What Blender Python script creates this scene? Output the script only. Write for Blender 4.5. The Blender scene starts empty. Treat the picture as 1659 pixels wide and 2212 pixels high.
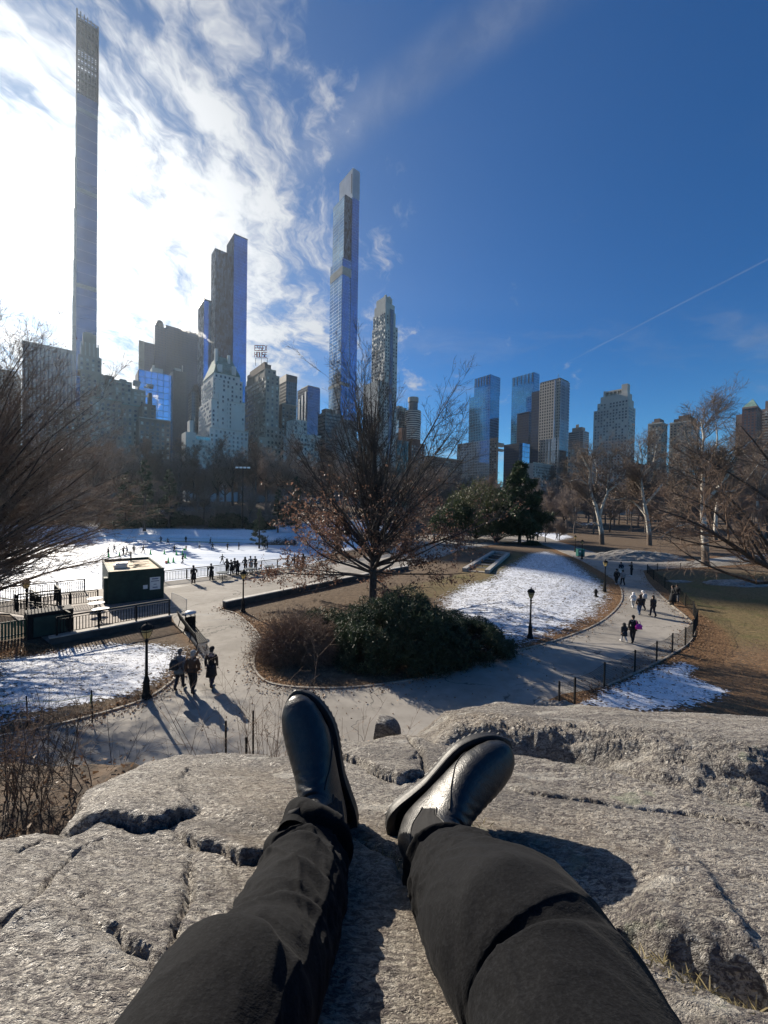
import bpy, bmesh, math, random
import numpy as np
from mathutils import Vector, Matrix
R = math.radians
S = bpy.context.scene
COL = S.collection
random.seed(7); RNG = np.random.default_rng(7)

# ---------------------------------------------------------------- camera
F = 830.0                                   # focal length for a picture 1659 wide and 2212 high
CAM = Vector((0, 0, 7.8))
PITCH, ROLL = R(-1.0), R(1.0)
_f = Vector((0, math.cos(PITCH), math.sin(PITCH)))
_u0 = Vector((0, -math.sin(PITCH), math.cos(PITCH))); _r0 = Vector((1, 0, 0))
_r = _r0*math.cos(ROLL) + _u0*math.sin(ROLL)
_u = _u0*math.cos(ROLL) - _r0*math.sin(ROLL)
cd = bpy.data.cameras.new("camera"); cam = bpy.data.objects.new("camera", cd); COL.objects.link(cam)
cd.sensor_fit = 'HORIZONTAL'; cd.sensor_width = 36; cd.lens = 36*F/1659
cd.clip_start = 0.05; cd.clip_end = 8000
cam.matrix_world = Matrix(((_r.x, _u.x, -_f.x, CAM.x), (_r.y, _u.y, -_f.y, CAM.y), (_r.z, _u.z, -_f.z, CAM.z), (0, 0, 0, 1)))
S.camera = cam
def ray(px, py):
    return _f + _r*((px-829.5)/F) + _u*((1106-py)/F)
def at(px, py, D):                          # the place D metres ahead that a measured direction meets
    return CAM + ray(px, py)*D
def onplane(px, py, z=0.0):
    d = ray(px, py); t = (z-CAM.z)/d.z
    return CAM + d*t

# ---------------------------------------------------------------- sun, sky, exposure
SUN = Vector((-0.94, 1.0, 0.67)).normalized()
EL = math.asin(SUN.z); AZ = math.atan2(SUN.x, SUN.y)
S.view_settings.view_transform = 'Standard'; S.view_settings.look = 'None'
S.view_settings.gamma = 1; S.view_settings.use_curve_mapping = False
S.view_settings.exposure = 0.86
ld = bpy.data.lights.new("sun", 'SUN'); ld.energy = 4.8; ld.angle = R(0.55); ld.color = (1.0, 0.90, 0.76)
sun = bpy.data.objects.new("sun", ld); COL.objects.link(sun)
sun.rotation_euler = SUN.to_track_quat('Z', 'Y').to_euler()
C_ = S.cycles
C_.max_bounces = 6; C_.diffuse_bounces = 3; C_.glossy_bounces = 3; C_.transmission_bounces = 4; C_.transparent_max_bounces = 8
C_.caustics_reflective = False; C_.caustics_refractive = False; C_.sample_clamp_indirect = 6
C_.use_denoising = True

class N:                                    # small node-tree writer
    def __init__(s, nt): s.t = nt
    def __call__(s, typ, ins=None, out=0, **kw):
        n = s.t.nodes.new(typ)
        for k, v in kw.items(): setattr(n, k, v)
        for k, v in (ins or {}).items():
            k = n.inputs[k]
            if isinstance(v, bpy.types.NodeSocket): s.t.links.new(v, k)
            elif v is not None:
                if isinstance(v, (tuple, list)) and k.type == 'RGBA' and len(v) == 3: v = (*v, 1)
                k.default_value = v
        return n.outputs[out] if len(n.outputs) else None
    def m(s, op, a, b=0.0, c=0.0, clamp=False): return s('ShaderNodeMath', {0: a, 1: b, 2: c}, operation=op, use_clamp=clamp)
    def mr(s, v, a, b, c=0.0, d=1.0, smooth=True):
        return s('ShaderNodeMapRange', {'Value': v, 'From Min': a, 'From Max': b, 'To Min': c, 'To Max': d}, interpolation_type='SMOOTHSTEP' if smooth else 'LINEAR')
    def mix(s, f, a, b, bt='MIX'):
        n = s.t.nodes.new('ShaderNodeMix'); n.data_type = 'RGBA'; n.blend_type = bt
        for k, v in ((0, f), (6, a), (7, b)):
            k = n.inputs[k]
            if isinstance(v, bpy.types.NodeSocket): s.t.links.new(v, k)
            else: k.default_value = (*v, 1) if isinstance(v, (tuple, list)) and len(v) == 3 else v
        return n.outputs[2]
    def noise(s, vec, scale, detail=4, rough=0.55, dist=0.0, out=0):
        return s('ShaderNodeTexNoise', {'Vector': vec, 'Scale': scale, 'Detail': detail, 'Roughness': rough, 'Distortion': dist}, out=out)
    def vscale(s, vec, sc, rot=(0, 0, 0), loc=(0, 0, 0)):
        return s('ShaderNodeMapping', {'Vector': vec, 'Scale': sc, 'Rotation': rot, 'Location': loc})
    def attr(s, name, out=2): return s('ShaderNodeAttribute', out=out, attribute_name=name)
    def sc(s, vec, k): return s('ShaderNodeVectorMath', {0: vec, 'Scale': k}, operation='SCALE')
    def vm(s, op, a, b=(0, 0, 0), out=0): return s('ShaderNodeVectorMath', {0: a, 1: b}, operation=op, out=out)

W = bpy.data.worlds.new("World"); S.world = W; W.use_nodes = True
W.node_tree.nodes.clear(); n = N(W.node_tree)
SKY_K = 0.066
dirn = n('ShaderNodeTexCoord')
sky = n('ShaderNodeTexSky', {}, sky_type='NISHITA', sun_disc=False, sun_elevation=EL, sun_rotation=AZ, altitude=20, air_density=1.0, dust_density=0.25, ozone_density=3.0)
sep = W.node_tree.nodes.new('ShaderNodeSeparateXYZ'); W.node_tree.links.new(dirn, sep.inputs[0])
zc = n.m('ADD', n.m('MAXIMUM', sep.outputs[2], 0.0), 0.13)
cp = n('ShaderNodeCombineXYZ', {0: n.m('DIVIDE', sep.outputs[0], zc), 1: n.m('DIVIDE', sep.outputs[1], zc), 2: 0.0})
warp = n.sc(n.vm('SUBTRACT', n.noise(cp, 1.6, 5, out=1), (0.5, 0.5, 0.5)), 0.55)
cp2 = n.vm('ADD', cp, warp)
big = n.noise(n.vscale(cp2, (1.0, 0.75, 1), (0, 0, 0.5)), 0.85, 6, 0.55)
fine = n.noise(n.vscale(cp2, (1.6, 0.85, 1), (0, 0, -0.7)), 5.2, 5, 0.62)
csun = n.vm('DOT_PRODUCT', dirn, tuple(SUN), out=1)
cl = n.vm('DOT_PRODUCT', dirn, tuple(Vector((-0.80, 0.58, 0.12)).normalized()), out=1)
cov = n.mr(cl, 0.13, 0.86, -0.40, 0.02, smooth=False)                 # cloud lies on the sun's side of the sky
dens = n.m('ADD', n.m('ADD', n.m('MULTIPLY', big, 1.2), n.m('MULTIPLY', fine, 1.05)), cov)
cmask = n.m('MULTIPLY', n.mr(dens, 0.96, 1.30), n.mr(sep.outputs[2], -0.02, 0.06))
# thin wisps low over the far towers
wis = n.noise(n.vscale(cp2, (0.55, 1.5, 1), (0, 0, -0.5)), 1.0, 6, 0.6)
wmask = n.m('MULTIPLY', n.m('MULTIPLY', n.mr(wis, 0.50, 0.78), 0.62), n.m('MULTIPLY', n.mr(sep.outputs[2], 0.0, 0.12), n.mr(sep.outputs[2], 0.62, 0.25)))
# one contrail
d1, d2 = ray(1240, 775).normalized(), ray(1659, 560).normalized()
nrm = d1.cross(d2).normalized(); tng = nrm.cross(d1)
off = n.m('ABSOLUTE', n.m('ADD', n.vm('DOT_PRODUCT', dirn, tuple(nrm), out=1), n.m('MULTIPLY', n.m('SUBTRACT', n.noise(cp, 9, 2), 0.5), 0.003)))
con = n.m('MULTIPLY', n.m('MULTIPLY', n.mr(off, 0.0022, 0.0003), n.mr(n.vm('DOT_PRODUCT', dirn, tuple(tng), out=1), -0.04, 0.06)), 0.15)
d1, d2 = ray(1165, -10).normalized(), ray(800, 240).normalized(); nrm = d1.cross(d2).normalized(); tng = nrm.cross(d1)
off = n.m('ABSOLUTE', n.m('ADD', n.vm('DOT_PRODUCT', dirn, tuple(nrm), out=1), n.m('MULTIPLY', n.m('SUBTRACT', big, 0.5), 0.05)))
band = n.m('MULTIPLY', n.m('MULTIPLY', n.mr(off, 0.055, 0.0), n.mr(fine, .2, .7, .5, 1)), n.m('MULTIPLY', n.mr(n.vm('DOT_PRODUCT', dirn, tuple(tng), out=1), -0.25, 0.15), 0.24))
cmask = n.m('MAXIMUM', cmask, n.m('MAXIMUM', wmask, n.m('MAXIMUM', con, band)))
g1 = n.m('POWER', n.m('MAXIMUM', csun, 0.0), 6.0); g2 = n.m('POWER', n.m('MAXIMUM', csun, 0.0), 34.0); g3 = n.m('POWER', n.m('MAXIMUM', csun, 0.0), 300.0)
clb = n.m('MULTIPLY', n.m('ADD', n.m('ADD', 3.6, n.m('MULTIPLY', g1, 2.2)), n.m('ADD', n.m('MULTIPLY', g2, 7.0), n.m('MULTIPLY', g3, 20.0))), n.mr(n.m('ADD', n.m('MULTIPLY', fine, .6), n.m('MULTIPLY', big, .4)), .36, .62, .62, 1.25))
ccol = n.sc((0.97, 0.985, 1.0), clb)
blue = n.sc(n.mix(1.0, sky, n.mix(n.mr(sep.outputs[2], 0.42, 0.0), (0.03, 0.47, 0.88), (0.40, 0.80, 1.05)), 'MULTIPLY'), n.m('SUBTRACT', 1.0, n.m('MULTIPLY', g1, 0.45)))
skyc = n.mix(n.m('MULTIPLY', cmask, 0.92), blue, ccol)
halo = n.sc((1.0, 0.97, 0.92), n.m('ADD', n.m('MULTIPLY', g2, 1.6), n.m('MULTIPLY', g3, 30.0)))
skyc = n.vm('ADD', skyc, halo)
bg = n('ShaderNodeBackground', {'Color': skyc, 'Strength': SKY_K})
n('ShaderNodeOutputWorld', {'Surface': bg})

# ---------------------------------------------------------------- materials
MATS = {}
def new_mat(name):
    m = bpy.data.materials.new(name); m.use_nodes = True; m.node_tree.nodes.clear()
    MATS[name] = m; return m, N(m.node_tree)
def finish(n, **ins):
    bump = ins.pop('bump', None)
    conv = {'base': 'Base Color', 'rough': 'Roughness', 'metal': 'Metallic', 'spec': 'Specular IOR Level', 'alpha': 'Alpha', 'normal': 'Normal', 'coat': 'Coat Weight', 'sheen': 'Sheen Weight', 'trans': 'Transmission Weight', 'sub': 'Subsurface Weight', 'emc': 'Emission Color', 'ems': 'Emission Strength'}
    d = {conv[k]: v for k, v in ins.items()}
    if bump is not None:
        d['Normal'] = n('ShaderNodeBump', {'Height': bump[0], 'Strength': bump[1], 'Distance': bump[2]})
    b = n('ShaderNodeBsdfPrincipled', d)
    n('ShaderNodeOutputMaterial', {'Surface': b})
def simple(name, col, rough=0.6, var=0.25, scale=6.0, metal=0.0, spec=0.5, bump=0.0, **kw):
    m, n = new_mat(name)
    oc = n('ShaderNodeTexCoord', out=3)
    v = n.noise(oc, scale, 5, 0.6)
    lo = tuple(c*(1-var) for c in col); hi = tuple(min(1, c*(1+var)) for c in col)
    ins = dict(base=n.mix(n.mr(v, 0.3, 0.7), lo, hi), rough=rough, metal=metal, spec=spec, **kw)
    if bump: ins['bump'] = (n.noise(oc, scale*4, 4), 0.5, bump)
    finish(n, **ins); return m

# ---------------------------------------------------------------- mesh helpers
class MB:                                   # gathers shapes that become one mesh object
    def __init__(s): s.v = []; s.f = []; s.uv = []; s.k = 0
    def add(s, verts, faces, uvs=None):
        verts = np.asarray(verts, float).reshape(-1, 3)
        s.v.append(verts); b = s.k
        s.f.extend([tuple(i+b for i in f) for f in faces]); s.k += len(verts)
        s.uv.extend(uvs if uvs is not None else [None]*len(faces))
        return s
    def box(s, c, d, rz=0.0, top=1.0, M=None):
        x, y, z = (i/2 for i in d); co = [(-x, -y, -z), (x, -y, -z), (x, y, -z), (-x, y, -z), (-x*top, -y*top, z), (x*top, -y*top, z), (x*top, y*top, z), (-x*top, y*top, z)]
        v = np.array(co)
        if M is not None: v = v @ np.array(M.to_3x3()).T
        if rz: cs, sn = math.cos(rz), math.sin(rz); v = v @ np.array([[cs, sn, 0], [-sn, cs, 0], [0, 0, 1]])
        return s.add(v+np.array(c), [(0, 3, 2, 1), (4, 5, 6, 7), (0, 1, 5, 4), (1, 2, 6, 5), (2, 3, 7, 6), (3, 0, 4, 7)])
    def bar(s, p, q, w, h=None):            # square bar from p to q
        p, q = Vector(p), Vector(q); d = q-p; M = d.to_track_quat('Z', 'Y').to_matrix()
        return s.box((p+q)/2, (w, h or w, d.length), M=M)
    def tube(s, pts, rad, k=6, cap=True):
        pts = np.asarray(pts, float); n_ = len(pts)
        rad = np.broadcast_to(np.asarray(rad, float), (n_,))
        T = np.gradient(pts, axis=0); T /= np.linalg.norm(T, axis=1, keepdims=True)+1e-12
        ref = np.array([0, 0, 1.0]) if abs(T[0, 2]) < 0.85 else np.array([1.0, 0, 0])
        U = np.cross(T, ref); U /= np.linalg.norm(U, axis=1, keepdims=True)+1e-12
        V = np.cross(T, U)
        a = np.arange(k)*2*math.pi/k
        ring = pts[:, None, :] + rad[:, None, None]*(np.cos(a)[None, :, None]*U[:, None, :] + np.sin(a)[None, :, None]*V[:, None, :])
        f = [(i*k+j, i*k+(j+1) % k, (i+1)*k+(j+1) % k, (i+1)*k+j) for i in range(n_-1) for j in range(k)]
        if cap: f += [tuple(range(k-1, -1, -1)), tuple((n_-1)*k+j for j in range(k))]
        return s.add(ring.reshape(-1, 3), f)
    def lathe(s, prof, c=(0, 0, 0), k=12, cap=True):     # prof: (radius, z)
        c = np.array(c, float); a = np.arange(k)*2*math.pi/k
        v = np.array([(r*math.cos(t), r*math.sin(t), z) for r, z in prof for t in a])+c
        n_ = len(prof)
        f = [(i*k+j, i*k+(j+1) % k, (i+1)*k+(j+1) % k, (i+1)*k+j) for i in range(n_-1) for j in range(k)]
        if cap: f += [tuple(range(k-1, -1, -1)), tuple((n_-1)*k+j for j in range(k))]
        return s.add(v, f)
    def prism(s, poly, z0, z1):             # upright prism over a plan
        n_ = len(poly); z0s = z0 if hasattr(z0, '__len__') else [z0]*n_; z1s = z1 if hasattr(z1, '__len__') else [z1]*n_
        a = sum(poly[i][0]*poly[(i+1) % n_][1]-poly[(i+1) % n_][0]*poly[i][1] for i in range(n_))
        if a < 0:
            poly = poly[::-1]; z0s = list(z0s)[::-1]; z1s = list(z1s)[::-1]
        v = [(p[0], p[1], z) for p, z in zip(poly, z0s)] + [(p[0], p[1], z) for p, z in zip(poly, z1s)]
        f = [tuple(range(n_-1, -1, -1)), tuple(range(n_, 2*n_))]; uv = [None, None]; u = 0
        for i in range(n_):
            j = (i+1) % n_; L = math.hypot(poly[j][0]-poly[i][0], poly[j][1]-poly[i][1])
            f.append((i, j, n_+j, n_+i)); uv.append([(u, z0s[i]), (u+L, z0s[j]), (u+L, z1s[j]), (u, z1s[i])]); u += L
        return s.add(v, f, uv)
    def blob(s, c, r, sub=2, rough=0.0, seed=0):
        bm = bmesh.new(); bmesh.ops.create_icosphere(bm, subdivisions=sub, radius=1)
        v = np.array([x.co[:] for x in bm.verts]); f = [tuple(x.index for x in fc.verts) for fc in bm.faces]; bm.free()
        if rough:
            rg = np.random.default_rng(seed); k = rg.normal(size=(5, 3))*2.2; ph = rg.uniform(0, 6, 5)
            v = v*(1+rough*np.sin(v@k.T+ph).sum(1, keepdims=True)/2.5)
        return s.add(v*np.array(r)+np.array(c), f)
    def build(s, name, m, parent=None, smooth=False, loc=None):
        me = bpy.data.meshes.new(name)
        v = np.concatenate(s.v) if s.v else np.zeros((0, 3))
        if loc is not None: v = v-np.array(loc)
        me.from_pydata(v.tolist(), [], s.f)
        if any(u is not None for u in s.uv):
            uvl = me.uv_layers.new(name="UVMap"); i = 0; buf = []
            for f, u in zip(s.f, s.uv): buf.extend(u if u is not None else [(0.0, 0.0)]*len(f))
            uvl.data.foreach_set('uv', np.array(buf, np.float32).ravel())
        return link(name, me, m, parent, smooth, loc)
def link(name, me, m, parent=None, smooth=False, loc=None):
    o = bpy.data.objects.new(name, me); COL.objects.link(o)
    for x in (m if isinstance(m, (list, tuple)) else [m]): me.materials.append(x)
    if smooth: me.polygons.foreach_set('use_smooth', [True]*len(me.polygons))
    if parent is not None: o.parent = parent
    if loc is not None: o.location = loc
    return o
def tag(o, label=None, cat=None, group=None, kind=None):
    if label: o['label'] = label
    if cat: o['category'] = cat
    if group: o['group'] = group
    if kind: o['kind'] = kind
    return o
def thing(name, label, cat, loc=(0, 0, 0), rz=0.0, group=None):
    o = bpy.data.objects.new(name, None); COL.objects.link(o)
    o.location = loc; o.rotation_euler = (0, 0, rz); o.empty_display_size = 0.2
    return tag(o, label, cat, group)
def copy_tree(o, parent=None):
    c = o.copy(); COL.objects.link(c)
    if parent is not None: c.parent = parent
    for ch in KIDS.get(o.name, list(o.children)): copy_tree(ch, c)
    return c
KIDS = {}
def dup(o, loc, rz=0.0, label=None, group=None, scale=None):
    c = copy_tree(o); c.location = loc; c.rotation_euler = (0, 0, rz)
    if label: c['label'] = label
    if group: c['group'] = group
    if scale: c.scale = (scale,)*3 if not hasattr(scale, '__len__') else scale
    return c

def sdpoly(P, poly):                        # signed distance to a closed polygon, negative inside; P (n,2)
    P = np.asarray(P, float); poly = np.asarray(poly, float); d = np.full(len(P), 1e18); ins = np.zeros(len(P), bool)
    for i in range(len(poly)):
        a, b = poly[i], poly[(i+1) % len(poly)]; e = b-a; w = P-a
        t = np.clip((w@e)/max(e@e, 1e-12), 0, 1); q = w-t[:, None]*e; d = np.minimum(d, (q*q).sum(1))
        c = (a[1] <= P[:, 1]) != (b[1] <= P[:, 1])
        with np.errstate(divide='ignore', invalid='ignore'):
            xi = a[0]+(P[:, 1]-a[1])/(b[1]-a[1])*e[0]
        ins ^= c & (P[:, 0] < xi)
    d = np.sqrt(d); return np.where(ins, -d, d)
def sdline(P, line):                        # distance to an open polyline, side sign (+ left of travel), and t along 0..1
    P = np.asarray(P, float); line = np.asarray(line, float); best = np.full(len(P), 1e18); side = np.zeros(len(P)); tt = np.zeros(len(P))
    L = np.linalg.norm(np.diff(line, axis=0), axis=1); cum = np.concatenate([[0], np.cumsum(L)])
    for i in range(len(line)-1):
        a, b = line[i], line[i+1]; e = b-a; w = P-a; t0 = (w@e)/max(e@e, 1e-12)
        t = np.clip(t0, 0, 1); q = w-t[:, None]*e; d = (q*q).sum(1); m = d < best
        best = np.where(m, d, best); side = np.where(m, np.sign(e[0]*w[:, 1]-e[1]*w[:, 0]), side); tt = np.where(m, (cum[i]+t*L[i])/cum[-1], tt)
    return np.sqrt(best), side, tt
def sm(x, a, b):
    t = np.clip((np.asarray(x, float)-a)/(b-a), 0, 1); return t*t*(3-2*t)
def vnoise(x, y, seed=0):                   # value noise, smooth, range -1..1
    x = np.asarray(x, float); y = np.asarray(y, float)
    xi = np.floor(x).astype(np.int64); yi = np.floor(y).astype(np.int64); fx = x-xi; fy = y-yi
    def h(a, b):
        k = (a*374761393+b*668265263+seed*1274126177) & 0xFFFFFFFF
        k = ((k ^ (k >> 13))*1274126177) & 0xFFFFFFFF; k = k ^ (k >> 16)
        return (k & 0xFFFFFF)/float(0xFFFFFF)*2-1
    u = fx*fx*(3-2*fx); v = fy*fy*(3-2*fy)
    return (h(xi, yi)*(1-u)+h(xi+1, yi)*u)*(1-v)+(h(xi, yi+1)*(1-u)+h(xi+1, yi+1)*u)*v
def fbm(x, y, oct=5, gain=0.5, seed=0):
    x = np.asarray(x, float); y = np.asarray(y, float); s = 0; a = 1; t = 0
    for i in range(oct):
        s = s+a*vnoise(x*2**i, y*2**i, seed+i*17); t += a; a *= gain
    return s/t
def smooth_line(pts, n=6, closed=False):    # Catmull-Rom
    P = [np.array(p, float) for p in pts]; out = []
    m = len(P)
    for i in range(m if closed else m-1):
        g = (lambda j: P[j % m]) if closed else (lambda j: P[min(max(j, 0), m-1)])
        p0, p1, p2, p3 = g(i-1), g(i), g(i+1), g(i+2)
        for k in range(n):
            t = k/n; out.append(0.5*((2*p1)+(p2-p0)*t+(2*p0-5*p1+4*p2-p3)*t*t+(3*p1-p0-3*p2+p3)*t**3))
    if not closed: out.append(P[-1])
    return out

# ---------------------------------------------------------------- terrain
def gp(px, py, z=0.0):
    p = onplane(px, py, z); return (p.x, p.y)
def gpl(l, z=0.0): return [gp(*p, z) for p in l]
RAIL = (np.array(gp(345, 1258)), np.array(gp(660, 1219)))         # railing line along the terrace over the rink
_t = RAIL[1]-RAIL[0]; _t /= np.linalg.norm(_t); RT = _t; RN = np.array([-_t[1], _t[0]])
RC = float(RN@RAIL[0])
ZR = -2.8
RINK = [tuple(RAIL[0]+RN*1.6-RT*60), tuple(RAIL[0]+RN*1.6), tuple(RAIL[1]+RN*1.6+RT*1.0), (-9.5, 60), (-10, 76), (-15, 90), (-24, 99), (-60, 101), (-110, 100), (-125, 70)]
RINK = [tuple(p) for p in smooth_line(RINK, 5, True)]
HILL_C = gp(1130, 1265)
def H(x, y):                                # bare terrain
    x = np.asarray(x, float).ravel(); y = np.asarray(y, float).ravel(); P = np.stack([x, y], 1)
    dr = sdpoly(P, RINK)
    z = ZR*sm(-dr, -1.5, 0.0)
    far = sm(dr, 0.5, 60)*sm(y-90-np.maximum(0, x+5)*1.2, -4, 55)          # bank behind the rink
    z = z + far*(6.5*sm(-x, -70, 20)+1.2*vnoise(x/25, y/25, 3))
    z = z + 2.0*sm(y, 130, 300)
    # the snowy lawn swells gently inside its loop of path
    hx, hy = HILL_C; z = z + 0.75*np.exp(-(((x-hx)/9)**2+((y-hy-3)/11)**2))*sm(-sdpoly(P, ISLAND), 0.4, 5)
    # right lawn rises away from the path
    dp = sdpoly(P, PATH)
    z = z + sm(dp, 1.0, 14)*sm(x, 6, 22)*sm(-y, -60, -20)*0.5
    z = z + 0.10*fbm(x/7, y/7, 3, seed=5)*sm(dp, 0.6, 4)*sm(dr, 0.2, 3)
    return z
ISLAND = smooth_line(gpl([(482, 1312), (600, 1287), (700, 1270), (800, 1240), (920, 1215), (1000, 1187), (1060, 1178), (1130, 1167), (1175, 1178), (1240, 1204), (1292, 1231), (1332, 1258), (1344, 1285), (1334, 1312), (1290, 1348), (1200, 1384), (1095, 1412), (960, 1452), (860, 1474), (730, 1487), (610, 1482), (560, 1462), (548, 1425), (562, 1380), (535, 1345), (508, 1325)]), 4, True)
OUT_R = [(14.0, 5.0), gp(1205, 1545), gp(1310, 1482), gp(1400, 1442), gp(1478, 1397), gp(1500, 1365), gp(1488, 1338), gp(1442, 1300), gp(1400, 1258), gp(1388, 1232)]
BR_LO = gpl([(1440, 1228), (1540, 1224), (1750, 1208)]); BR_HI = gpl([(1750, 1192), (1600, 1200), (1480, 1212), (1400, 1212)])
OUT_T = gpl([(1345, 1212), (1275, 1190), (1215, 1172), (1165, 1157), (1120, 1150), (960, 1152), (870, 1166)])
PL_L = [tuple(RAIL[1]+RT*16), tuple(RAIL[1]), tuple(RAIL[0]), tuple(RAIL[0]-RT*1.0)]
PL_D = gpl([(362, 1300), (377, 1345), (428, 1402), (404, 1438), (388, 1458), (330, 1503), (250, 1533), (120, 1567), (0, 1592)])
PATH = [np.array(p) for p in smooth_line(OUT_R, 4)] + [np.array(p) for p in smooth_line(BR_LO, 3)] + [np.array(p) for p in smooth_line(BR_HI, 3)] + [np.array(p) for p in smooth_line(OUT_T, 4)] + [np.array(p) for p in PL_L] + [np.array(p) for p in smooth_line(PL_D, 4)] + [np.array(p) for p in ((-24, 9.5), (-24, 4.5), (0, 3.5))]
PATH_OUT = np.array([tuple(p) for p in PATH]); ISLAND = np.array([tuple(p) for p in ISLAND]); 
PATH = PATH_OUT
def sd_path(P): return np.maximum(sdpoly(P, PATH_OUT), -sdpoly(P, ISLAND))
def hz(x, y): return float(H([x], [y])[0])
def ground(px, py):                         # where a measured direction meets the terrain
    d = ray(px, py); t = 3.0
    for i in range(60):
        p = CAM+d*t; g = p.z-hz(p.x, p.y)
        if abs(g) < 0.004: break
        t += g/max(0.03, -d.z+0.02)*0.7
        if t > 900: break
    return Vector((p.x, p.y, hz(p.x, p.y)))

def axis(lo, hi, step, far, grow=1.12):
    a = list(np.arange(lo, hi+1e-6, step)); s = step
    while a[-1] < far: s *= grow; a.append(a[-1]+s)
    return a
xs = axis(0, 34, 0.24, 1300); xs = np.array([-v for v in xs[:0:-1]]+xs)
ys = np.concatenate([np.arange(-60, 6, 3.0), np.array(axis(6, 58, 0.24, 1300, 1.09))])
GX, GY = np.meshgrid(xs, ys); gx, gy = GX.ravel(), GY.ravel(); GP = np.stack([gx, gy], 1)
gz = H(gx, gy); dpath = sd_path(GP)
gz = gz - 0.10*sm(-dpath, 0.05, 0.5)
dr_ = sdpoly(GP, RINK); gz = gz - 0.25*sm(-dr_, 0.3, 1.2)
def inside(pl, soft): return sm(-sdpoly(GP, pl), -soft, soft)
snow = np.zeros(len(GP)); grass = np.zeros(len(GP)); leaf = np.zeros(len(GP))
def hpoly(l):                               # polygon measured on the picture, laid on the terrain
    return [(g.x, g.y) for g in (ground(*p) for p in l)]
SNOW_L = gpl([(-30, 1425), (80, 1408), (160, 1398), (240, 1388), (335, 1390), (398, 1398), (404, 1428), (372, 1456), (320, 1488), (240, 1515), (120, 1545), (-30, 1575)])
SNOW_H = hpoly([(1180, 1190), (1225, 1203), (1270, 1235), (1305, 1260), (1318, 1290), (1300, 1325), (1240, 1358), (1170, 1380), (1100, 1402), (1050, 1360), (1000, 1335), (948, 1320), (955, 1290), (1000, 1262), (1060, 1250), (1110, 1215), (1140, 1195)])
SNOW_P = gpl([(1240, 1530), (1300, 1490), (1410, 1440), (1470, 1428), (1510, 1440), (1490, 1462), (1540, 1480), (1580, 1498), (1530, 1522), (1400, 1540)])
snow += 0.72*inside(SNOW_L, 0.9) + 0.66*inside(SNOW_H, 1.6) + 0.74*inside(SNOW_P, 0.5)
snow += 0.45*inside(hpoly([(940, 1325), (1000, 1330), (1050, 1380), (1090, 1410), (1060, 1418), (980, 1385)]), 0.8)
snow -= 0.36*inside(hpoly([(0, 1540), (130, 1530), (230, 1512), (235, 1520), (130, 1542), (0, 1556)]), 0.3)
snow += 0.8*inside([(x, y) for x, y in gpl([(1050, 1172), (1140, 1150), (1215, 1150), (1240, 1160), (1200, 1170)])], 1.5)
# snow beyond the rink and on far lawns
RB = inside([(-130, 100), (-24, 99), (-14, 90), (-8, 76), (-8, 62), (-1, 75), (-8, 98), (-20, 108), (-60, 109), (-130, 110)], 1.5)
snow += 0.95*RB
def blob(px, py, rx, ry, amp, z=0):
    g = ground(px, py); return amp*np.exp(-(((gx-g.x)/rx)**2+((gy-g.y)/ry)**2))
for b in ((660, 1110, 16, 9, .9), (760, 1112, 14, 8, .8), (480, 1115, 20, 5, .7), (380, 1100, 20, 5, .6), (200, 1102, 16, 5, .6), (1270, 1132, 6, 9, .75), (1310, 1130, 8, 5, .5), (1560, 1118, 12, 12, .7), (1640, 1120, 8, 10, .6), (560, 1148, 6, 5, .9), (420, 1150, 9, 4, .6), (820, 1125, 8, 6, .7), (1090, 1155, 6, 5, .5)):
    snow += blob(*b)
snow = np.clip(snow, 0, 1)
right = sm(gx, 5, 12); grass += 0.75*right*sm(gy, 16, 26)*sm(-gy, -75, -30) + 0.35*sm(gx, 12, 40)*sm(gy, 50, 90)
grass += 0.55*inside(hpoly([(930, 1250), (1000, 1240), (1110, 1190), (1150, 1200), (1100, 1250), (960, 1300), (860, 1290), (800, 1270)]), 2.0)
grass += 0.9*inside(hpoly([(1400, 1260), (1560, 1250), (1760, 1270), (1760, 1330), (1560, 1310), (1450, 1290)]), 1.2)
dps = dpath
leaf += 0.9*sm(-dps, -2.4, -0.2)*sm(gx, 3, 8) + 0.55*sm(gx, 8, 14)*sm(-gy, -30, -18)
leaf += 0.8*inside(hpoly([(-40, 1390), (100, 1395), (110, 1412), (-40, 1425)]), 0.6) + 0.6*inside(hpoly([(540, 1345), (620, 1330), (620, 1480), (555, 1470)]), 0.5)
leaf += 0.5*sm(-dps, -1.2, -0.1)
me = bpy.data.meshes.new("ground"); nx, ny = len(xs), len(ys)
idx = np.arange(nx*ny).reshape(ny, nx)
quads = np.stack([idx[:-1, :-1], idx[:-1, 1:], idx[1:, 1:], idx[1:, :-1]], -1).reshape(-1, 4)
def grid_mesh(name, co, quads):
    me = bpy.data.meshes.new(name)
    me.vertices.add(len(co)); me.vertices.foreach_set('co', np.asarray(co, np.float32).ravel())
    me.loops.add(quads.size); me.loops.foreach_set('vertex_index', quads.ravel().astype(np.int32))
    me.polygons.add(len(quads)); me.polygons.foreach_set('loop_start', np.arange(0, quads.size, 4, dtype=np.int32))
    me.update(calc_edges=True); me.validate(); return me
def vattr(me, name, val):
    a = me.attributes.new(name, 'FLOAT', 'POINT'); a.data.foreach_set('value', np.asarray(val, np.float32))
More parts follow.
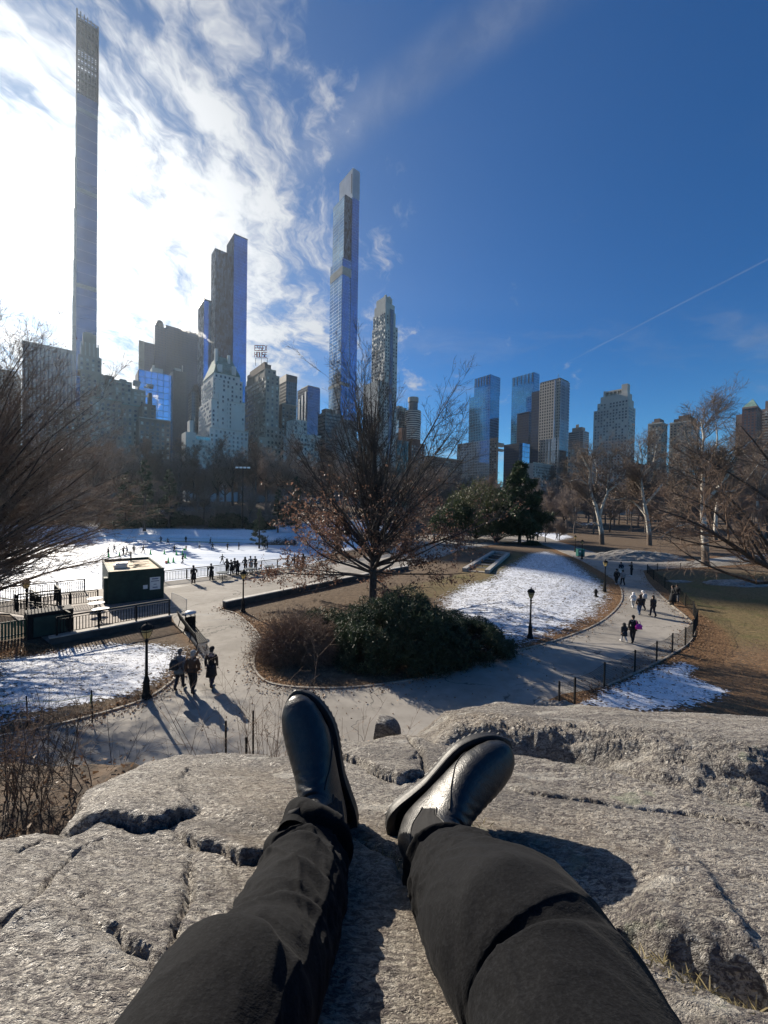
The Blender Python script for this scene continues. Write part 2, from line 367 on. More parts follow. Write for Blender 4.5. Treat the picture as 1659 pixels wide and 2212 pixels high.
# break the snow into small crusts for real relief close by
cr = fbm(gx*1.6, gy*2.6, 3, seed=11); gz = gz + 0.035*sm(snow+0.55*cr, 0.45, 0.65)*sm(-gy, -60, -40) + 0.02*fbm(gx*1.3, gy*1.3, 2, seed=4)*sm(dpath, 0.1, 0.6)
me = grid_mesh("ground", np.stack([gx, gy, gz], 1), quads)
vattr(me, 'snow', snow); vattr(me, 'grass', np.clip(grass, 0, 1)); vattr(me, 'leaf', np.clip(leaf, 0, 1))

m, n = new_mat("park_ground")
P_ = n('ShaderNodeNewGeometry')             # world position, metres
n1 = n.noise(P_, 0.35, 6, 0.6); n2 = n.noise(P_, 3.0, 6, 0.65); n3 = n.noise(P_, 14.0, 5, 0.7)
dirt = n.mix(n.mr(n2, 0.3, 0.7), (0.085, 0.060, 0.042), (0.17, 0.125, 0.085))
gr = n.mix(n.mr(n.noise(P_, 5, 5, 0.7), 0.3, 0.72), (0.095, 0.075, 0.040), (0.22, 0.165, 0.085))
gr = n.mix(n.mr(n1, 0.45, 0.7), gr, (0.115, 0.11, 0.045))
vor = n.t.nodes.new('ShaderNodeTexVoronoi'); vor.inputs['Scale'].default_value = 11; n.t.links.new(P_, vor.inputs['Vector'])
vc = n('ShaderNodeSeparateColor', {0: vor.outputs['Color']})
lf = n.mix(vc, (0.13, 0.07, 0.035), (0.34, 0.20, 0.10)); lf = n.mix(n.mr(n3, 0.35, 0.6), (0.07, 0.045, 0.03), lf)
gm = n.mr(n.m('ADD', n.attr('grass'), n.m('MULTIPLY', n.m('SUBTRACT', n2, 0.5), 0.8)), 0.32, 0.68)
lm = n.mr(n.m('ADD', n.attr('leaf'), n.m('MULTIPLY', n.m('SUBTRACT', n3, 0.5), 1.4)), 0.35, 0.65)
base = n.mix(lm, n.mix(gm, dirt, gr), lf)
sv = n.vscale(P_, (1.5, 2.6, 1.5), (0, 0, 0.35))
sn = n.m('ADD', n.m('MULTIPLY', n.m('SUBTRACT', n.noise(sv, 1.3, 5, 0.6, 0.6), 0.5), 1.15), n.m('MULTIPLY', n.m('SUBTRACT', n.noise(sv, 4.2, 4, 0.6, 0.3), 0.5), 1.9))
smk = n.m('MULTIPLY', n.mr(n.m('ADD', n.attr('snow'), sn), 0.47, 0.53), n.mr(n.attr('snow'), 0.08, 0.25))
scol = n.mix(n.mr(n2, 0.3, 0.8), (0.80, 0.83, 0.88), (0.60, 0.62, 0.66))
base = n.mix(n.m('MULTIPLY', n.mr(n.attr('snow'), 0.2, 0.6), 0.5), base, (0.07, 0.052, 0.036)); col = n.mix(smk, base, scol)
hgt = n.m('ADD', n.m('MULTIPLY', smk, 1.0), n.m('ADD', n.m('MULTIPLY', n2, 0.5), n.m('MULTIPLY', n3, 0.35)))
finish(n, base=col, rough=n.mix(smk, (0.95,)*3, (0.7,)*3), spec=0.15, bump=(hgt, 1.0, 0.09))
tag(link("ground", me, m, None, True), kind="structure")

# ---- rink ice with its painted snow edge
m, n = new_mat("rink_ice"); P_ = n('ShaderNodeNewGeometry')
a = n.noise(n.vscale(P_, (0.06, 0.25, 1), (0, 0, -0.5)), 1.0, 5, 0.6); b = n.noise(P_, 1.5, 5)
finish(n, base=n.mix(n.mr(a, 0.35, 0.65), (0.42, 0.50, 0.62), (0.66, 0.71, 0.77)), rough=n.mr(b, 0.3, 0.7, 0.5, 0.8), spec=0.15, bump=(b, 0.15, 0.02))
def sheet(name, poly, z, m):
    bm = bmesh.new(); vs = [bm.verts.new((p[0], p[1], z)) for p in poly]; f = bm.faces.new(vs)
    if f.normal.z < 0: f.normal_flip()
    bmesh.ops.triangulate(bm, faces=[f]); bm.normal_update()
    for f in bm.faces:
        if f.normal.z < 0: f.normal_flip()
    me = bpy.data.meshes.new(name); bm.to_mesh(me); bm.free(); return link(name, me, m)
tag(sheet("rink_ice", RINK, ZR+0.02, MATS["rink_ice"]), kind="structure")

# ---- asphalt paths: one sheet with the planted island cut out of it
m, n = new_mat("asphalt"); P_ = n('ShaderNodeNewGeometry')
n1 = n.noise(P_, 0.22, 5, 0.6); n2 = n.noise(P_, 1.7, 6, 0.65); n3 = n.noise(P_, 60, 3, 0.7)
base = n.mix(n.mr(n1, 0.35, 0.65), (0.25, 0.23, 0.20), (0.345, 0.318, 0.278))
base = n.mix(n.m('MULTIPLY', n.mr(n2, 0.42, 0.68), 0.4), base, (0.185, 0.165, 0.14))
wv = n.vm('ADD', P_, n.sc(n.vm('SUBTRACT', n.noise(P_, 0.5, 4, out=1), (0.5, 0.5, 0.5)), 3.0))
vor = n.t.nodes.new('ShaderNodeTexVoronoi'); vor.feature = 'DISTANCE_TO_EDGE'; vor.inputs['Scale'].default_value = 0.16; n.t.links.new(wv, vor.inputs['Vector'])
crack = n.m('MULTIPLY', n.mr(vor.outputs[0], 0.0075, 0.001), n.mr(n.noise(P_, 0.3, 2), 0.36, 0.5))
base = n.mix(n.m('MULTIPLY', crack, 0.8), base, (0.05, 0.047, 0.043))
wet = n.mr(n.noise(P_, 0.24, 4, 0.55, .8), 0.615, 0.635)
base = n.mix(n.m('MULTIPLY', wet, 0.55), base, (0.085, 0.085, 0.085))
base = n.mix(n.m('MULTIPLY', n.mr(n.noise(P_, 5.0, 2), 0.74, 0.78), 0.6), base, (0.32, 0.28, 0.22))
finish(n, base=base, rough=n.mix(wet, (0.85,)*3, (0.5,)*3), spec=0.3, bump=(n3, 0.35, 0.01))
bm = bmesh.new()
vo = [bm.verts.new((p[0], p[1], 0.0)) for p in PATH_OUT]; vi = [bm.verts.new((p[0], p[1], 0.0)) for p in ISLAND]
ed = [bm.edges.new((v[i], v[(i+1) % len(v)])) for v in (vo, vi) for i in range(len(v))]
bmesh.ops.triangle_fill(bm, use_beauty=True, use_dissolve=False, edges=ed)
kill = [f for f in bm.faces if sdpoly([f.calc_center_median()[:2]], ISLAND)[0] < 0 or sdpoly([f.calc_center_median()[:2]], PATH_OUT)[0] > 0]
bmesh.ops.delete(bm, geom=kill, context='FACES_ONLY')
for f in bm.faces:
    f.normal_update()
    if f.normal.z < 0: f.normal_flip()
me = bpy.data.meshes.new("path"); bm.to_mesh(me); bm.free()
tag(link("path", me, MATS["asphalt"]), kind="structure")
# low metal and timber edging where the grass meets the asphalt
stone = simple("kerb_stone", (0.27, 0.24, 0.20), 0.8, 0.3, 4)
def strip(name, line, w, z0, z1, m, closed=False):
    L = np.array(line, float)
    T = np.gradient(L, axis=0)
    if closed: T = np.roll(L, -1, 0)-np.roll(L, 1, 0)
    T /= np.linalg.norm(T, axis=1, keepdims=True)+1e-9; Nn = np.stack([-T[:, 1], T[:, 0]], 1)*w/2
    b = MB(); k = len(L); A, B = L+Nn, L-Nn
    v = np.concatenate([np.c_[A, np.full(k, z0)], np.c_[A, np.full(k, z1)], np.c_[B, np.full(k, z1)], np.c_[B, np.full(k, z0)]])
    f = []
    for i in range(k if closed else k-1):
        j = (i+1) % k
        for s in range(3): f.append((s*k+i, s*k+j, (s+1)*k+j, (s+1)*k+i))
    b.add(v, f); return b.build(name, m)
tag(strip("path_kerb", ISLAND, 0.10, -0.1, 0.05, stone, True), kind="structure")
tag(strip("path_kerb", smooth_line(OUT_R[2:], 4), 0.10, -0.1, 0.06, stone), kind="structure")
tag(strip("path_kerb", smooth_line(PL_D[2:], 4), 0.10, -0.1, 0.06, stone), kind="structure")

# ---------------------------------------------------------------- the bedrock the sitter rests on
A0, A1 = 0.60, 0.33                         # top of the slab, relative to the camera: z = -(A0 + A1*(y-0.6))
def rp(px, py):                             # picture place -> plan place on the slab
    d = ray(px, py); k = (A0-0.6*A1)/(-d.z/d.y - A1); return (d.x/d.y*k, k)
def rpl(l): return [rp(*p) for p in l]
SLAB = rpl([(148, 1782), (172, 1725), (176, 1690), (215, 1662), (300, 1632), (400, 1615), (500, 1613), (600, 1622), (680, 1602), (735, 1588), (790, 1592), (850, 1585), (900, 1572)])
SLAB += [(0.35, 1.72), (0.8, 1.95), (1.5, 2.15), (2.6, 2.4), (6.0, 2.6), (6.0, -4), (-6, -4), (-6, 0.55), (-1.6, 0.80)] + rpl([(0, 1777), (80, 1774)])
LEDGES = [  # line on the picture, lip height, decay, groove depth, groove width
    ([(146, 1774), (190, 1782), (230, 1786), (270, 1800), (310, 1810), (350, 1798), (382, 1776), (420, 1768)], 0.024, 0.22, 0.012, 0.007),
    ([(366, 1808), (400, 1826), (430, 1842), (480, 1850), (520, 1868), (575, 1858), (640, 1850), (700, 1850)], 0.016, 0.16, 0.012, 0.006),
    ([(420, 1858), (412, 1905), (402, 1960), (386, 2000), (378, 2050), (345, 2105), (325, 2150)], 0.007, 0.07, 0.020, 0.0045),
    ([(-30, 2030), (35, 1986), (78, 1958), (98, 1918), (122, 1888), (160, 1850), (215, 1822)], -0.010, 0.10, 0.014, 0.0045),
    ([(225, 2020), (290, 2062), (330, 2082), (368, 2098)], 0.006, 0.06, 0.012, 0.004),
    ([(722, 1640), (770, 1650), (812, 1672), (870, 1690), (945, 1680)], 0.022, 0.16, 0.016, 0.007),
    ([(885, 1605), (915, 1650), (940, 1686)], 0.010, 0.08, 0.020, 0.007),
    ([(735, 1800), (790, 1812), (850, 1850), (890, 1890)], 0.008, 0.10, 0.022, 0.010),
    ([(165, 1970), (200, 1945)], 0.005, 0.05, 0.006, 0.004),
    ([(30, 1850), (110, 1815), (150, 1780)], 0.004, 0.08, 0.008, 0.004),
    ([(1060, 1700), (1180, 1722), (1330, 1735), (1480, 1752), (1700, 1800)], 0.006, 0.15, 0.010, 0.005),
    ([(1150, 1800), (1300, 1830), (1450, 1868), (1700, 1900)], 0.003, 0.12, 0.004, 0.005),
    ([(1310, 1980), (1400, 2030), (1480, 2062), (1560, 2090), (1720, 2130)], 0.020, 0.3, 0.10, 0.028),
    ([(560, 2190), (640, 2120), (700, 2080)], 0.004, 0.08, 0.008, 0.004),
]
def rock_z(x, y):
    x = np.asarray(x, float).ravel(); y = np.asarray(y, float).ravel(); P = np.stack([x, y], 1)
    wx = x+0.022*fbm(x*9, y*9, 4, .6, seed=1); wy = y+0.022*fbm(x*9+9, y*9, 4, .6, seed=2); PW = np.stack([wx, wy], 1)
    z = -(A0+A1*(np.clip(y, 0.15, 9)-0.6)) - 0.05*np.clip(0.15-y, 0, 9) + 0.05*sm(-x, 0.2, 1.2)*0 + 0.018*fbm(x*1.8, y*1.8, 3, seed=3)
    # layered relief: gneiss foliation runs across the slab, a little towards the right
    u = x*0.87-y*0.49; v = x*0.49+y*0.87
    z += 0.0065*fbm(u*4, v*13, 4, 0.6, seed=5) + 0.0050*np.abs(fbm(u*12, v*42, 3, 0.6, seed=6)) + 0.0034*fbm(u*48, v*95, 3, 0.75, seed=8)
    st = fbm(u*1.6, v*9, 2, .5, seed=12); z += 0.0042*(np.floor(st*5)+sm(st*5-np.floor(st*5), .72, 1.0))*.8
    for l, h, dec, gr, gw in LEDGES:
        L = rpl(l); d, s, t = sdline(PW, L)
        e = sm(t, 0, 0.12)*sm(1-t, 0, 0.12)
        far = s > 0 if h > 0 else s < 0
        z += np.where(far, abs(h)*np.exp(-(d/dec)**1.2), 0)*e
        z -= gr*np.exp(-(d/(gw*(1+.5*vnoise(x*12, y*12, 4))))**2)*(0.35+0.65*e)
    # raised rib across the far edge with a rough broken face towards the sitter
    RIB = [(0.10, 1.50), rp(940, 1612), rp(1100, 1628), rp(1250, 1648), rp(1400, 1690), rp(1530, 1716), rp(1659, 1742), (1.6, 0.86), (3.5, 0.5), (6, 0.3)]
    d, s, t = sdline(PW, RIB); dd = d*s
    face = sm(dd, 0.0, 0.14+0.05*vnoise(x*3, y*3, 21))
    rough = np.exp(-((dd-0.10)/0.09)**2)
    z += face*(0.085+0.10*np.clip(dd, 0, 0.5)*sm(x, 0.2, 1.2))*sm(x, 0.05, 0.30)
    z += rough*sm(x, 0.1, 0.4)*(0.040*fbm(u*3.2, v*24, 5, 0.62, seed=31)+0.014*np.abs(vnoise(u*3, v*34, 33))+.020*fbm(u*9, v*22, 4, .65, seed=35))
    z -= .16*np.clip(dd-.2, 0, 1.5)*sm(x, .3, .9)
    z -= 0.035*np.exp(-((dd+0.01)/0.03)**2)*sm(x, 0.1, 0.3)
    # edges: the slab breaks off and the outcrop falls to the path
    ds = sdpoly(PW, SLAB)
    z -= 0.035*sm(ds, -0.09, 0.0) + 0.22*sm(ds, 0.0, 0.07) + 1.15*np.clip(ds, 0, 99) + 0.25*np.clip(ds-1, 0, 99)**1.2
    z += sm(ds, 0.05, 0.6)*0.18*fbm(x*1.3, y*1.3, 4, seed=9)
    return z
xa = np.concatenate([-axis_ if False else np.array([-v for v in axis(1.30, 1.30, 0.03, 9, 1.16)[:0:-1]]) for axis_ in [0]])
fx = np.concatenate([xa, np.arange(-1.30, 2.06, 0.0050), np.array(axis(2.06, 2.06, 0.03, 9, 1.16)[1:])])
fy = np.concatenate([np.arange(-4, 0.2, 0.14), np.arange(0.2, 1.0, 0.0042), np.arange(1.0, 2.35, 0.0075), np.array(axis(2.35, 2.35, 0.03, 10.5, 1.12)[1:])])
RX, RY = np.meshgrid(fx, fy); rz_ = rock_z(RX.ravel(), RY.ravel()) + CAM.z
rz_ = np.maximum(rz_, -1.0)
idx = np.arange(len(fx)*len(fy)).reshape(len(fy), len(fx))
quads = np.stack([idx[:-1, :-1], idx[:-1, 1:], idx[1:, 1:], idx[1:, :-1]], -1).reshape(-1, 4)
me = grid_mesh("bedrock", np.stack([RX.ravel(), RY.ravel(), rz_], 1), quads)
m, n = new_mat("schist"); P_ = n('ShaderNodeNewGeometry')
fol = n.vscale(P_, (1, 3.2, 2.2), (0, 0, 0.51))
a = n.noise(fol, 2.2, 6, 0.6, 0.3); b = n.noise(fol, 16, 6, 0.7, 0.4); c = n.noise(n.vscale(P_, (1, 2.3, 1.8), (0, 0, 0.51)), 62, 4, 0.75, 0.6); d = n.noise(P_, 1.3, 4); e = n.noise(n.vscale(P_, (1, 1.7, 1.5), (0, 0, 0.51)), 150, 3, 0.7, 0.4)
base = n.mix(n.mr(a, 0.3, 0.7), (0.27, 0.244, 0.205), (0.50, 0.457, 0.39))
base = n.mix(n.m('MULTIPLY', n.mr(b, 0.50, 0.62), 0.55), base, (0.125, 0.108, 0.108))
base = n.mix(n.m('MULTIPLY', n.mr(c, 0.50, 0.56), 0.85), base, (0.066, 0.054, 0.057))
base = n.mix(n.m('MULTIPLY', n.mr(c, 0.45, 0.36), 0.75), base, (0.60, 0.57, 0.51))
base = n.mix(n.m('MULTIPLY', n.mr(e, 0.53, 0.58), 0.75), base, (0.06, 0.052, 0.055))
base = n.mix(n.m('MULTIPLY', n.mr(d, 0.5, 0.7), 0.45), base, (0.29, 0.225, 0.15))
stain = n.noise(n.vscale(P_, (1, 1.6, 1), (0, 0, 0.51)), 2.6, 5, 0.65, 0.5); base = n.mix(n.m('MULTIPLY', n.mr(stain, 0.54, 0.66), 0.5), base, (0.105, 0.094, 0.088))
lich = n.m('MULTIPLY', n.mr(n.noise(P_, 9, 4, .6), .60, .66), n.mr(n.noise(P_, 1.7, 2), .5, .6)); base = n.mix(n.m('MULTIPLY', lich, .55), base, (0.30, 0.33, 0.23))
wisp = n.noise(n.vscale(P_, (1, 5, 3), (0, 0, 0.4)), 4.0, 4, 0.5, 0.8)
base = n.mix(n.m('MULTIPLY', n.mr(wisp, 0.58, 0.70), 0.5), base, (0.64, 0.61, 0.54))
h = n.m('ADD', n.m('MULTIPLY', b, 1.0), n.m('ADD', n.m('MULTIPLY', c, 1.0), n.m('MULTIPLY', e, 0.45)))
finish(n, base=base, rough=n.mr(c, 0.35, 0.6, 0.34, 0.72), spec=0.6, bump=(h, 1.0, 0.017))
tag(link("bedrock", me, m, None, True), kind="structure")
# loose boulder beside the gap
def boulder(name, c, r, seed, m, cuts=11):
    rg = np.random.default_rng(seed); bm = bmesh.new(); bmesh.ops.create_icosphere(bm, subdivisions=5, radius=1)
    pl = [(Vector(rg.normal(size=3)).normalized(), rg.uniform(0.36, 0.62)) for _ in range(cuts)]
    for v in bm.verts:
        for nv, k in pl:
            e = v.co.dot(nv)-k
            if e > 0: v.co -= nv*e
        q = v.co; v.co = q*(1+0.03*float(fbm([q.x*3+q.z], [q.y*3-q.z], 3, seed=seed)[0]))
    co = np.array([v.co[:] for v in bm.verts])*np.array(r)
    f = [tuple(x.index for x in fc.verts) for fc in bm.faces]; bm.free()
    return MB().add(co, f).build(name, m, None, False, None)
c = at(826, 1588, 1.66); o = boulder("boulder", c, (0.085, 0.08, 0.085), 5, MATS["schist"]); o.location = c; o.rotation_euler = (0.2, 0.1, 0.5)
tag(o, "angular pale grey boulder wedged between the slab and the rough rock rib", "boulder")
c = at(890, 1640, 1.46); o = boulder("boulder", c, (0.11, 0.09, 0.05), 8, MATS["schist"]); o.location = c
tag(o, "small flat chip of rock behind the toe of the tilted boot", "boulder")

# ---------------------------------------------------------------- the city beyond the park
BU = np.array([0.777, 0.629]); BW = np.array([-0.629, 0.777])        # the street grid
def glass(name, tint, frame=(0.10, 0.11, 0.12), pw=1.6, ph=3.6, line=0.10, metal=0.8, rough=0.07, var=0.35, dark=0.0, spec=0.5):
    m, n = new_mat(name); uv = n('ShaderNodeUVMap')
    br = n.t.nodes.new('ShaderNodeTexBrick'); br.offset = 0.0; n.t.links.new(uv, br.inputs['Vector'])
    for k, v in (('Color1', (0, 0, 0, 1)), ('Color2', (1, 1, 1, 1)), ('Mortar', (0.5, 0.5, 0.5, 1)), ('Scale', 1.0), ('Mortar Size', line), ('Mortar Smooth', 0.3), ('Bias', 0.0), ('Brick Width', pw), ('Row Height', ph)):
        br.inputs[k].default_value = v
    oc = n('ShaderNodeTexCoord', out=3)
    big = n.noise(oc, 0.05, 4, 0.6)
    r1 = n('ShaderNodeSeparateColor', {0: br.outputs[0]})
    v = n.m('MULTIPLY', n.m('ADD', n.m('MULTIPLY', n.m('SUBTRACT', r1, 0.5), var), 1.0), n.mr(big, 0.3, 0.7, 0.8, 1.15))
    g = n.sc(tint, v)
    if dark: g = n.mix(n.mr(n.noise(n.vscale(uv, (0.35, 0.09, 1)), 1.0, 2), 0.55, 0.57), g, tuple(c*dark for c in tint))
    base = n.mix(br.outputs[1], g, frame)
    finish(n, base=base, spec=spec, metal=n.mix(br.outputs[1], (metal,)*3, (min(.2, metal),)*3), rough=n.mix(br.outputs[1], (rough,)*3, (0.5,)*3), bump=(n.noise(oc, 0.12, 3), 0.35, 0.25))
    return m
def masonry(name, col, var=0.2, bands=0.25):
    m, n = new_mat(name); oc = n('ShaderNodeTexCoord', out=3); uv = n('ShaderNodeUVMap')
    a = n.noise(oc, 0.06, 5, 0.6); b = n.noise(n.vscale(oc, (1, 1, 0.15)), 0.6, 5, 0.65); c = n.noise(oc, 2.5, 4)
    base = n.mix(n.mr(a, 0.3, 0.7), tuple(x*(1-var) for x in col), tuple(x*(1+var) for x in col))
    base = n.mix(n.m('MULTIPLY', n.mr(b, 0.5, 0.75), 0.35), base, tuple(x*0.55 for x in col))
    finish(n, base=base, rough=0.85, spec=0.3, bump=(c, 0.4, 0.05)); return m
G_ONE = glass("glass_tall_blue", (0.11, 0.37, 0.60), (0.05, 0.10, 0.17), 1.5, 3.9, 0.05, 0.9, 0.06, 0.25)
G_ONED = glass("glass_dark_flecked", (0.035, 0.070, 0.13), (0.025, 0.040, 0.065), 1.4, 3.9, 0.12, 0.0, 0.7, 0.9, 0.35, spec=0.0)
glass("glass_pale", (0.30, 0.33, 0.38), (0.10, 0.10, 0.11), 1.4, 3.9, 0.15, 0.0, 0.6, 0.9, 0.15, spec=0.0)
G_CPT = glass("glass_supertall", (0.32, 0.47, 0.58), (0.10, 0.12, 0.14), 14.0, 4.6, 0.22, 0.9, 0.05, 0.2)
G_ST = glass("glass_slender", (0.13, 0.23, 0.32), (0.11, 0.12, 0.125), 30.0, 13.0, 0.35, 0.7, 0.12, 0.2)
G_TW = glass("glass_twin", (0.09, 0.39, 0.62), (0.05, 0.15, 0.25), 3.0, 3.9, 0.28, 0.8, 0.09, 0.2)
G_BLUE = glass("glass_block_blue", (0.34, 0.56, 0.78), (0.06, 0.10, 0.15), 6.0, 7.0, 0.30, 0.92, 0.04, 0.2)
G_DARK = glass("glass_dark", (0.035, 0.065, 0.12), (0.035, 0.035, 0.04), 1.8, 3.6, 0.5, 0.5, 0.15, 0.6)
G_SLAB = glass("glass_grey_fins", (0.16, 0.17, 0.19), (0.34, 0.33, 0.31), 2.6, 90.0, 0.9, 0.4, 0.25, 0.5)
G_GRN = glass("glass_green", (0.10, 0.15, 0.15), (0.06, 0.06, 0.055), 2.4, 3.7, 0.35, 0.7, 0.1, 0.8)
G_BRZ = glass("bronze_grid", (0.06, 0.062, 0.066), (0.42, 0.355, 0.29), 3.2, 3.7, 0.85, 0.5, 0.15, 0.8)
G_STRP = glass("bronze_glass_strip", (0.55, 0.58, 0.62), (0.09, 0.08, 0.07), 1.5, 40.0, 0.35, 0.8, 0.07, 0.5)
G_BAL = glass("balcony_bands", (0.07, 0.09, 0.10), (0.25, 0.24, 0.22), 40.0, 3.1, 1.1, 0.5, 0.15, 0.5)
M_WHT = masonry("white_brick", (0.62, 0.61, 0.58), 0.10)
M_LIME = masonry("limestone", (0.54, 0.515, 0.47), 0.10)
M_TAN = masonry("tan_brick", (0.37, 0.32, 0.26)); M_BRN = masonry("brown_brick", (0.25, 0.195, 0.155)); M_GRY = masonry("grey_stone", (0.34, 0.33, 0.31))
M_RED = masonry("red_brick", (0.22, 0.105, 0.075)); M_PNK = masonry("pinkish_brick", (0.34, 0.235, 0.19))
M_COP = simple("green_copper", (0.15, 0.235, 0.21), 0.85, 0.25, 0.3, spec=.05); M_DRK = simple("dark_metal_roof", (0.05, 0.05, 0.055), 0.5, 0.3, 0.5)
M_SGN = simple("sign_letter", (0.30, 0.05, 0.045), 0.6, 0.1)
m, n = new_mat("window_glass"); oi = n('ShaderNodeObjectInfo', out=5); gp_ = n('ShaderNodeNewGeometry', out=8)
rr = n.m('FRACT', n.m('ADD', oi, n.m('MULTIPLY', gp_, 7.31)))
finish(n, base=n.mix(n.mr(rr, 0.72, 0.80), n.mix(rr, (0.03, 0.035, 0.045), (0.09, 0.10, 0.12)), (0.55, 0.54, 0.5)), rough=n.mr(rr, 0.7, 0.8, 0.08, 0.5), spec=0.9, metal=0.25)
M_WIN = m

SEPARATE = ('mechanical_band', 'balcony', 'dormer', 'buttress', 'mirror_strip', 'crown_fin', 'column', 'terracotta_setback', 'white_stripe', 'chimney', 'mast', 'cornice', 'bridge_deck', 'roof_plant', 'dark_facade', 'crown_core')
class Tower:
    """A building on the street grid. (a, b) are metres along the park face and back from it, from the near corner."""
    def __init__(s, name, label, cat, xc, D, ygnd=0.0):
        s.P = np.array(at(xc, 1092, D)[:2]); s.D = D; s.xc = xc
        s.o = thing(name, label, cat, (s.P[0], s.P[1], 0)); s.parts = {}
    def pt(s, a, b): return s.P + BU*a + BW*b
    def A(s, px, b=0.0, a0=0.0):            # a so that (a, b) shows at picture x
        t = ray(px, 950); t = t.x/t.y; p = s.pt(0, b); return (t*p[1]-p[0])/(BU[0]-t*BU[1])
    def B(s, px, a=0.0, most=110.0):
        t = ray(px, 950); t = t.x/t.y; p = s.pt(a, 0); d = BW[0]-t*BW[1]
        v = (t*p[1]-p[0])/d if abs(d) > 1e-6 else most
        return v if 0 < v < most else most
    def z(s, py, a=0.0, b=0.0, px=None):    # height so that (a, b, z) shows at picture y
        p = s.pt(a, b); x = s.xc if px is None else px
        d = ray(x, py); return CAM.z + d.z/d.y*p[1]
    def add(s, part, m, tiers, parent=None, smooth=False):
        if len(tiers) > 1 and part in SEPARATE: return [s.add(part, m, [t], parent, smooth) for t in tiers][0]
        mb = MB()
        for a0, a1, b0, b1, z0, z1 in tiers:
            mb.prism([tuple(s.pt(a, b)-s.P) for a, b in ((a0, b0), (a1, b0), (a1, b1), (a0, b1))], z0, z1)
        return mb.build(part, m, parent or s.o, smooth)
    def hip(s, part, m, a0, a1, b0, b1, z0, z1, k=0.15):
        mb = MB(); c = [(a0, b0), (a1, b0), (a1, b1), (a0, b1)]; ca, cb = (a0+a1)/2, (b0+b1)/2
        lo = [(*(s.pt(a, b)-s.P), z0) for a, b in c]; hi = [(*(s.pt(ca+(a-ca)*k, cb+(b-cb)*k)-s.P), z1) for a, b in c]
        mb.add(lo+hi, [(0, 1, 5, 4), (1, 2, 6, 5), (2, 3, 7, 6), (3, 0, 4, 7), (4, 5, 6, 7), (3, 2, 1, 0)])
        return mb.build(part, m, s.o)
    def windows(s, spec, w=1.5, h=1.9, dz=3.4, da=3.2, skip=0.05, keep=100):
        """spec: (face, fixed, s0, s1, z0, z1): face 'n' at b=fixed for a in s0..s1, face 'e' at a=fixed for b in s0..s1."""
        me = {}; pos = []
        for face, fx_, s0, s1, z0, z1 in spec:
            nn = max(1, int((s1-s0-0.6)/da)); st = (s1-s0)/nn
            for zz in np.arange(z1-dz*0.75, z0, -dz):
                for i in range(nn):
                    if random.random() < skip: continue
                    q = s0+st*(i+0.5); pos.append((face, fx_, q, zz))
        pos.sort(key=lambda t: -t[3]); rest = MB()
        for k, (face, fx_, q, zz) in enumerate(pos):
            ax = BU if face == 'n' else BW; nr = -BW if face == 'n' else -BU
            c = (s.pt(q, fx_) if face == 'n' else s.pt(fx_, q)) - s.P
            M = Matrix(((ax[0], nr[0], 0), (ax[1], nr[1], 0), (0, 0, 1)))
            if k < keep:
                if face not in me:
                    b_ = MB().box((0, 0, 0), (w, 0.16, h), M=M).box((nr[0]*0.11, nr[1]*0.11, -h/2-0.12), (w+0.5, 0.30, 0.22), M=M).build("window", [M_WIN, M_LIME])
                    mi = [0]*6+[1]*6; b_.data.polygons.foreach_set('material_index', mi); me[face] = b_.data; o = b_
                else:
                    o = bpy.data.objects.new("window", me[face]); COL.objects.link(o)
                o.parent = s.o; o.location = (c[0], c[1], zz)
            else:
                rest.box((c[0], c[1], zz), (w, 0.16, h), M=M)
        if rest.k: tag(rest.build("window", M_WIN, s.o), kind="stuff")

# --- the slender tower by the sun
T = Tower("skyscraper", "extremely slender skyscraper with an open lattice crown beside the sun's glare", "skyscraper", 163, 450)
a1 = T.A(208); bb = 28.0; zt = T.z(196, 0, 0, 160); zc_ = T.z(18, 0, 0, 163)
st = [(0, a1, 0, bb, 0, zt)]
T.add("glass_facade", G_ST, st)
sl = []
for i, (y0, dx) in enumerate(((150, 0.5), (250, 1.1), (340, 1.7), (450, 2.3), (560, 2.9), (640, 3.5))):
    sl.append((-dx-0.02*i, -dx+0.62 if i else 0, 0.4+0.1*i, bb-0.3-0.1*i, 0, T.z(y0, 0, 0, 160)))
T.add("terracotta_setback", simple("terracotta", (0.42, 0.38, 0.33), 0.4, 0.15, 0.2), sl)
T.add("mechanical_band", M_GRY, [(-0.1, a1+0.1, -0.12, bb, T.z(y+9, 0, 0, 160), T.z(y, 0, 0, 160)) for y in (228, 402, 610)])
lat = MB(); Pz = T.P
def seg(a_, b_, z_, a2, b2, z2, w): 
    p = T.pt(a_, b_)-T.P; q = T.pt(a2, b2)-T.P; lat.bar((*p, z_), (*q, z2), w)
for face in range(4):
    for i in range(7):
        f = i/6
        pts = [(f*a1, 0), (f*a1, bb), (0, f*bb), (a1, f*bb)][face]
        top = zc_ - (0.0 if face in (2,) else 0.016*0) - (pts[0]/a1)*6
        seg(pts[0], pts[1], zt-2, pts[0], pts[1], top, 1.1 if i in (0, 6) else 0.8)
    nz = 17
    for k in range(nz):
        zz = zt+(zc_-6-zt)*k/(nz-1); w_ = 0.75 if k % 3 else 1.7
        e = [((0, 0), (a1, 0)), ((0, bb), (a1, bb)), ((0, 0), (0, bb)), ((a1, 0), (a1, bb))][face]
        seg(*e[0], zz, *e[1], zz, w_)
lat.build("crown_lattice", simple("bronze_lattice", (0.07, 0.075, 0.085), 0.45, 0.2, 0.3), T.o)
T.add("crown_core", M_DRK, [(a1*0.08, a1*0.92, bb*0.1, bb*0.9, zt, zt+(zc_-zt)*0.30), (0.5, a1-0.5, 1.0, bb-1, zc_-17, zc_-7.5)])

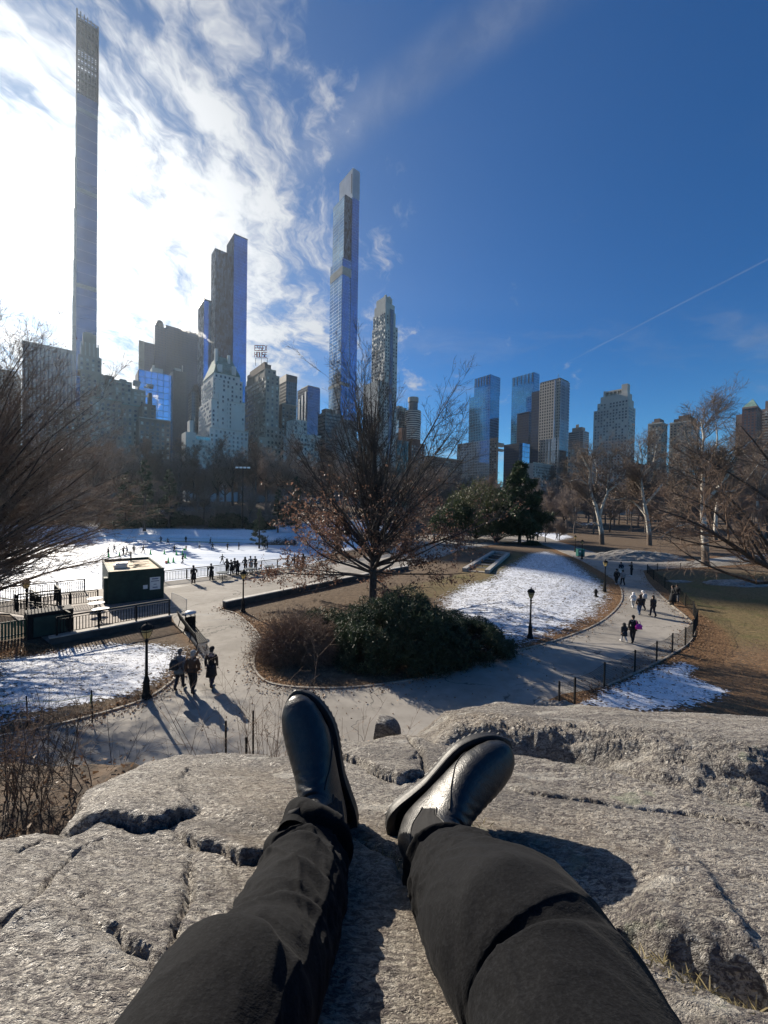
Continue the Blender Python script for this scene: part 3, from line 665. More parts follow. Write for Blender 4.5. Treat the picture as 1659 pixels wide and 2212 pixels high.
# --- far-left low block, the finned slab, the stepped masonry tower
T = Tower("apartment_block", "low grey block behind the bare tree at the edge of the skyline under the glare", "building", -10, 350)
T.add("wall", M_GRY, [(-30, T.A(38), 0, 30, 0, T.z(795))])
T.windows([('n', 0, 0, T.A(38), 60, T.z(797))], keep=60)
T = Tower("office_slab", "wide grey office slab with close vertical fins beside the slender tower", "building", 48, 330)
T.add("glass_facade", G_SLAB, [(0, T.A(162), 0, 28, 0, T.z(735)-3.2)])
T.add("parapet", M_GRY, [(-0.25, T.A(162)+0.2, -0.25, 28.2, T.z(735)-3.2, T.z(735))])
T.add("roof_plant", M_GRY, [(8, 30, 6, 20, T.z(735), T.z(735)+0.8)])
T = Tower("hotel_tower", "stepped stone hotel tower with a square crown in front of the slender tower", "building", 176, 300)
e = T.A(207)
T.add("wall", M_TAN, [(-1, T.A(223), 0, 20, 0, T.z(800)), (-2.5, T.A(219), 1, 19, T.z(800), T.z(765)), (-1, T.A(214), 2, 18, T.z(765), T.z(742))])
T.add("crown", M_TAN, [(0.5, e, 3, 15, T.z(742), T.z(714)), (2, e-2, 4.5, 13, T.z(714), T.z(710))])
for i in range(5): T.add("buttress", M_LIME, [(-1+i*(T.A(214)+0.8)/4.4, -1+i*(T.A(214)+0.8)/4.4+0.9, 1.4, 2.2, T.z(765), T.z(736))])
T.windows([('n', 0, -1, T.A(223), T.z(960), T.z(802)), ('n', 1, -2, T.A(219), T.z(800), T.z(767))], da=2.8)
# --- row of park-front hotels
T = Tower("hotel_block", "stepped tan hotel block with a pale cornice band behind the bare trees", "building", 212, 285)
T.add("wall", M_TAN, [(0, T.A(246), 0, 24, 0, T.z(808)), (T.A(246), T.A(285), 1.5, 24, 0, T.z(812)), (T.A(285), T.A(314), 0.8, 22, 0, T.z(826)), (-6, T.A(262), -3, 0, 0, T.z(862)), (T.A(262), T.A(318), -4, 0, 0, T.z(868))])
T.add("cornice", simple("verdigris_trim", (0.30, 0.36, 0.33), 0.6), [(-6.4, T.A(262)+.3, -3.6, -2.6, T.z(862), T.z(860)), (T.A(262)+.4, T.A(318)+.4, -4.6, -3.4, T.z(868), T.z(865.6))])
T.add("dormer", M_GRY, [(4+i*9, 8.5+i*9, 3, 9, T.z(812)-0.5, T.z(812)+2.6-(i % 2)) for i in range(4)])
T.add("balcony", M_LIME, [(T.A(250)+i*6, T.A(250)+i*6+3.4, 0.4, 1.5, T.z(840)+k*7, T.z(840)+k*7+1.1) for i in range(4) for k in range(2)])
T.windows([('n', 0, 0, T.A(246), 40, T.z(810)), ('n', 1.5, T.A(246), T.A(285), T.z(866), T.z(814)), ('n', 0.8, T.A(285), T.A(314), T.z(866), T.z(828)), ('n', -4, T.A(262), T.A(318), 30, T.z(872)), ('n', -3, -6, T.A(262), 30, T.z(866))], da=3.0)
T = Tower("hotel_block", "lower brown hotel wing with a setback terrace left of the blue glass block", "building", 300, 280)
T.add("wall", M_BRN, [(0, T.A(368), 0, 22, 0, T.z(902)), (2, T.A(338), 3, 20, T.z(902), T.z(868)), (T.A(322), T.A(330), 4, 9, T.z(868), T.z(842))])
T.add("parapet", M_LIME, [(-0.3, T.A(368)+.3, -0.4, 0.5, T.z(902), T.z(900))])
T.windows([('n', 0, 0, T.A(368), 25, T.z(905)), ('n', 3, 2, T.A(338), T.z(900), T.z(870))], da=3.0, keep=80)
# --- blue glass block and the black slab
T = Tower("glass_block", "bright blue glass block reflecting the sky above the brown hotel wing", "building", 298, 430)
T.add("glass_facade", G_BLUE, [(0, T.A(376), 0, 26, 0, T.z(797))])
T.add("roof_plant", M_LIME, [(T.A(328), T.A(352), 3, 16, T.z(797), T.z(797)+6), (T.A(330), T.A(334), 4, 8, T.z(797)+6, T.z(797)+9)])
T.add("side_wall", M_DRK, [(-0.6, 0, 0.3, 26, 0, T.z(799))])
T = Tower("office_slab", "plain black slab next to the blue glass block", "building", 372, 445)
T.add("wall", M_DRK, [(0, T.A(401), 0, 24, 0, T.z(799))])
T.add("roof_plant", M_GRY, [(2, 9, 4, 12, T.z(799), T.z(799)+4), (10, 11, 5, 6, T.z(799), T.z(799)+9)])
# --- dark domed tower with its slab
T = Tower("skyscraper", "dark skyscraper with a round domed cap on one shoulder and a flat slab beside it", "skyscraper", 332, 560)
ad = T.A(357); T.add("glass_facade", G_DARK, [(0, ad, 0, 20, 0, T.z(702)), (ad, T.A(427), 4, 26, 0, T.z(699, ad)), (-T.D*0.03, 0, 3, 20, 0, T.z(742))])
mb = MB(); cc = T.pt(ad*0.52, 9)-T.P; r_ = ad*0.36
mb.lathe([(r_, T.z(702)-1), (r_, T.z(694)), (r_*0.95, T.z(690)), (r_*0.72, T.z(686)), (r_*0.3, T.z(684)), (0.2, T.z(683.6))], (cc[0], cc[1], 0), 20); mb.build("dome", M_DRK, T.o, True)
T.add("stone_wing", M_TAN, [(-T.D*0.035, -T.D*0.03+4, 1, 3, 0, T.z(742))])
# --- tall blue tower with the dark flecked face
T = Tower("skyscraper", "tall stepped blue glass skyscraper with a dark flecked side face, behind the white hotel", "skyscraper", 500, 480)
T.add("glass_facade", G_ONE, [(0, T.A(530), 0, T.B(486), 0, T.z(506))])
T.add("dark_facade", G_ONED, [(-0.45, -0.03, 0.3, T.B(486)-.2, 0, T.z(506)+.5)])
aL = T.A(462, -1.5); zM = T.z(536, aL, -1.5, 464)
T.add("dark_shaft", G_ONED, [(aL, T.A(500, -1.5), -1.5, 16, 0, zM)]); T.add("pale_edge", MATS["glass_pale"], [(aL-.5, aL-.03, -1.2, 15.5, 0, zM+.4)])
T.add("crown_screen", M_DRK, [(-0.3, 1.2, -0.3, T.B(486), T.z(506), T.z(503.5)), (1.2, T.A(530)+.3, -0.3, 1.2, T.z(506), T.z(504)), (T.A(530)-1, T.A(530)+.3, 1.2, T.B(486), T.z(506), T.z(505))])
T = Tower("skyscraper", "blue glass wing with a pale edge stepping up to the tall blue skyscraper", "skyscraper", 437, 470)
T.add("glass_facade", G_ONE, [(0, T.A(464), 0, T.B(426), 0, T.z(648))])
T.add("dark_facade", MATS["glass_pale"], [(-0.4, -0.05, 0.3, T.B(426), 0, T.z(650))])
T.add("crown_screen", M_DRK, [(-.3, .9, -.3, T.B(426), T.z(648), T.z(643)), (.9, T.A(464)+.2, -.3, .9, T.z(648), T.z(645))])
T = Tower("office_tower", "narrow dark pointed building squeezed beside the white hotel", "building", 412, 480)
T.add("wall", G_GRN, [(0, T.A(436), 0, 18, 0, T.z(845))]); T.hip("roof", M_DRK, 0, T.A(436), 0, 18, T.z(845), T.z(826), 0.3)
T = Tower("town_block", "small pale building with a glazed roof room at the foot of the white hotel", "building", 400, 280)
T.add("wall", M_LIME, [(0, T.A(424), 0, 14, 0, T.z(932)), (T.A(424), T.A(458), 0.5, 12, 0, T.z(946)), (3, T.A(419), 2, 10, T.z(932), T.z(905))])
T.add("roof_room", glass("green_roof_glass", (0.25, 0.40, 0.38), (0.2, 0.2, 0.2), 1.2, 3, 0.2, 0.7), [(T.A(425), T.A(456), 2, 10, T.z(946), T.z(938))])
T.add("chimney", M_DRK, [(4, 5.2, 4, 5.5, T.z(905), T.z(893)), (7, 8, 4, 5.5, T.z(905), T.z(896))])
T.windows([('n', 0, 0, T.A(424), 20, T.z(934)), ('n', .5, T.A(424), T.A(458), 20, T.z(947))], da=2.6, keep=60)
# --- the white hotel with the copper roof
T = Tower("hotel_tower", "white brick hotel tower under a steep green copper roof with two chimneys", "building", 458, 300)
A_ = T.A; b1 = T.B(434); z1, z2, z3 = T.z(925), T.z(862), T.z(812)
T.add("wall", M_WHT, [(-3, A_(533), -3, b1+4, 0, z1), (-1.5, A_(527), -1.5, b1+2, z1, z2), (0, A_(523), 0, b1, z2, z3), (1.0, A_(518), 1.0, b1-1, z3, T.z(802)),
                      (A_(470), A_(488), -2.4, 0, z1, T.z(845)), (A_(497), A_(516), -2.2, 0, z1, T.z(868)), (A_(463), A_(478), -0.9, 0, z2, T.z(818))])
T.hip("roof", M_COP, 0.6, A_(518)+.5, 0.6, b1-.6, T.z(802), T.z(758), 0.5)
T.add("chimney", M_WHT, [(A_(459)+3.2, A_(459)+5.0, 6.5, 9, T.z(782), T.z(744))]); T.add("chimney", M_WHT, [(A_(496), A_(496)+1.8, 6.5, 9, T.z(782), T.z(752))])
for i, px in enumerate((470, 500)): T.add("dormer", M_WHT, [(A_(px), A_(px)+3.2, 0.2, 4, T.z(800), T.z(783-i*2))])
T.add("cornice", M_LIME, [(-3.3, A_(533)+.3, -3.4, -2.7, z1-.4, z1+.4), (-1.8, A_(527)+.3, -1.9, -1.2, z2-.4, z2+.4)])
T.windows([('n', 0, 0, A_(523), z2, z3), ('n', 1, 1, A_(518), z3, T.z(802)), ('n', -1.5, -1.5, A_(527), z1, z2), ('n', -3, -3, A_(533), 30, z1), ('e', 0, 0, b1, z2, z3), ('e', -1.5, -1, b1+2, z1, z2), ('e', -3, -2, b1+4, 30, z1), ('n', -2.4, A_(470), A_(488), z1, T.z(848))], da=2.9, w=1.35)
# --- the hotel with the roof sign
T = Tower("hotel_tower", "brown stepped hotel tower carrying a large roof sign that reads ESSEX HOUSE", "building", 571, 310)
A_ = T.A; b1 = T.B(528)
T.add("wall", M_TAN, [(0, A_(602), 0, b1, 0, T.z(806)), (0.8, A_(597), 2, b1-2, T.z(806), T.z(793)), (-0.5, A_(606), -3, 0, 0, T.z(922)), (-7, A_(616), -6, -3, 0, T.z(948))])
T.add("crown", M_BRN, [(0.5, A_(588), 4, b1-4, T.z(793), T.z(782)), (-0.5+1.5, A_(582), 6, b1-9, T.z(782), T.z(776))])
for i in range(4): T.add("buttress", M_TAN, [(-.3, .5, 2+i*(b1-5)/3.2, 3.2+i*(b1-5)/3.2, T.z(815), T.z(797))])
T.windows([('n', 0, 0, A_(602), 30, T.z(808)), ('e', 0, 0, b1, 40, T.z(808)), ('n', .8, .8, A_(597), T.z(806), T.z(794)), ('n', -6, -7, A_(616), 20, T.z(950)), ('n', -3, -.5, A_(606), T.z(948), T.z(925))], da=2.8)
LET = {'E': [(0, 0, 0, 7), (0, 7, 4, 7), (0, 3.6, 3.2, 3.6), (0, 0, 4, 0)], 'S': [(4, 7, 0, 7), (0, 7, 0, 3.6), (0, 3.6, 4, 3.6), (4, 3.6, 4, 0), (4, 0, 0, 0)], 'X': [(0, 0, 4, 7), (0, 7, 4, 0)],
       'H': [(0, 0, 0, 7), (4, 0, 4, 7), (0, 3.6, 4, 3.6)], 'O': [(0, 0, 0, 7), (4, 0, 4, 7), (0, 7, 4, 7), (0, 0, 4, 0)], 'U': [(0, 0, 0, 7), (4, 0, 4, 7), (0, 0, 4, 0)]}
sg = thing("roof_sign", "open-frame red letter sign reading ESSEX HOUSE on the brown hotel's roof", "sign", (0, 0, 0))
q0, q1 = at(546.5, 1092, 302), at(574, 1092, 302); ztop, zbot = at(560, 748, 302).z, at(560, 775, 302).z
Lx = Vector((q1.x-q0.x, q1.y-q0.y, 0)); ux = Lx.normalized(); wtot = Lx.length; hh = (ztop-zbot); cell = wtot/5
sg.location = (q0.x, q0.y, zbot)
for row, word in enumerate(("HOUSE", "ESSEX")):
    for i, ch in enumerate(word):
        mb = MB(); s_ = cell*0.72/4; sy = hh*0.40/7; z0_ = hh*(0.05+0.52*row)
        for x0, y0, x1, y1 in LET[ch]:
            p = ux*(i*cell+x0*s_)+Vector((0, 0, z0_+y0*sy)); q = ux*(i*cell+x1*s_)+Vector((0, 0, z0_+y1*sy)); dv = (q-p).normalized()*0.2
            mb.bar(p-dv, q+dv, 0.40, 0.4)
        mb.build("letter", M_SGN, sg)
mb = MB()
for i in range(3): mb.bar(ux*((.1+i*2.3)*cell)+Vector((0.3, 0.7, -6)), ux*((.1+i*2.3)*cell)+Vector((0.3, 0.7, .2)), 0.25)
mb.bar(Vector((0.3, 0.7, -.3)), ux*wtot+Vector((0.3, 0.7, -.3)), 0.12)
mb.build("frame", M_DRK, sg)
# --- dark towers between the signed hotel and the supertall
T = Tower("office_tower", "dark green glass tower just behind the hotel with the roof sign", "building", 615, 430)
T.add("glass_facade", G_GRN, [(0, T.A(640), 0, T.B(599), 0, T.z(823))]); T.add("crown", M_DRK, [(-.2, T.A(640)+.2, -.2, T.B(599), T.z(823), T.z(808))]); T.add("roof_plant", M_GRY, [(4, 12, 4, 9, T.z(808), T.z(805))])
T = Tower("apartment_block", "plain brown block below the dark green glass tower", "building", 606, 345)
T.add("wall", M_BRN, [(0, T.A(640), 0, 20, 0, T.z(872))]); T.add("parapet", M_TAN, [(-.3, T.A(640)+.3, -.3, .6, T.z(872), T.z(870))]); T.windows([('n', 0, 0, T.A(640), 30, T.z(875))], keep=90)
T = Tower("office_tower", "dark glass tower with white vertical stripes on one face", "building", 661, 490)
b1 = T.B(641); zt = T.z(834)
T.add("glass_facade", glass("glass_violet", (0.11, 0.19, 0.30), (0.05, 0.06, 0.08), 1.6, 3.6, 0.15, 0.8, 0.1, 0.3), [(0, T.A(690), 0, b1, 0, zt)])
for k in range(3): T.add("white_stripe", simple("white_panel", (0.7, 0.7, 0.68), 0.5) if k == 0 else MATS["white_panel"], [(-.5, -.06, b1*(0.12+0.3*k), b1*(0.24+0.3*k), 0, zt-6-3*k)])
T.add("roof_plant", M_DRK, [(3, 20, 5, b1-4, zt, zt+3)])
T = Tower("apartment_block", "pale stone park-front block with a light cornice left of the bare oak", "building", 632, 290)
T.add("wall", M_LIME, [(0, T.A(692), 0, 18, 0, T.z(936)), (2, T.A(668), 4, 17, T.z(936), T.z(902))]); T.add("cornice", M_WHT, [(-.4, T.A(692)+.4, -.6, .5, T.z(937), T.z(934))])
T.windows([('n', 0, 0, T.A(692), 20, T.z(940)), ('n', 4, 2, T.A(668), T.z(934), T.z(904))], da=2.7)
T = Tower("apartment_block", "dark banded apartment block at the foot of the supertall glass tower", "building", 700, 335)
T.add("wall", G_BAL, [(0, T.A(741), 0, T.B(686), 0, T.z(890))]); T.add("roof_plant", M_BRN, [(2, 12, 3, 10, T.z(890), T.z(880))])
T = Tower("apartment_block", "grey stone block with regular windows right below the supertall", "building", 742, 310)
T.add("wall", M_GRY, [(0, T.A(800), 0, 18, 0, T.z(950)), (0, T.A(772), 1, 16, T.z(950), T.z(905))]); T.add("parapet", M_LIME, [(-.3, T.A(800)+.3, -.4, .5, T.z(950), T.z(948))])
T.windows([('n', 0, 0, T.A(800), 20, T.z(953)), ('n', 1, 0, T.A(772), T.z(948), T.z(907))], da=2.8, keep=90)
# --- the supertall
T = Tower("skyscraper", "supertall glass skyscraper with a ribbed crown and a cantilevered lower shaft", "skyscraper", 751, 525)
A_ = T.A; zt = T.z(362)
T.add("glass_facade", G_ONE, [(0, A_(768), 0, T.B(726), 0, T.z(425))])
T.add("crown", glass("crown_ribs", (0.45, 0.47, 0.5), (0.30, 0.31, 0.33), 1.7, 300, 0.35, 0.5, 0.3, 0.1), [(-.1, A_(768)+.1, -.1, T.B(725), T.z(425), zt)])
T.add("crown_slot", M_DRK, [(-.35, -.1, 1.6, 3.6, T.z(415), T.z(373))])
T.add("east_shaft", G_CPT, [(-11, 2, 3.0, T.B(726)-1, T.z(563), T.z(428)), (-14, 1.5, 1.0, T.B(726)-1, 0, T.z(563)-.2)])
o = T.add("north_shaft", G_ONED, [(-10.6, -0.3, 2.2, 2.9, T.z(580), T.z(426))])
T.add("north_shaft", G_ONE, [(-13.7, -3.5, 0.3, 0.9, 0, T.z(568))])
T.add("mechanical_band", M_GRY, [(-14.3, 1.2, 0.05, T.B(726)-.7, T.z(600), T.z(583)), (-14.3, 1.2, 0.05, T.B(726)-.7, T.z(836), T.z(829))])
# --- limestone residential tower
T = Tower("skyscraper", "slim limestone apartment skyscraper with a stepped crown right of the supertall", "skyscraper", 826, 400)
A_ = T.A; bL = T.B(800)
T.add("wall", M_LIME, [(0, A_(855), 0, bL, 0, T.z(698)), (0.4, A_(851), 0.8, bL-1, T.z(698), T.z(668)), (0.8, A_(849.5), 1.6, bL-2.5, T.z(668), T.z(650)), (-6, A_(848), 3, bL+6, 0, T.z(822))])
T.add("crown", M_LIME, [(1.4+i*(A_(846)-1.4)/4, 1.4+(i+0.72)*(A_(846)-1.4)/4, 2.2, 5.0, T.z(650), T.z(633+(i % 2)*3)) for i in range(4)] + [(1.6, A_(846), 5, bL-4.5, T.z(650), T.z(635))])
T.add("bay_window", glass("bay_glass", (0.16, 0.22, 0.30), (0.2, 0.19, 0.17), 1.2, 3.4, 0.25, 0.7), [(A_(838), A_(845), -.5, 0, 0, T.z(663))])
T.windows([('n', 0, 0, A_(838), 50, T.z(700)), ('n', 0, A_(845), A_(855), 50, T.z(700)), ('e', 0, 0, bL, 50, T.z(700)), ('e', .4, .8, bL-1, T.z(698), T.z(670)), ('n', .4, .4, A_(838), T.z(698), T.z(668))], da=2.6, w=1.4)
# --- small glass and balcony towers seen through the oak
T = Tower("office_tower", "faceted blue-green glass tower seen through the oak's branches", "building", 858, 600)
mb = MB(); aa = T.A(880); b1 = 26; zt = T.z(878); q = [T.pt(*c)-T.P for c in ((0, 0), (aa, 0), (aa, b1), (0, b1))]
nf = 8; 
for i in range(nf):
    z0, z1 = zt*i/nf, zt*(i+1)/nf; k0, k1 = (2.5, 0) if i % 2 else (0, 2.5)
    mb.prism([(q[0][0]+BU[0]*k0, q[0][1]+BU[1]*k0), tuple(q[1]-BU*k0), tuple(q[2]), tuple(q[3])], z0, z1)
mb.build("glass_facade", glass("glass_teal", (0.25, 0.40, 0.45), (0.3, 0.33, 0.35), 3, 4, 0.25, 0.8), T.o); T.add("roof_plant", M_GRY, [(4, 12, 5, 12, zt, zt+3)])
T = Tower("apartment_tower", "rounded balcony tower with pale slab bands right of the oak's crown", "building", 900, 590)
c = T.pt(0, 12)-T.P; r_ = 590*16.5/830; mb = MB(); mb.lathe([(r_, 0), (r_, T.z(885)), (r_*0.62, T.z(885)), (r_*0.62, T.z(857))], (c[0], c[1], 0), 16); mb.build("wall", simple("tower_glass_grey", (0.06, 0.075, 0.085), 0.2, 0.3, 0.5), T.o)
mb = MB()
for zz in np.arange(60, T.z(886), 3.3): mb.lathe([(r_+.9, zz), (r_+.9, zz+1.2)], (c[0], c[1], 0), 16)
mb.build("balcony", M_LIME, T.o); mb = MB().lathe([(r_*0.7, T.z(866)), (r_*0.7, T.z(856))], (c[0], c[1], 0), 16); mb.build("crown", M_GRY, T.o)
T = Tower("apartment_block", "red-brown brick block at the foot of the rounded balcony tower", "building", 886, 430)
T.add("wall", M_RED, [(0, T.A(918), 0, 16, 0, T.z(955)), (4, T.A(912), 3, 14, T.z(955), T.z(945))]); T.windows([('n', 0, 0, T.A(918), 30, T.z(958))], keep=60)
T = Tower("office_block", "dark glass block with a brick water tower house behind the oak", "building", 855, 420)
T.add("wall", G_GRN, [(0, T.A(884), 0, 18, 0, T.z(950))]); T.add("water_tower_house", M_RED, [(T.A(872), T.A(882), 3, 9, T.z(950), T.z(920))])
# --- twin glass towers at the circle
T = Tower("skyscraper", "blue glass tower with a notched crown, the twin nearer the oak", "skyscraper", 1054, 560)
A_ = T.A; T.add("glass_facade", G_TW, [(0, A_(1077), 0, T.B(1012), 0, T.z(848))]); u0 = 3.0
T.add("upper_shaft", G_TW, [(1.2, A_(1079.5), 1.2, T.B(1021), T.z(848), T.z(808)+0.5)])
mb = []
for i in range(6): mb.append((0.6, 1.2, 2+i*(T.B(1021)-3)/5.5, 2.8+i*(T.B(1021)-3)/5.5, T.z(828), T.z(808)))
T.add("crown_fin", M_DRK, mb); T.add("podium", glass("podium_glass", (0.24, 0.36, 0.5), (0.15, 0.2, 0.25), 3, 4, 0.3, 0.8), [(-8, A_(1062), -6, T.B(995), 0, T.z(952))])
T = Tower("skyscraper", "blue glass tower partly hidden by the bronze gridded tower, the farther twin", "skyscraper", 1147, 600)
A_ = T.A; T.add("glass_facade", G_TW, [(0, A_(1162), 0, T.B(1103), 0, T.z(804)+.5)])
T.add("crown_fin", M_DRK, [(-.6, 0, 2+i*(T.B(1103)-3)/5.5, 2.8+i*(T.B(1103)-3)/5.5, T.z(824), T.z(804)) for i in range(6)])
T = Tower("office_tower", "black slab standing against the farther glass twin", "building", 1138, 560); T.add("glass_facade", G_DARK, [(0, T.A(1150), 0, T.B(1116), 0, T.z(890))]); T.add("parapet", M_DRK, [(-.3, T.A(1150), -.3, T.B(1116)+.2, T.z(890), T.z(889))])
T = Tower("office_block", "low black glass block between the glass twins", "building", 1118, 520); T.add("glass_facade", G_DARK, [(0, T.A(1128), 0, T.B(1089), 0, T.z(957))]); T.add("glass_wing", G_BLUE, [(T.A(1128)-2, T.A(1142), -2, 6, 0, T.z(956))])
T = Tower("apartment_block", "narrow brown block with a bridge deck at the foot of the nearer glass twin", "building", 1070, 500); T.add("wall", M_BRN, [(0, T.A(1076), 0, T.B(1058), 0, T.z(945))]); T.add("bridge_deck", M_GRY, [(T.A(1076), T.A(1092), 2, 6, T.z(962), T.z(954)), (T.A(1076), T.A(1092), 2, 6, T.z(972), T.z(967))]); T.windows([('e', 0, 0, T.B(1058), 30, T.z(948))], keep=40)
# --- bronze gridded tower
T = Tower("skyscraper", "bronze tower with a grid of windows and tall mirrored strips on its corner", "skyscraper", 1204, 480)
A_ = T.A; bT = T.B(1163); zt = T.z(818)
T.add("wall", G_BRZ, [(0, A_(1228), 0, bT, 0, zt)])
T.add("side_wing", G_DARK, [(1.5, A_(1222), bT, T.B(1145), 0, T.z(832))])
T.add("mirror_strip", G_STRP, [(A_(1208)+i*2.6, A_(1208)+i*2.6+1.3, -.5, -.05, 0, zt-1) for i in range(max(3, int((A_(1228)-A_(1208))/2.6)))])
T.add("mirror_strip", G_STRP, [(-.45, -.05, k*bT/7+.1, k*bT/7+1.5, 0, T.z(945)) for k in range(7)] + [(-.5, -.05, bT*.22, bT*.22+1.4, 0, zt)])
T.add("crown", M_DRK, [(.5, A_(1226), .5, bT-.5, zt, zt+1.6)]); T.add("mast", M_GRY, [(6, 6.4, 6, 6.4, zt, zt+9), (9, 9.3, 6, 6.3, zt, zt+6)])
T = Tower("apartment_tower", "small banded apartment tower with a stepped top between the bronze tower and the limestone tower", "building", 1256, 560)
T.add("wall", G_BAL, [(0, T.A(1272), 0, T.B(1224), 0, T.z(930))]); T.add("crown", M_TAN, [(2, T.A(1268), 3, T.B(1234), T.z(930), T.z(921)), (3, T.A(1262), 8, T.B(1241), T.z(921), T.z(914))])
T = Tower("apartment_block", "low tan block beneath the small banded tower", "building", 1244, 470); T.add("wall", M_TAN, [(0, T.A(1268), 0, T.B(1228), 0, T.z(965)), (T.A(1268), T.A(1290), 2, 14, 0, T.z(978))]); T.windows([('e', 0, 0, T.B(1228), 30, T.z(967)), ('n', 0, 0, T.A(1268), 30, T.z(967))], keep=70)
# --- limestone tower with the open loggia
T = Tower("apartment_tower", "pale limestone apartment tower with an open columned loggia near its top", "building", 1352, 440)
A_ = T.A; B_ = T.B; z4 = T.z(876); z3 = T.z(860); z2 = T.z(846)
T.add("wall", M_LIME, [(0, A_(1371), 0, B_(1281), 0, z4), (.8, A_(1369), 1, B_(1288), z4, z3), (1.4, A_(1367), 2, B_(1294), z3, z2)])
T.add("crown", M_LIME, [(2, A_(1363), 2.5, B_(1338), z2, T.z(826)), (2.5, A_(1360), B_(1338), B_(1304), T.z(838), T.z(834.5)), (9, A_(1360), B_(1338), B_(1304), z2, T.z(838)), (2.5, A_(1360), B_(1304), B_(1299), z2, T.z(833))])
T.add("column", M_LIME, [(2.5, 3.6, B_(1338)+i*(B_(1304)-B_(1338))/4, B_(1338)+i*(B_(1304)-B_(1338))/4+1.0, z2, T.z(838)) for i in range(1, 4)])
T.windows([('e', 0, 1, B_(1281)-1, 40, z4), ('n', 0, 0, A_(1371), 40, z4), ('e', .8, 1, B_(1288), z4, z3)], da=3.0, w=1.7, h=2.0)
T.add("balcony", M_DRK, [(-.5, -.05, B_(1330), B_(1336)-2+6, z4-9-k*14, z4-7.8-k*14) for k in range(4)])
# --- old apartment houses over the sycamores
for (xc, D, xl, xr, y0, y1, lab) in ((1425, 450, 1399, 1441, 912, 902, "tan apartment house with a flat water-tank penthouse over the sycamores"), (1488, 455, 1446, 1511, 908, 894, "wider tan apartment house with a taller penthouse at one end over the sycamores")):
    T = Tower("apartment_block", lab, "building", xc, D); T.add("wall", M_TAN, [(0, T.A(xr), 0, T.B(xl), 0, T.z(y0))]); T.add("penthouse", M_BRN, [(2, T.A(xr)-2, 3, T.B(xl)*0.62, T.z(y0), T.z(y1)), (3, T.A(xr)-3, T.B(xl)*0.62, T.B(xl)-3, T.z(y0), T.z(y1+6))])
    T.add("cornice", M_LIME, [(-.4, 0, -.4, T.B(xl)+.3, T.z(y0)-1.2, T.z(y0)+.3), (0, T.A(xr)+.3, -.4, 0, T.z(y0)-1.2, T.z(y0)+.3)])
    T.windows([('e', 0, 0, T.B(xl), 30, T.z(y0+3)), ('n', 0, 0, T.A(xr), 30, T.z(y0+3))], keep=90)
T = Tower("apartment_tower", "red brick tower with a pyramid roof at the edge of the skyline", "building", 1628, 470)
T.add("wall", glass("red_grid", (0.10, 0.12, 0.13), (0.17, 0.085, 0.06), 3.4, 3.4, 1.0, 0.5, 0.2, 0.8), [(0, T.A(1645), 0, T.B(1601), 0, T.z(876))]); T.add("side_wing", M_PNK, [(1, T.A(1643), T.B(1601), T.B(1588), 0, T.z(890))])
T.hip("roof", M_COP, 0, T.A(1645), 0, T.B(1601), T.z(876), T.z(853), 0.05); T.add("cornice", M_PNK, [(-.5, T.A(1645)+.4, -.5, -.02, T.z(880), T.z(876)), (-.5, -.02, -.02, T.B(1601), T.z(880), T.z(876))])
T = Tower("apartment_tower", "pinkish brick tower at the far edge beside the pyramid-roofed tower", "building", 1700, 480)
T.add("wall", M_PNK, [(0, 20, 0, T.B(1642), 0, T.z(876)), (2, 18, 3, T.B(1650), T.z(876), T.z(858))]); T.add("balcony", M_LIME, [(-1, 0, 2, T.B(1646), z_, z_+1) for z_ in np.arange(70, T.z(880), 3.6)]); T.windows([('e', 0, 0, T.B(1642), 40, T.z(878))], keep=80)
# low city blocks closing the gaps
for i, (xc, D, xr, y, mm, lab) in enumerate(((920, 520, 1000, 985, M_BRN, "low brown block in the gap between the balcony tower and the glass twins"), (1300, 520, 1400, 985, M_GRY, "low grey block under the limestone tower's shoulder"), (1150, 460, 1230, 1000, M_GRY, "low grey street wall in front of the bronze tower's base"), (1500, 520, 1600, 970, M_BRN, "low brown block behind the sycamores near the pyramid roof"), (100, 300, 200, 880, M_BRN, "low brown block under the finned slab behind bare trees"))):
    T = Tower("town_block", lab, "building", xc, D); T.add("wall", mm, [(0, T.A(xr), 0, 16, 0, T.z(y))]); T.add("parapet", M_LIME, [(-.2, T.A(xr)+.2, -.3, .4, T.z(y), T.z(y)+1)]); T.windows([('n', 0, 0, T.A(xr), 15, T.z(y+3))], keep=60)

# ---------------------------------------------------------------- vegetation
def nrm_(v): return v/(np.linalg.norm(v, axis=-1, keepdims=True)+1e-12)
def tubes(paths, radii, k):                 # paths (B,n,3), radii (B,n) -> verts, quads
    Bn, n_, _ = paths.shape; T = nrm_(np.gradient(paths, axis=1))
    ref = np.where(np.abs(T[..., 2:3]) < 0.85, np.array([0, 0, 1.0]), np.array([1.0, 0, 0]))
    U = nrm_(np.cross(T, ref)); V = np.cross(T, U); a = np.arange(k)*2*math.pi/k
    v = paths[:, :, None, :]+radii[:, :, None, None]*(np.cos(a)[:, None]*U[:, :, None, :]+np.sin(a)[:, None]*V[:, :, None, :])
    base = (np.arange(Bn)*n_*k)[:, None, None]; i = (np.arange(n_-1)*k)[None, :, None]; j = np.arange(k)[None, None, :]; j2 = (j+1) % k
    q = np.stack([base+i+j, base+i+j2, base+i+k+j2, base+i+k+j], -1).reshape(-1, 4)
    return v.reshape(-1, 3), q
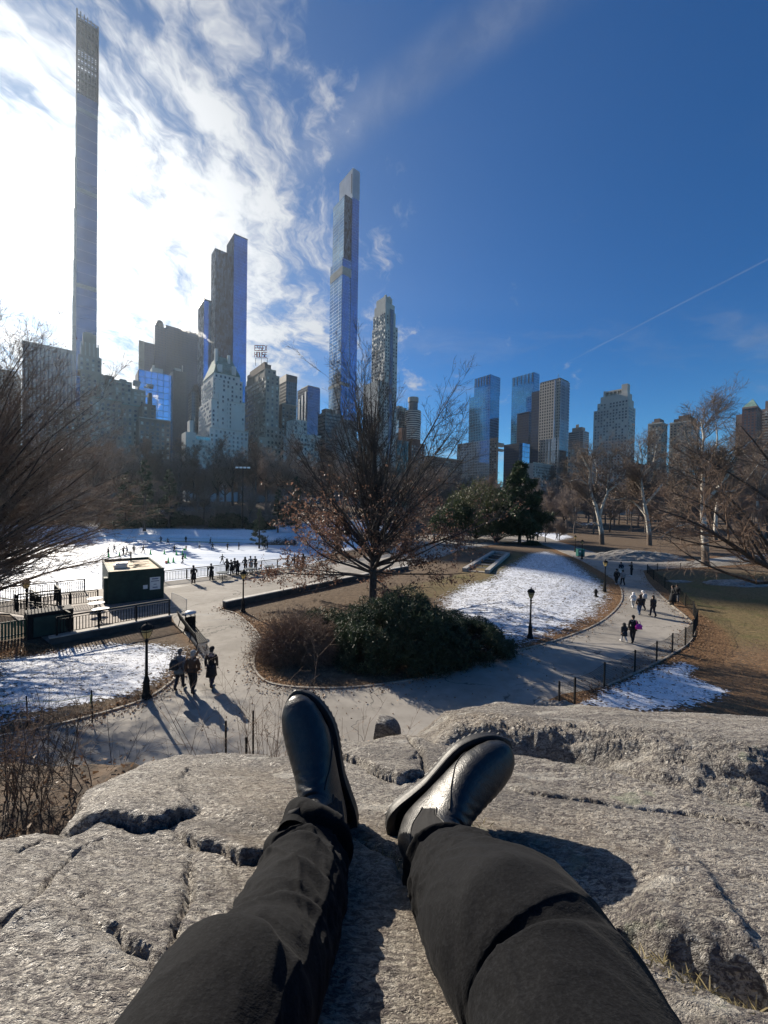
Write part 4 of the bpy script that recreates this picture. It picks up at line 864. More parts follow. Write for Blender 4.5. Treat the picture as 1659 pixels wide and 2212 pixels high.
def grow(rg, lv, paths, radii):
    """Grow levels of side branches from given parents. Returns a list of (paths, radii) per level."""
    out = [(paths, radii)]
    for sp in lv:
        Bn, n_, _ = paths.shape; Lp = np.linalg.norm(np.diff(paths, axis=1), axis=2).sum(1)
        cnt = rg.poisson(sp['n']*np.clip(Lp/max(np.median(Lp), 1e-6), 0.4, 2.2)); par = np.repeat(np.arange(Bn), cnt); K = len(par)
        if K == 0: break
        t = rg.uniform(sp.get('t0', 0.2), 1.0, K)
        f = t*(n_-1); i = np.minimum(f.astype(int), n_-2); w = (f-i)[:, None]
        p = paths[par, i]*(1-w)+paths[par, i+1]*w; tan = nrm_(paths[par, i+1]-paths[par, i])
        rp_ = radii[par, i]*(1-w[:, 0])+radii[par, i+1]*w[:, 0]
        rnd = rg.normal(size=(K, 3)); rnd[:, 2] *= sp.get('flat', 1.0); side = nrm_(rnd-(rnd*tan).sum(1, keepdims=True)*tan)
        ang = np.radians(rg.normal(sp['ang'], sp.get('angv', 8), K))[:, None]
        d = nrm_(np.cos(ang)*tan+np.sin(ang)*side)
        L = Lp[par]*sp['len']*rg.uniform(0.6, 1.25, K)*(1-sp.get('tipshort', 0.45)*t); L = np.maximum(L, sp.get('minlen', 0.1))
        ns = sp.get('seg', 3); P = np.zeros((K, ns+1, 3)); P[:, 0] = p; up = np.array([0, 0, sp.get('up', 0.0)])
        for s_ in range(ns):
            d = nrm_(d+rg.normal(size=(K, 3))*sp.get('wander', 0.12)+up); P[:, s_+1] = P[:, s_]+d*(L/ns)[:, None]
        r0 = np.minimum(rp_*sp.get('rr', 0.6), sp.get('rmax', 9)); r0 = np.maximum(r0, sp.get('rmin', 0.004))
        rad = r0[:, None]*np.linspace(1, sp.get('tip', 0.35), ns+1)[None]
        out.append((P, rad)); paths, radii = P, rad
    return out
def quads_obj(name, vq, m, parent=None, smooth=True):
    vs, qs, k = [], [], 0
    for v, q in vq: vs.append(v); qs.append(q+k); k += len(v)
    me = grid_mesh(name, np.concatenate(vs), np.concatenate(qs)); return link(name, me, m, parent, smooth)
def hand(limbs, n=9):                       # hand placed limbs -> equal-length paths and radii
    P, Rr = [], []
    for pts, r0, r1 in limbs:
        c = np.array(smooth_line(pts, 6)); s_ = np.concatenate([[0], np.cumsum(np.linalg.norm(np.diff(c, axis=0), axis=1))]); u = np.linspace(0, s_[-1], n)
        P.append(np.stack([np.interp(u, s_, c[:, i]) for i in range(3)], 1)); Rr.append(np.linspace(r0, r1, n))
    return np.array(P), np.array(Rr)
def leaves(rg, pos, w, l, droop=0.0, asp=None):
    K = len(pos); a = nrm_(rg.normal(size=(K, 3))+np.array([0, 0, -droop])); b = nrm_(np.cross(a, rg.normal(size=(K, 3))))
    s_ = rg.uniform(0.6, 1.3, (K, 1)); p0 = pos-b*w*s_/2; p1 = pos+b*w*s_/2
    v = np.stack([p0, p1, p1+a*l*s_-b*w*s_*0.3, p0+a*l*s_+b*w*s_*0.3], 1).reshape(-1, 3)
    return v, np.arange(4*K).reshape(-1, 4)
def leaf_mat(name, c1, c2, trans=0.35, rough=0.55):
    m, n = new_mat(name); gi = n('ShaderNodeNewGeometry', out=8); c = n.mix(gi, c1, c2)
    b = n('ShaderNodeBsdfPrincipled', {'Base Color': c, 'Roughness': rough, 'Specular IOR Level': 0.35}); t = n('ShaderNodeBsdfTranslucent', {'Color': c})
    n('ShaderNodeOutputMaterial', {'Surface': n('ShaderNodeMixShader', {0: trans, 1: b, 2: t})}); return m
def bark(name, c1, c2, sc=3.0, z0=None, z1=None, low=None, rough=0.85):
    m, n = new_mat(name); oc = n('ShaderNodeTexCoord', out=3)
    a = n.noise(n.vscale(oc, (1, 1, 0.35)), sc*2, 5, 0.65); base = n.mix(n.mr(a, 0.35, 0.65), c1, c2)
    if low:
        z = n('ShaderNodeSeparateXYZ', {0: oc}, out=2); pt_ = n.noise(oc, sc*0.5, 5, 0.6)
        base = n.mix(n.mr(n.m('ADD', z, n.m('MULTIPLY', n.m('SUBTRACT', pt_, 0.5), (z1-z0)*2.2)), z0, z1), low, base)
    finish(n, base=base, rough=rough, spec=0.25, bump=(a, 0.5, 0.02)); return m
B_GREY = bark("bark_grey_brown", (0.10, 0.085, 0.075), (0.20, 0.17, 0.15)); B_TWIG = bark("twig_brown", (0.23, 0.18, 0.15), (0.36, 0.285, 0.235))
B_DARK = bark("bark_dark", (0.045, 0.036, 0.032), (0.095, 0.078, 0.068)); B_RED = bark("twig_reddish", (0.14, 0.095, 0.07), (0.25, 0.175, 0.13))
B_SYC = bark("bark_sycamore", (0.30, 0.27, 0.23), (0.66, 0.63, 0.56), 1.4, 1.2, 4.5, (0.13, 0.10, 0.08)); B_SYT = bark("twig_sycamore", (0.13, 0.10, 0.08), (0.24, 0.19, 0.155))
L_OAK = leaf_mat("dry_oak_leaf", (0.12, 0.062, 0.042), (0.31, 0.185, 0.13), 0.35)
L_PINE = leaf_mat("pine_needle", (0.020, 0.040, 0.018), (0.060, 0.085, 0.035), 0.2); L_YEW = leaf_mat("yew_needle", (0.014, 0.028, 0.016), (0.058, 0.085, 0.045), 0.2)
L_OLIVE = leaf_mat("olive_needle", (0.040, 0.055, 0.020), (0.10, 0.105, 0.045), 0.25)

def bare_tree(seed, name, label, h=18.0, bark_m=None, twig_m=None, spread=45, dense=1.0, fork=0.28, r=0.32):
    rg = np.random.default_rng(seed); P0 = np.zeros((1, 8, 3)); d = np.array([0, 0, 1.0])
    for i in range(7): d = nrm_(d+rg.normal(size=3)*0.07); P0[0, i+1] = P0[0, i]+d*h*0.72/7
    R0 = (r*np.linspace(1, 0.25, 8))[None]
    lv = [dict(n=22*dense, len=0.62, ang=spread, t0=fork, up=0.10, wander=0.13, seg=6, rr=0.55, tip=0.25, tipshort=0.5),
          dict(n=10*dense, len=0.50, ang=38, t0=0.2, up=0.05, wander=0.16, seg=4, rr=0.55, tip=0.3),
          dict(n=8*dense, len=0.45, ang=36, t0=0.15, up=0.03, wander=0.18, seg=3, rr=0.6, rmin=0.022, tip=0.5),
          dict(n=4.5*dense, len=0.55, ang=38, t0=0.15, up=0.02, wander=0.2, seg=2, rr=0.7, rmin=0.018, tip=0.7)]
    lev = grow(rg, lv, P0, R0); o = thing(name, label, "tree")
    quads_obj("trunk", [tubes(*lev[0], 8), tubes(*lev[1], 5)], bark_m or B_GREY, o)
    quads_obj("crown", [tubes(*lev[2], 4)]+[tubes(*x, 3) for x in lev[3:]], twig_m or B_TWIG, o, False)
    return o
def note(o): KIDS[o.name] = list(o.children); return o

# --- central oak
rg = np.random.default_rng(31)
ob = ground(805, 1300); limbs = []
tr = [(0, 0, -0.2), (-0.05, 0.05, 1.2), (0.02, 0.0, 2.6), (0.0, 0.1, 4.4), (0.15, 0.1, 7.5), (0.05, 0.2, 10.2), (-0.1, 0.2, 13.8), (0, 0.2, 16.6)]
limbs.append((tr, 0.34, 0.025)); az = 0.7
for i in range(44):
    t = i/43; az += 2.399+rg.normal()*0.3; el = R(2+78*t**0.85+rg.normal()*5); z0 = 1.9+3.3*t+rg.normal()*0.15; L = (7.8+5.0*math.sin(min(1, t*1.15)*math.pi*0.5))*rg.uniform(0.82, 1.12)
    dv = np.array([math.cos(az)*math.cos(el), math.sin(az)*math.cos(el), math.sin(el)]); p = np.array([0, 0, z0]); pts = [p]
    for k in range(4):
        dv = nrm_(dv+rg.normal(size=3)*0.10+np.array([0, 0, 0.045 if t > 0.25 else (-0.05+0.06*k)])); p = p+dv*L/4; pts.append(p)
    limbs.append((pts, 0.085+0.05*rg.random(), 0.02))
P0, R0 = hand(limbs)
lev = grow(rg, [dict(n=12, len=0.36, ang=32, t0=0.18, up=0.05, wander=0.13, seg=5, rr=0.5, tip=0.3, tipshort=0.3), dict(n=6.5, len=0.42, ang=32, t0=0.15, up=0.03, wander=0.16, seg=3, rr=0.55, rmin=0.010, tip=0.5), dict(n=3.8, len=0.5, ang=36, t0=0.1, wander=0.2, seg=2, rr=0.7, rmin=0.008, tip=0.6)], P0, R0)
o = thing("oak_tree", "tall bare oak holding dry brown leaves on its lower boughs, behind the dark yew bush", "tree", (ob.x, ob.y, ob.z))
quads_obj("trunk", [tubes(*lev[0], 9)], B_DARK, o); quads_obj("crown", [tubes(*lev[1], 5), tubes(*lev[2], 3), tubes(*lev[3], 3)], B_DARK, o, False)
tips = lev[3][0].reshape(-1, 3); rad_ = np.hypot(tips[:, 0], tips[:, 1])
pr = np.exp(-(np.maximum(tips[:, 2]-5.6, 0)/1.9)**1.6)
cl = fbm(tips[:, 0]*0.5+tips[:, 2]*0.3, tips[:, 1]*0.5, 3, seed=3); keep = rg.random(len(tips)) < pr*np.clip(0.75+1.6*cl, 0, 1)
pos = np.repeat(tips[keep], 3, 0); pos = pos+rg.normal(size=pos.shape)*0.17; pos = pos[rg.permutation(len(pos))[:15000]]; print('oak leaves', len(pos))
lv_ = leaves(rg, pos, 0.10, 0.15, 0.7); quads_obj("leaves", [lv_], L_OAK, o, False)

# --- foreground tree on the sitter's left, its trunk outside the picture
rg = np.random.default_rng(5); tb = Vector((-24.5, 20.0, 0)); limbs = [([(0, 0, -0.3), (0.2, 0, 2), (0.6, 0, 3.6), (0.9, 0, 6), (1.5, 0.1, 10), (2.0, 0, 15)], 0.42, 0.03)]
for i in range(86):
    t = i/85; a_ = R(rg.uniform(-75, 75)); el = R(24+52*t+rg.normal()*6); z0 = 1.6+3.4*t; L = rg.uniform(8.5, 13.0)*(0.92+0.1*t)
    dv = np.array([math.cos(a_)*math.cos(el), math.sin(a_)*math.cos(el), math.sin(el)]); p = np.array([0.4, 0, z0]); pts = [p]
    for k in range(4): dv = nrm_(dv+rg.normal(size=3)*0.07+np.array([0, 0, 0.03-0.035*k])); p = p+dv*L/4; pts.append(p)
    limbs.append((pts, 0.07+0.05*rg.random(), 0.014))
P0, R0 = hand(limbs)
lev = grow(rg, [dict(n=14, len=0.34, ang=26, t0=0.15, up=0.02, wander=0.10, seg=5, rr=0.45, tip=0.3, tipshort=0.3), dict(n=9, len=0.42, ang=28, t0=0.12, wander=0.13, seg=3, rr=0.5, rmin=0.008, tip=0.5), dict(n=3.6, len=0.5, ang=32, t0=0.1, wander=0.18, seg=2, rr=0.7, rmin=0.0065, tip=0.6)], P0, R0)
o = thing("bare_tree", "big bare tree with sweeping fan of fine twigs reaching in over the terrace", "tree", tb)
quads_obj("trunk", [tubes(*lev[0], 8)], B_DARK, o); quads_obj("crown", [tubes(*lev[1], 4), tubes(*lev[2], 3), tubes(*lev[3], 3)], B_RED, o, False)
pos = lev[3][0][:, -1]; pos = pos[(rg.random(len(pos)) < 0.06)]; quads_obj("dead_leaves", [leaves(rg, pos, 0.05, 0.08, 0.5)], L_OAK, o, False)

# --- dark tree leaning in from the right-hand lawn
rg = np.random.default_rng(9)
base = np.array(ground(1790, 1315)); D_ = base[1]
def q(px, py, dD=0.0): return np.array(at(px, py, D_+dD))-base
limbs = [([(0, 0, -0.3), q(1765, 1270), q(1720, 1240), q(1659, 1225, -.3), q(1600, 1190, -.5), q(1540, 1150, -.6), q(1480, 1120, -1), q(1420, 1100, -1.2)], 0.34, 0.03),
         ([q(1720, 1240), q(1655, 1262, .5), q(1590, 1245, .5), q(1530, 1222, .4), q(1480, 1195, 0), q(1440, 1160, 0)], 0.16, 0.02),
         ([q(1765, 1270), q(1740, 1150, .5), q(1700, 1060, .5), q(1650, 980, .2), q(1600, 920, .2)], 0.26, 0.03),
         ([q(1700, 1235), q(1640, 1150, -.5), q(1580, 1080, -1), q(1520, 1040, -1), q(1450, 1020, -1)], 0.15, 0.02),
         ([q(1620, 1200, -.4), q(1560, 1120, -.8), q(1500, 1080, -1), q(1430, 1060, -1.5)], 0.10, 0.015),
         ([q(1740, 1150, .5), q(1690, 1100, 1), q(1620, 1050, 1.4), q(1540, 1000, 1.5), q(1470, 960, 1.5)], 0.16, 0.02),
         ([q(1600, 1190, -.5), q(1540, 1180, 0), q(1470, 1165, .3), q(1400, 1140, .3)], 0.09, 0.012),
         ([q(1659, 1225), q(1600, 1130, .5), q(1560, 1060, 1), q(1530, 990, 1)], 0.11, 0.015)]
P0, R0 = hand(limbs)
lev = grow(rg, [dict(n=12, len=0.33, ang=38, t0=0.22, up=0.06, wander=0.15, seg=5, rr=0.42, tip=0.3, tipshort=0.3), dict(n=9, len=0.45, ang=36, t0=0.12, up=0.03, wander=0.16, seg=3, rr=0.5, rmin=0.007, tip=0.5), dict(n=4, len=0.5, ang=36, t0=0.1, wander=0.2, seg=2, rr=0.7, rmin=0.005, tip=0.6)], P0, R0)
o = thing("bare_tree", "dark bare tree leaning in low over the brown lawn by the mesh fence", "tree", tuple(base))
quads_obj("trunk", [tubes(*lev[0], 8)], B_DARK, o); quads_obj("crown", [tubes(*lev[1], 4), tubes(*lev[2], 3), tubes(*lev[3], 3)], B_RED, o, False)

# --- sycamores with white limbs
def sycamore(bx, by, label, limbs_px, r, seed, dens=1.0):
    rg = np.random.default_rng(seed); base = np.array(ground(bx, by)); Db = base[1]; limbs = []
    for pts, r0, r1 in limbs_px: limbs.append(([np.array(at(p[0], p[1], Db+(p[2] if len(p) > 2 else 0)))-base for p in pts], r0*r*.72, r1*r*.6))
    P0, R0 = hand(limbs)
    lev = grow(rg, [dict(n=15*dens, len=0.36, ang=42, t0=0.3, up=0.05, wander=0.20, seg=5, rr=0.5, tip=0.3, tipshort=0.3), dict(n=9*dens, len=0.5, ang=40, t0=0.15, up=0.03, wander=0.2, seg=4, rr=0.55, rmin=0.014, tip=0.4), dict(n=8*dens, len=0.5, ang=40, t0=0.1, wander=0.22, seg=2, rr=0.65, rmin=0.013, tip=0.55)], P0, R0)
    o = thing("sycamore_tree", label, "tree", tuple(base)); quads_obj("trunk", [tubes(*lev[0], 9)], B_SYC, o); quads_obj("crown", [tubes(*lev[1], 4), tubes(*lev[2], 3), tubes(*lev[3], 3)], B_SYT, o, False); return o
sycamore(1299, 1176, "sycamore with a brown flaring trunk and twisting white limbs, nearest the far lamps", [
    ([(1300, 1177), (1299, 1150), (1295, 1125), (1290, 1102), (1280, 1075, 1), (1272, 1050, 2), (1276, 1020, 2), (1262, 995, 1), (1252, 975, 0)], 0.75, .10),
    ([(1294, 1120), (1302, 1090, -1), (1313, 1062, -2), (1312, 1035, -2), (1322, 1005, -2), (1310, 975, -2)], 0.42, .08), ([(1290, 1105), (1286, 1060, 3), (1290, 1020, 4), (1282, 985, 5)], 0.36, .08),
    ([(1272, 1050, 2), (1250, 1035, 1), (1228, 1040, 0), (1205, 1030, -1)], 0.26, .07), ([(1298, 1140), (1282, 1128, -1), (1262, 1135, -2), (1240, 1125, -3)], 0.2, .05), ([(1313, 1062, -2), (1340, 1040, -3), (1352, 1015, -3)], 0.24, .06), ([(1282, 1080, 1), (1262, 1062, 2), (1243, 1058, 3)], .2, .06)], 1.0, 3)
sycamore(1400, 1178, "sycamore whose pale limbs fork low over the lawn behind the flat rock", [
    ([(1403, 1180), (1402, 1150), (1398, 1120), (1392, 1090), (1388, 1060), (1384, 1030), (1388, 995), (1382, 960)], 0.72, .10), ([(1396, 1115), (1375, 1090, 2), (1352, 1075, 2), (1335, 1055, 2), (1318, 1040, 2)], 0.36, .08),
    ([(1392, 1090), (1420, 1060, -2), (1440, 1030, -2), (1455, 995, -2), (1475, 965, -3)], 0.40, .09), ([(1388, 1060), (1360, 1025, 3), (1345, 985, 4), (1325, 965, 4)], 0.34, .08), ([(1384, 1030), (1410, 1000, 2), (1418, 960, 2)], .3, .08), ([(1352, 1075, 2), (1330, 1080, 1), (1300, 1070, 0)], .2, .06)], 1.0, 4)
sycamore(1522, 1222, "tall sycamore with a bright white upper trunk beside the branching side path", [
    ([(1524, 1224), (1523, 1180), (1520, 1130), (1518, 1080), (1519, 1030), (1516, 990), (1520, 945), (1514, 905)], 0.80, .12), ([(1519, 1090), (1545, 1060, -1), (1570, 1030, -2), (1585, 1000, -2), (1612, 960, -2), (1640, 945, -2)], 0.45, .08),
    ([(1518, 1060), (1500, 1030, 2), (1470, 1010, 2), (1450, 990, 2), (1430, 985, 2)], 0.36, .07), ([(1520, 1135), (1490, 1132, -2), (1455, 1140, -2), (1425, 1165, -2)], 0.24, .06), ([(1519, 1020), (1540, 985, 2), (1550, 950, 2), (1545, 910, 2)], 0.34, .08), ([(1517, 1000), (1490, 960, -2), (1475, 920, -2)], 0.32, .08), ([(1545, 1060, -1), (1575, 1062, -2), (1610, 1050, -2)], .22, .06)], 0.85, 6)
sycamore(1545, 1170, "sycamore with a mottled trunk standing farther back behind the tall white one", [
    ([(1546, 1172), (1545, 1140), (1548, 1100), (1552, 1060), (1548, 1020), (1556, 980)], 0.7, .1), ([(1548, 1100), (1580, 1070, 2), (1610, 1040, 2), (1640, 1000, 2)], 0.35, .08), ([(1552, 1060), (1525, 1030, 2), (1510, 990, 2)], 0.3, .08), ([(1548, 1030), (1580, 990, 2), (1600, 950, 2)], 0.3, .08)], 1.0, 8)
sycamore(1640, 1160, "sycamore with pale crooked limbs at the edge of the far lawn", [
    ([(1642, 1162), (1640, 1120), (1636, 1080), (1642, 1040), (1630, 1000), (1636, 960)], 0.7, .1), ([(1636, 1080), (1612, 1060, 2), (1590, 1030, 2), (1570, 1010, 2)], 0.35, .08), ([(1642, 1040), (1670, 1000, 2), (1680, 950, 2)], 0.3, .08), ([(1630, 1000), (1600, 970, 2), (1585, 930, 2)], 0.28, .07)], 1.0, 10)

# --- evergreens
def conifer(seed, name, label, h, w, m, dens=1.0, gap=0.10, leader=0.35, droop=0.0):
    rg = np.random.default_rng(seed); o = thing(name, label, "tree"); mb = [(np.array([[[0, 0, -0.2], [0.05, 0, h*0.4], [0, 0.05, h*0.75], [0, 0, h*0.98]]]), np.array([[0.022*h, 0.016*h, 0.008*h, 0.002*h]]))]
    br = []; n_ = int(46*dens)
    for i in range(n_):
        t = gap+(1-gap)*(i/n_)**0.9; a_ = rg.uniform(0, 6.28); L = w*(1-t)**0.75*rg.uniform(0.55, 1.15)+0.25; z = h*t
        pts = np.array([[0, 0, z], [L*.35*math.cos(a_), L*.35*math.sin(a_), z+L*(0.05-droop)], [L*.7*math.cos(a_+.06), L*.7*math.sin(a_+.06), z+L*(0.10-droop*2)], [L*math.cos(a_+.1), L*math.sin(a_+.1), z+L*(0.22-droop*2.2)]]); br.append(pts)
    P = np.array(br); Rr = np.linspace(0.05, 0.012, 4)[None]*np.ones((len(br), 1))
    lev = grow(rg, [dict(n=10, len=0.42, ang=48, t0=0.25, up=0.05, wander=0.1, seg=3, rr=0.6, flat=0.35)], P, Rr)
    quads_obj("trunk", [tubes(*mb[0], 8), tubes(P, Rr, 4)], B_DARK, o)
    q_ = lev[1][0]; k = 20; tt = rg.uniform(0.2, 1, (len(q_), k)); ii = np.minimum((tt*3).astype(int), 2); f = (tt*3-ii)[..., None]
    pos = (q_[np.arange(len(q_))[:, None], ii]*(1-f)+q_[np.arange(len(q_))[:, None], ii+1]*f).reshape(-1, 3); pos = pos+rg.normal(size=pos.shape)*np.array([0.09, 0.09, 0.06])*w/3
    quads_obj("crown", [leaves(rg, pos, 0.055*w/3*1.5, 0.26*w/3*1.2, -0.35)], m, o, False); return o
def put(o, px, py, s_=1.0, rz=0.0, label=None):
    g = ground(px, py); o.location = (g.x, g.y, g.z-0.1); o.scale = (s_,)*3; o.rotation_euler = (0, 0, rz)
    if label: o['label'] = label
    return o
D_P = ground(1122, 1172).y
pine = note(conifer(3, "pine_tree", "tall dark green pine with tiered boughs beside the far end of the path", (1172-1000)/830*D_P, 5.2*D_P/62, L_PINE, 1.9, 0.10)); put(pine, 1122, 1172)
g = ground(1122, 1172); print("pine D", g.y)
con = note(conifer(4, "fir_tree", "dark conifer standing among bare trees behind the rink, straight above the kiosk roof", 19, 4.2, L_YEW, 1.1, 0.08, droop=0.05))
put(con, 312, 1145, 1.0)
for (px, py, s_, lab) in ((272, 1140, .85, "dark conifer behind the rink, the one nearest the big bare foreground tree"), (600, 1165, .62, "small dark conifer on the bank at the rink's end, left of the oak"), (560, 1168, .50, "lowest dark conifer on the snowy bank at the rink's end"), (640, 1150, .8, "conifer behind the rink bank, half hidden by the oak's leaves"), (365, 1140, .9, "dark conifer behind the rink between the fir and the snowy bank")):
    g = ground(px, py); c = dup(con, (g.x, g.y, g.z-.1), px, lab, None, s_)
con['group'] = "dark conifers behind the rink"
def shrub_tree(seed, name, label, cat, rx, ry, rz_, m, n_=9000, tw=True, lw=0.06, ll=0.22, up=-0.3, holes=0.25, z0=0.0):
    rg = np.random.default_rng(seed); o = thing(name, label, cat)
    d = nrm_(rg.normal(size=(n_, 3))); d[:, 2] = np.abs(d[:, 2])*1.0; u = 0.62+0.38*rg.random(n_)**0.6
    lump = 1+0.22*fbm(d[:, 0]*2.3+d[:, 2]*1.7, d[:, 1]*2.3+d[:, 2], 4, 0.6, seed=seed)+0.12*vnoise(d[:, 0]*7+3*d[:, 2], d[:, 1]*7, seed+2)
    pos = d*np.array([rx, ry, rz_])*(u*lump)[:, None]; pos[:, 2] += z0
    keep = fbm(pos[:, 0]*1.1, pos[:, 1]*1.1+pos[:, 2]*1.3, 3, seed=seed+5) > -holes; pos = pos[keep & (pos[:, 2] > 0.03)]
    if tw:
        K = 70; a = nrm_(rg.normal(size=(K, 3))); a[:, 2] = np.abs(a[:, 2])+0.25; e = nrm_(a)*np.array([rx, ry, rz_])*0.85
        P = np.stack([e*0.0, e*0.4+rg.normal(size=(K, 3))*.05, e*0.75+rg.normal(size=(K, 3))*.08, e], 1); P[:, :, 2] = np.maximum(P[:, :, 2]+z0*np.linspace(0, 1, 4)[None], 0.0)
        quads_obj("stem", [tubes(P, np.linspace(0.04, 0.01, 4)[None]*np.ones((K, 1)), 4)], B_DARK, o)
    v, q_ = leaves(rg, pos, lw, ll, up); 
    quads_obj("foliage", [(v, q_)], m, o, False); return o
# big yew bush in the island bed, three clumps grown together are one plant each
def bush_at(o, px, py, dz=0.0): g = ground(px, py); o.location = (g.x, g.y, g.z+dz); return o
gy_ = ground(860, 1440)
o = shrub_tree(11, "yew_bush", "large dark green spreading yew bush in front of the oak's trunk", "bush", 3.9, 2.6, 3.1, L_YEW, 60000, True, 0.036, 0.17, -0.25, 0.33); o.location = (gy_.x, gy_.y+1.2, gy_.z)
gy_ = ground(985, 1425)
o = shrub_tree(12, "yew_bush", "lower dark yew bush tapering towards the snowy lawn", "bush", 3.2, 2.2, 2.0, L_YEW, 40000, True, 0.036, 0.16, -0.1, 0.33); o.location = (gy_.x, gy_.y+0.8, gy_.z)
gy_ = ground(700, 1400)
o = shrub_tree(14, "yew_bush", "dark yew bush peeping out behind the brown twiggy bush", "bush", 2.4, 1.6, 1.9, L_YEW, 22000, True, 0.036, 0.16, -0.2, 0.33); o.location = (gy_.x, gy_.y+0.6, gy_.z)
def twig_bush(seed, name, label, rx, ry, rz_, K=900, m=B_RED, r=0.012):
    rg = np.random.default_rng(seed); o = thing(name, label, "bush"); a = nrm_(rg.normal(size=(K, 3))*np.array([1, 1, .8])); a[:, 2] = np.abs(a[:, 2])
    e = a*np.array([rx, ry, rz_])*rg.uniform(.7, 1.08, (K, 1)); b0 = rg.normal(size=(K, 3))*np.array([rx*.28, ry*.28, 0]); b0[:, 2] = 0
    P = np.stack([b0, b0*.6+e*.35+np.array([0, 0, .12*rz_]), b0*.3+e*.72+np.array([0, 0, .10*rz_])+rg.normal(size=(K, 3))*.05, e], 1)
    lev = grow(rg, [dict(n=5, len=0.35, ang=34, t0=.3, wander=.2, seg=2, rr=.7, rmin=.006, tip=.5), dict(n=3, len=0.5, ang=36, t0=.1, wander=.2, seg=2, rr=.8, rmin=.005, tip=.6)], P, np.linspace(r, r*.4, 4)[None]*np.ones((K, 1)))
    quads_obj("stem", [tubes(*lev[0], 4)], m, o, False); quads_obj("twig", [tubes(*x, 3) for x in lev[1:]], m, o, False)
    return o
gb = ground(640, 1425); o = twig_bush(21, "brown_bush", "rounded leafless brown bush beside the dark yew at the path's bend", 2.35, 1.9, 2.15, 1000); o.location = (gb.x, gb.y+0.4, gb.z)
rg = np.random.default_rng(2); pos = nrm_(rg.normal(size=(2500, 3))); pos[:, 2] = np.abs(pos[:, 2]); pos = pos*np.array([2.2, 1.8, 2.0])*rg.uniform(.5, 1, (2500, 1)); quads_obj("dead_leaves", [leaves(rg, pos, .04, .06, .3)], L_OAK, o, False)
# evergreen thicket left of the pine and shrubs behind the rink
for (px, py, w, h, m, sd, nm, lab) in ((1030, 1165, 6.4, 9.5, L_OLIVE, 31, "juniper_tree", "olive green spreading juniper between the oak and the pine"), (1075, 1172, 4.4, 6.5, L_OLIVE, 32, "juniper_tree", "shorter olive juniper crowding the pine's foot"), (985, 1166, 4.2, 6.0, L_PINE, 33, "juniper_tree", "dark juniper half hidden by the oak's outer twigs")):
    g = ground(px, py); k_ = g.y/62; o = shrub_tree(sd, nm, lab, "tree", w*k_, w*.8*k_, h*.85*k_, m, 20000, True, 0.13, 0.5, -0.1, 0.10, z0=1.2*k_); o.location = (g.x, g.y+1, g.z)
g = ground(1148, 1178); o = shrub_tree(36, "low_shrub", "low dark green shrub at the pine's foot beside the path", "bush", 1.9, 1.2, .9, L_PINE, 2500, False, .1, .3); o.location = (g.x, g.y, g.z)
for (px, py, w, h, sd, lab) in ((490, 1150, 6.5, 4.6, 41, "dark rounded shrub on the bank above the snow behind the skaters"), (400, 1152, 5.0, 3.2, 42, "low dark shrub on the bank left of the rounded one"), (330, 1155, 6.0, 3.0, 43, "low dark shrub mass on the bank under the conifers"), (560, 1160, 4.0, 2.6, 44, "dark shrub by the conifers at the rink's end"), (250, 1158, 5.5, 2.6, 45, "low dark shrub on the bank behind the kiosk roof")):
    g = ground(px, py); o = shrub_tree(sd, "bank_shrub", lab, "bush", w, 2.6, h, L_YEW, 6000, False, .2, .5, -.1, .3); o.location = (g.x, g.y+1.5, g.z-.2)
g = ground(450, 1172); o = twig_bush(47, "brown_bush", "small brown bush in the snow heap at the far side of the rink", 3.0, 1.5, 2.0, 260, B_RED, .03); o.location = (g.x, g.y+2.0, g.z-.3)

# --- the woods behind
KIN = [note(bare_tree(51, "bare_tree", "bare grey-brown tree in the woods between the park lawns and the towers", 19, B_GREY, B_TWIG, 42, 1.0)),
       note(bare_tree(52, "bare_tree", "bare grey-brown tree in the woods between the park lawns and the towers", 18, B_DARK, B_TWIG, 50, 1.05, 0.22)),
       note(bare_tree(53, "bare_tree", "bare grey-brown tree in the woods between the park lawns and the towers", 20, B_GREY, B_RED, 36, 1.0, 0.32)),
       note(bare_tree(54, "bare_tree", "bare grey-brown tree in the woods between the park lawns and the towers", 16, B_GREY, B_TWIG, 55, 1.1, 0.2))]
WOOD = "bare trees of the park woods"; used = set(); rg = np.random.default_rng(77)
def wood(px, D, s_):
    k = int(rg.integers(4)); p = at(px, 1092, D); loc = (p.x, p.y, hz(p.x, p.y)-.2); sc_ = s_*rg.uniform(.85, 1.15); sc_ = (sc_*rg.uniform(.95, 1.15), sc_*rg.uniform(.95, 1.15), sc_)
    if k in used: dup(KIN[k], loc, rg.uniform(0, 6.28), None, WOOD, sc_)
    else: used.add(k); KIN[k].location = loc; KIN[k].scale = sc_; KIN[k]['group'] = WOOD
for px in np.arange(-60, 1000, 20): wood(px+rg.uniform(-12, 12), rg.uniform(135, 175), 1.36+0.15*(px < 400)-.15*(px > 700))
for px in np.arange(-60, 1000, 26): wood(px+rg.uniform(-14, 14), rg.uniform(185, 240), 1.6+0.2*(px < 300)-.2*(px > 700))
for px in np.arange(140, 660, 34): wood(px+rg.uniform(-20, 20), rg.uniform(112, 128), .72)
for px in np.arange(1000, 1720, 20): wood(px+rg.uniform(-12, 12), rg.uniform(150, 190), 1.12)
for px in np.arange(1000, 1720, 26): wood(px+rg.uniform(-14, 14), rg.uniform(200, 260), 1.4)
for px in np.arange(1180, 1720, 36): wood(px+rg.uniform(-16, 16), rg.uniform(112, 135), .85)
for px in (700, 735, 880, 925, 960): wood(px, rg.uniform(95, 118), .55)
for px, D in ((1180, 88), (1210, 95), (1450, 92), (1600, 88)): wood(px, D, .42)
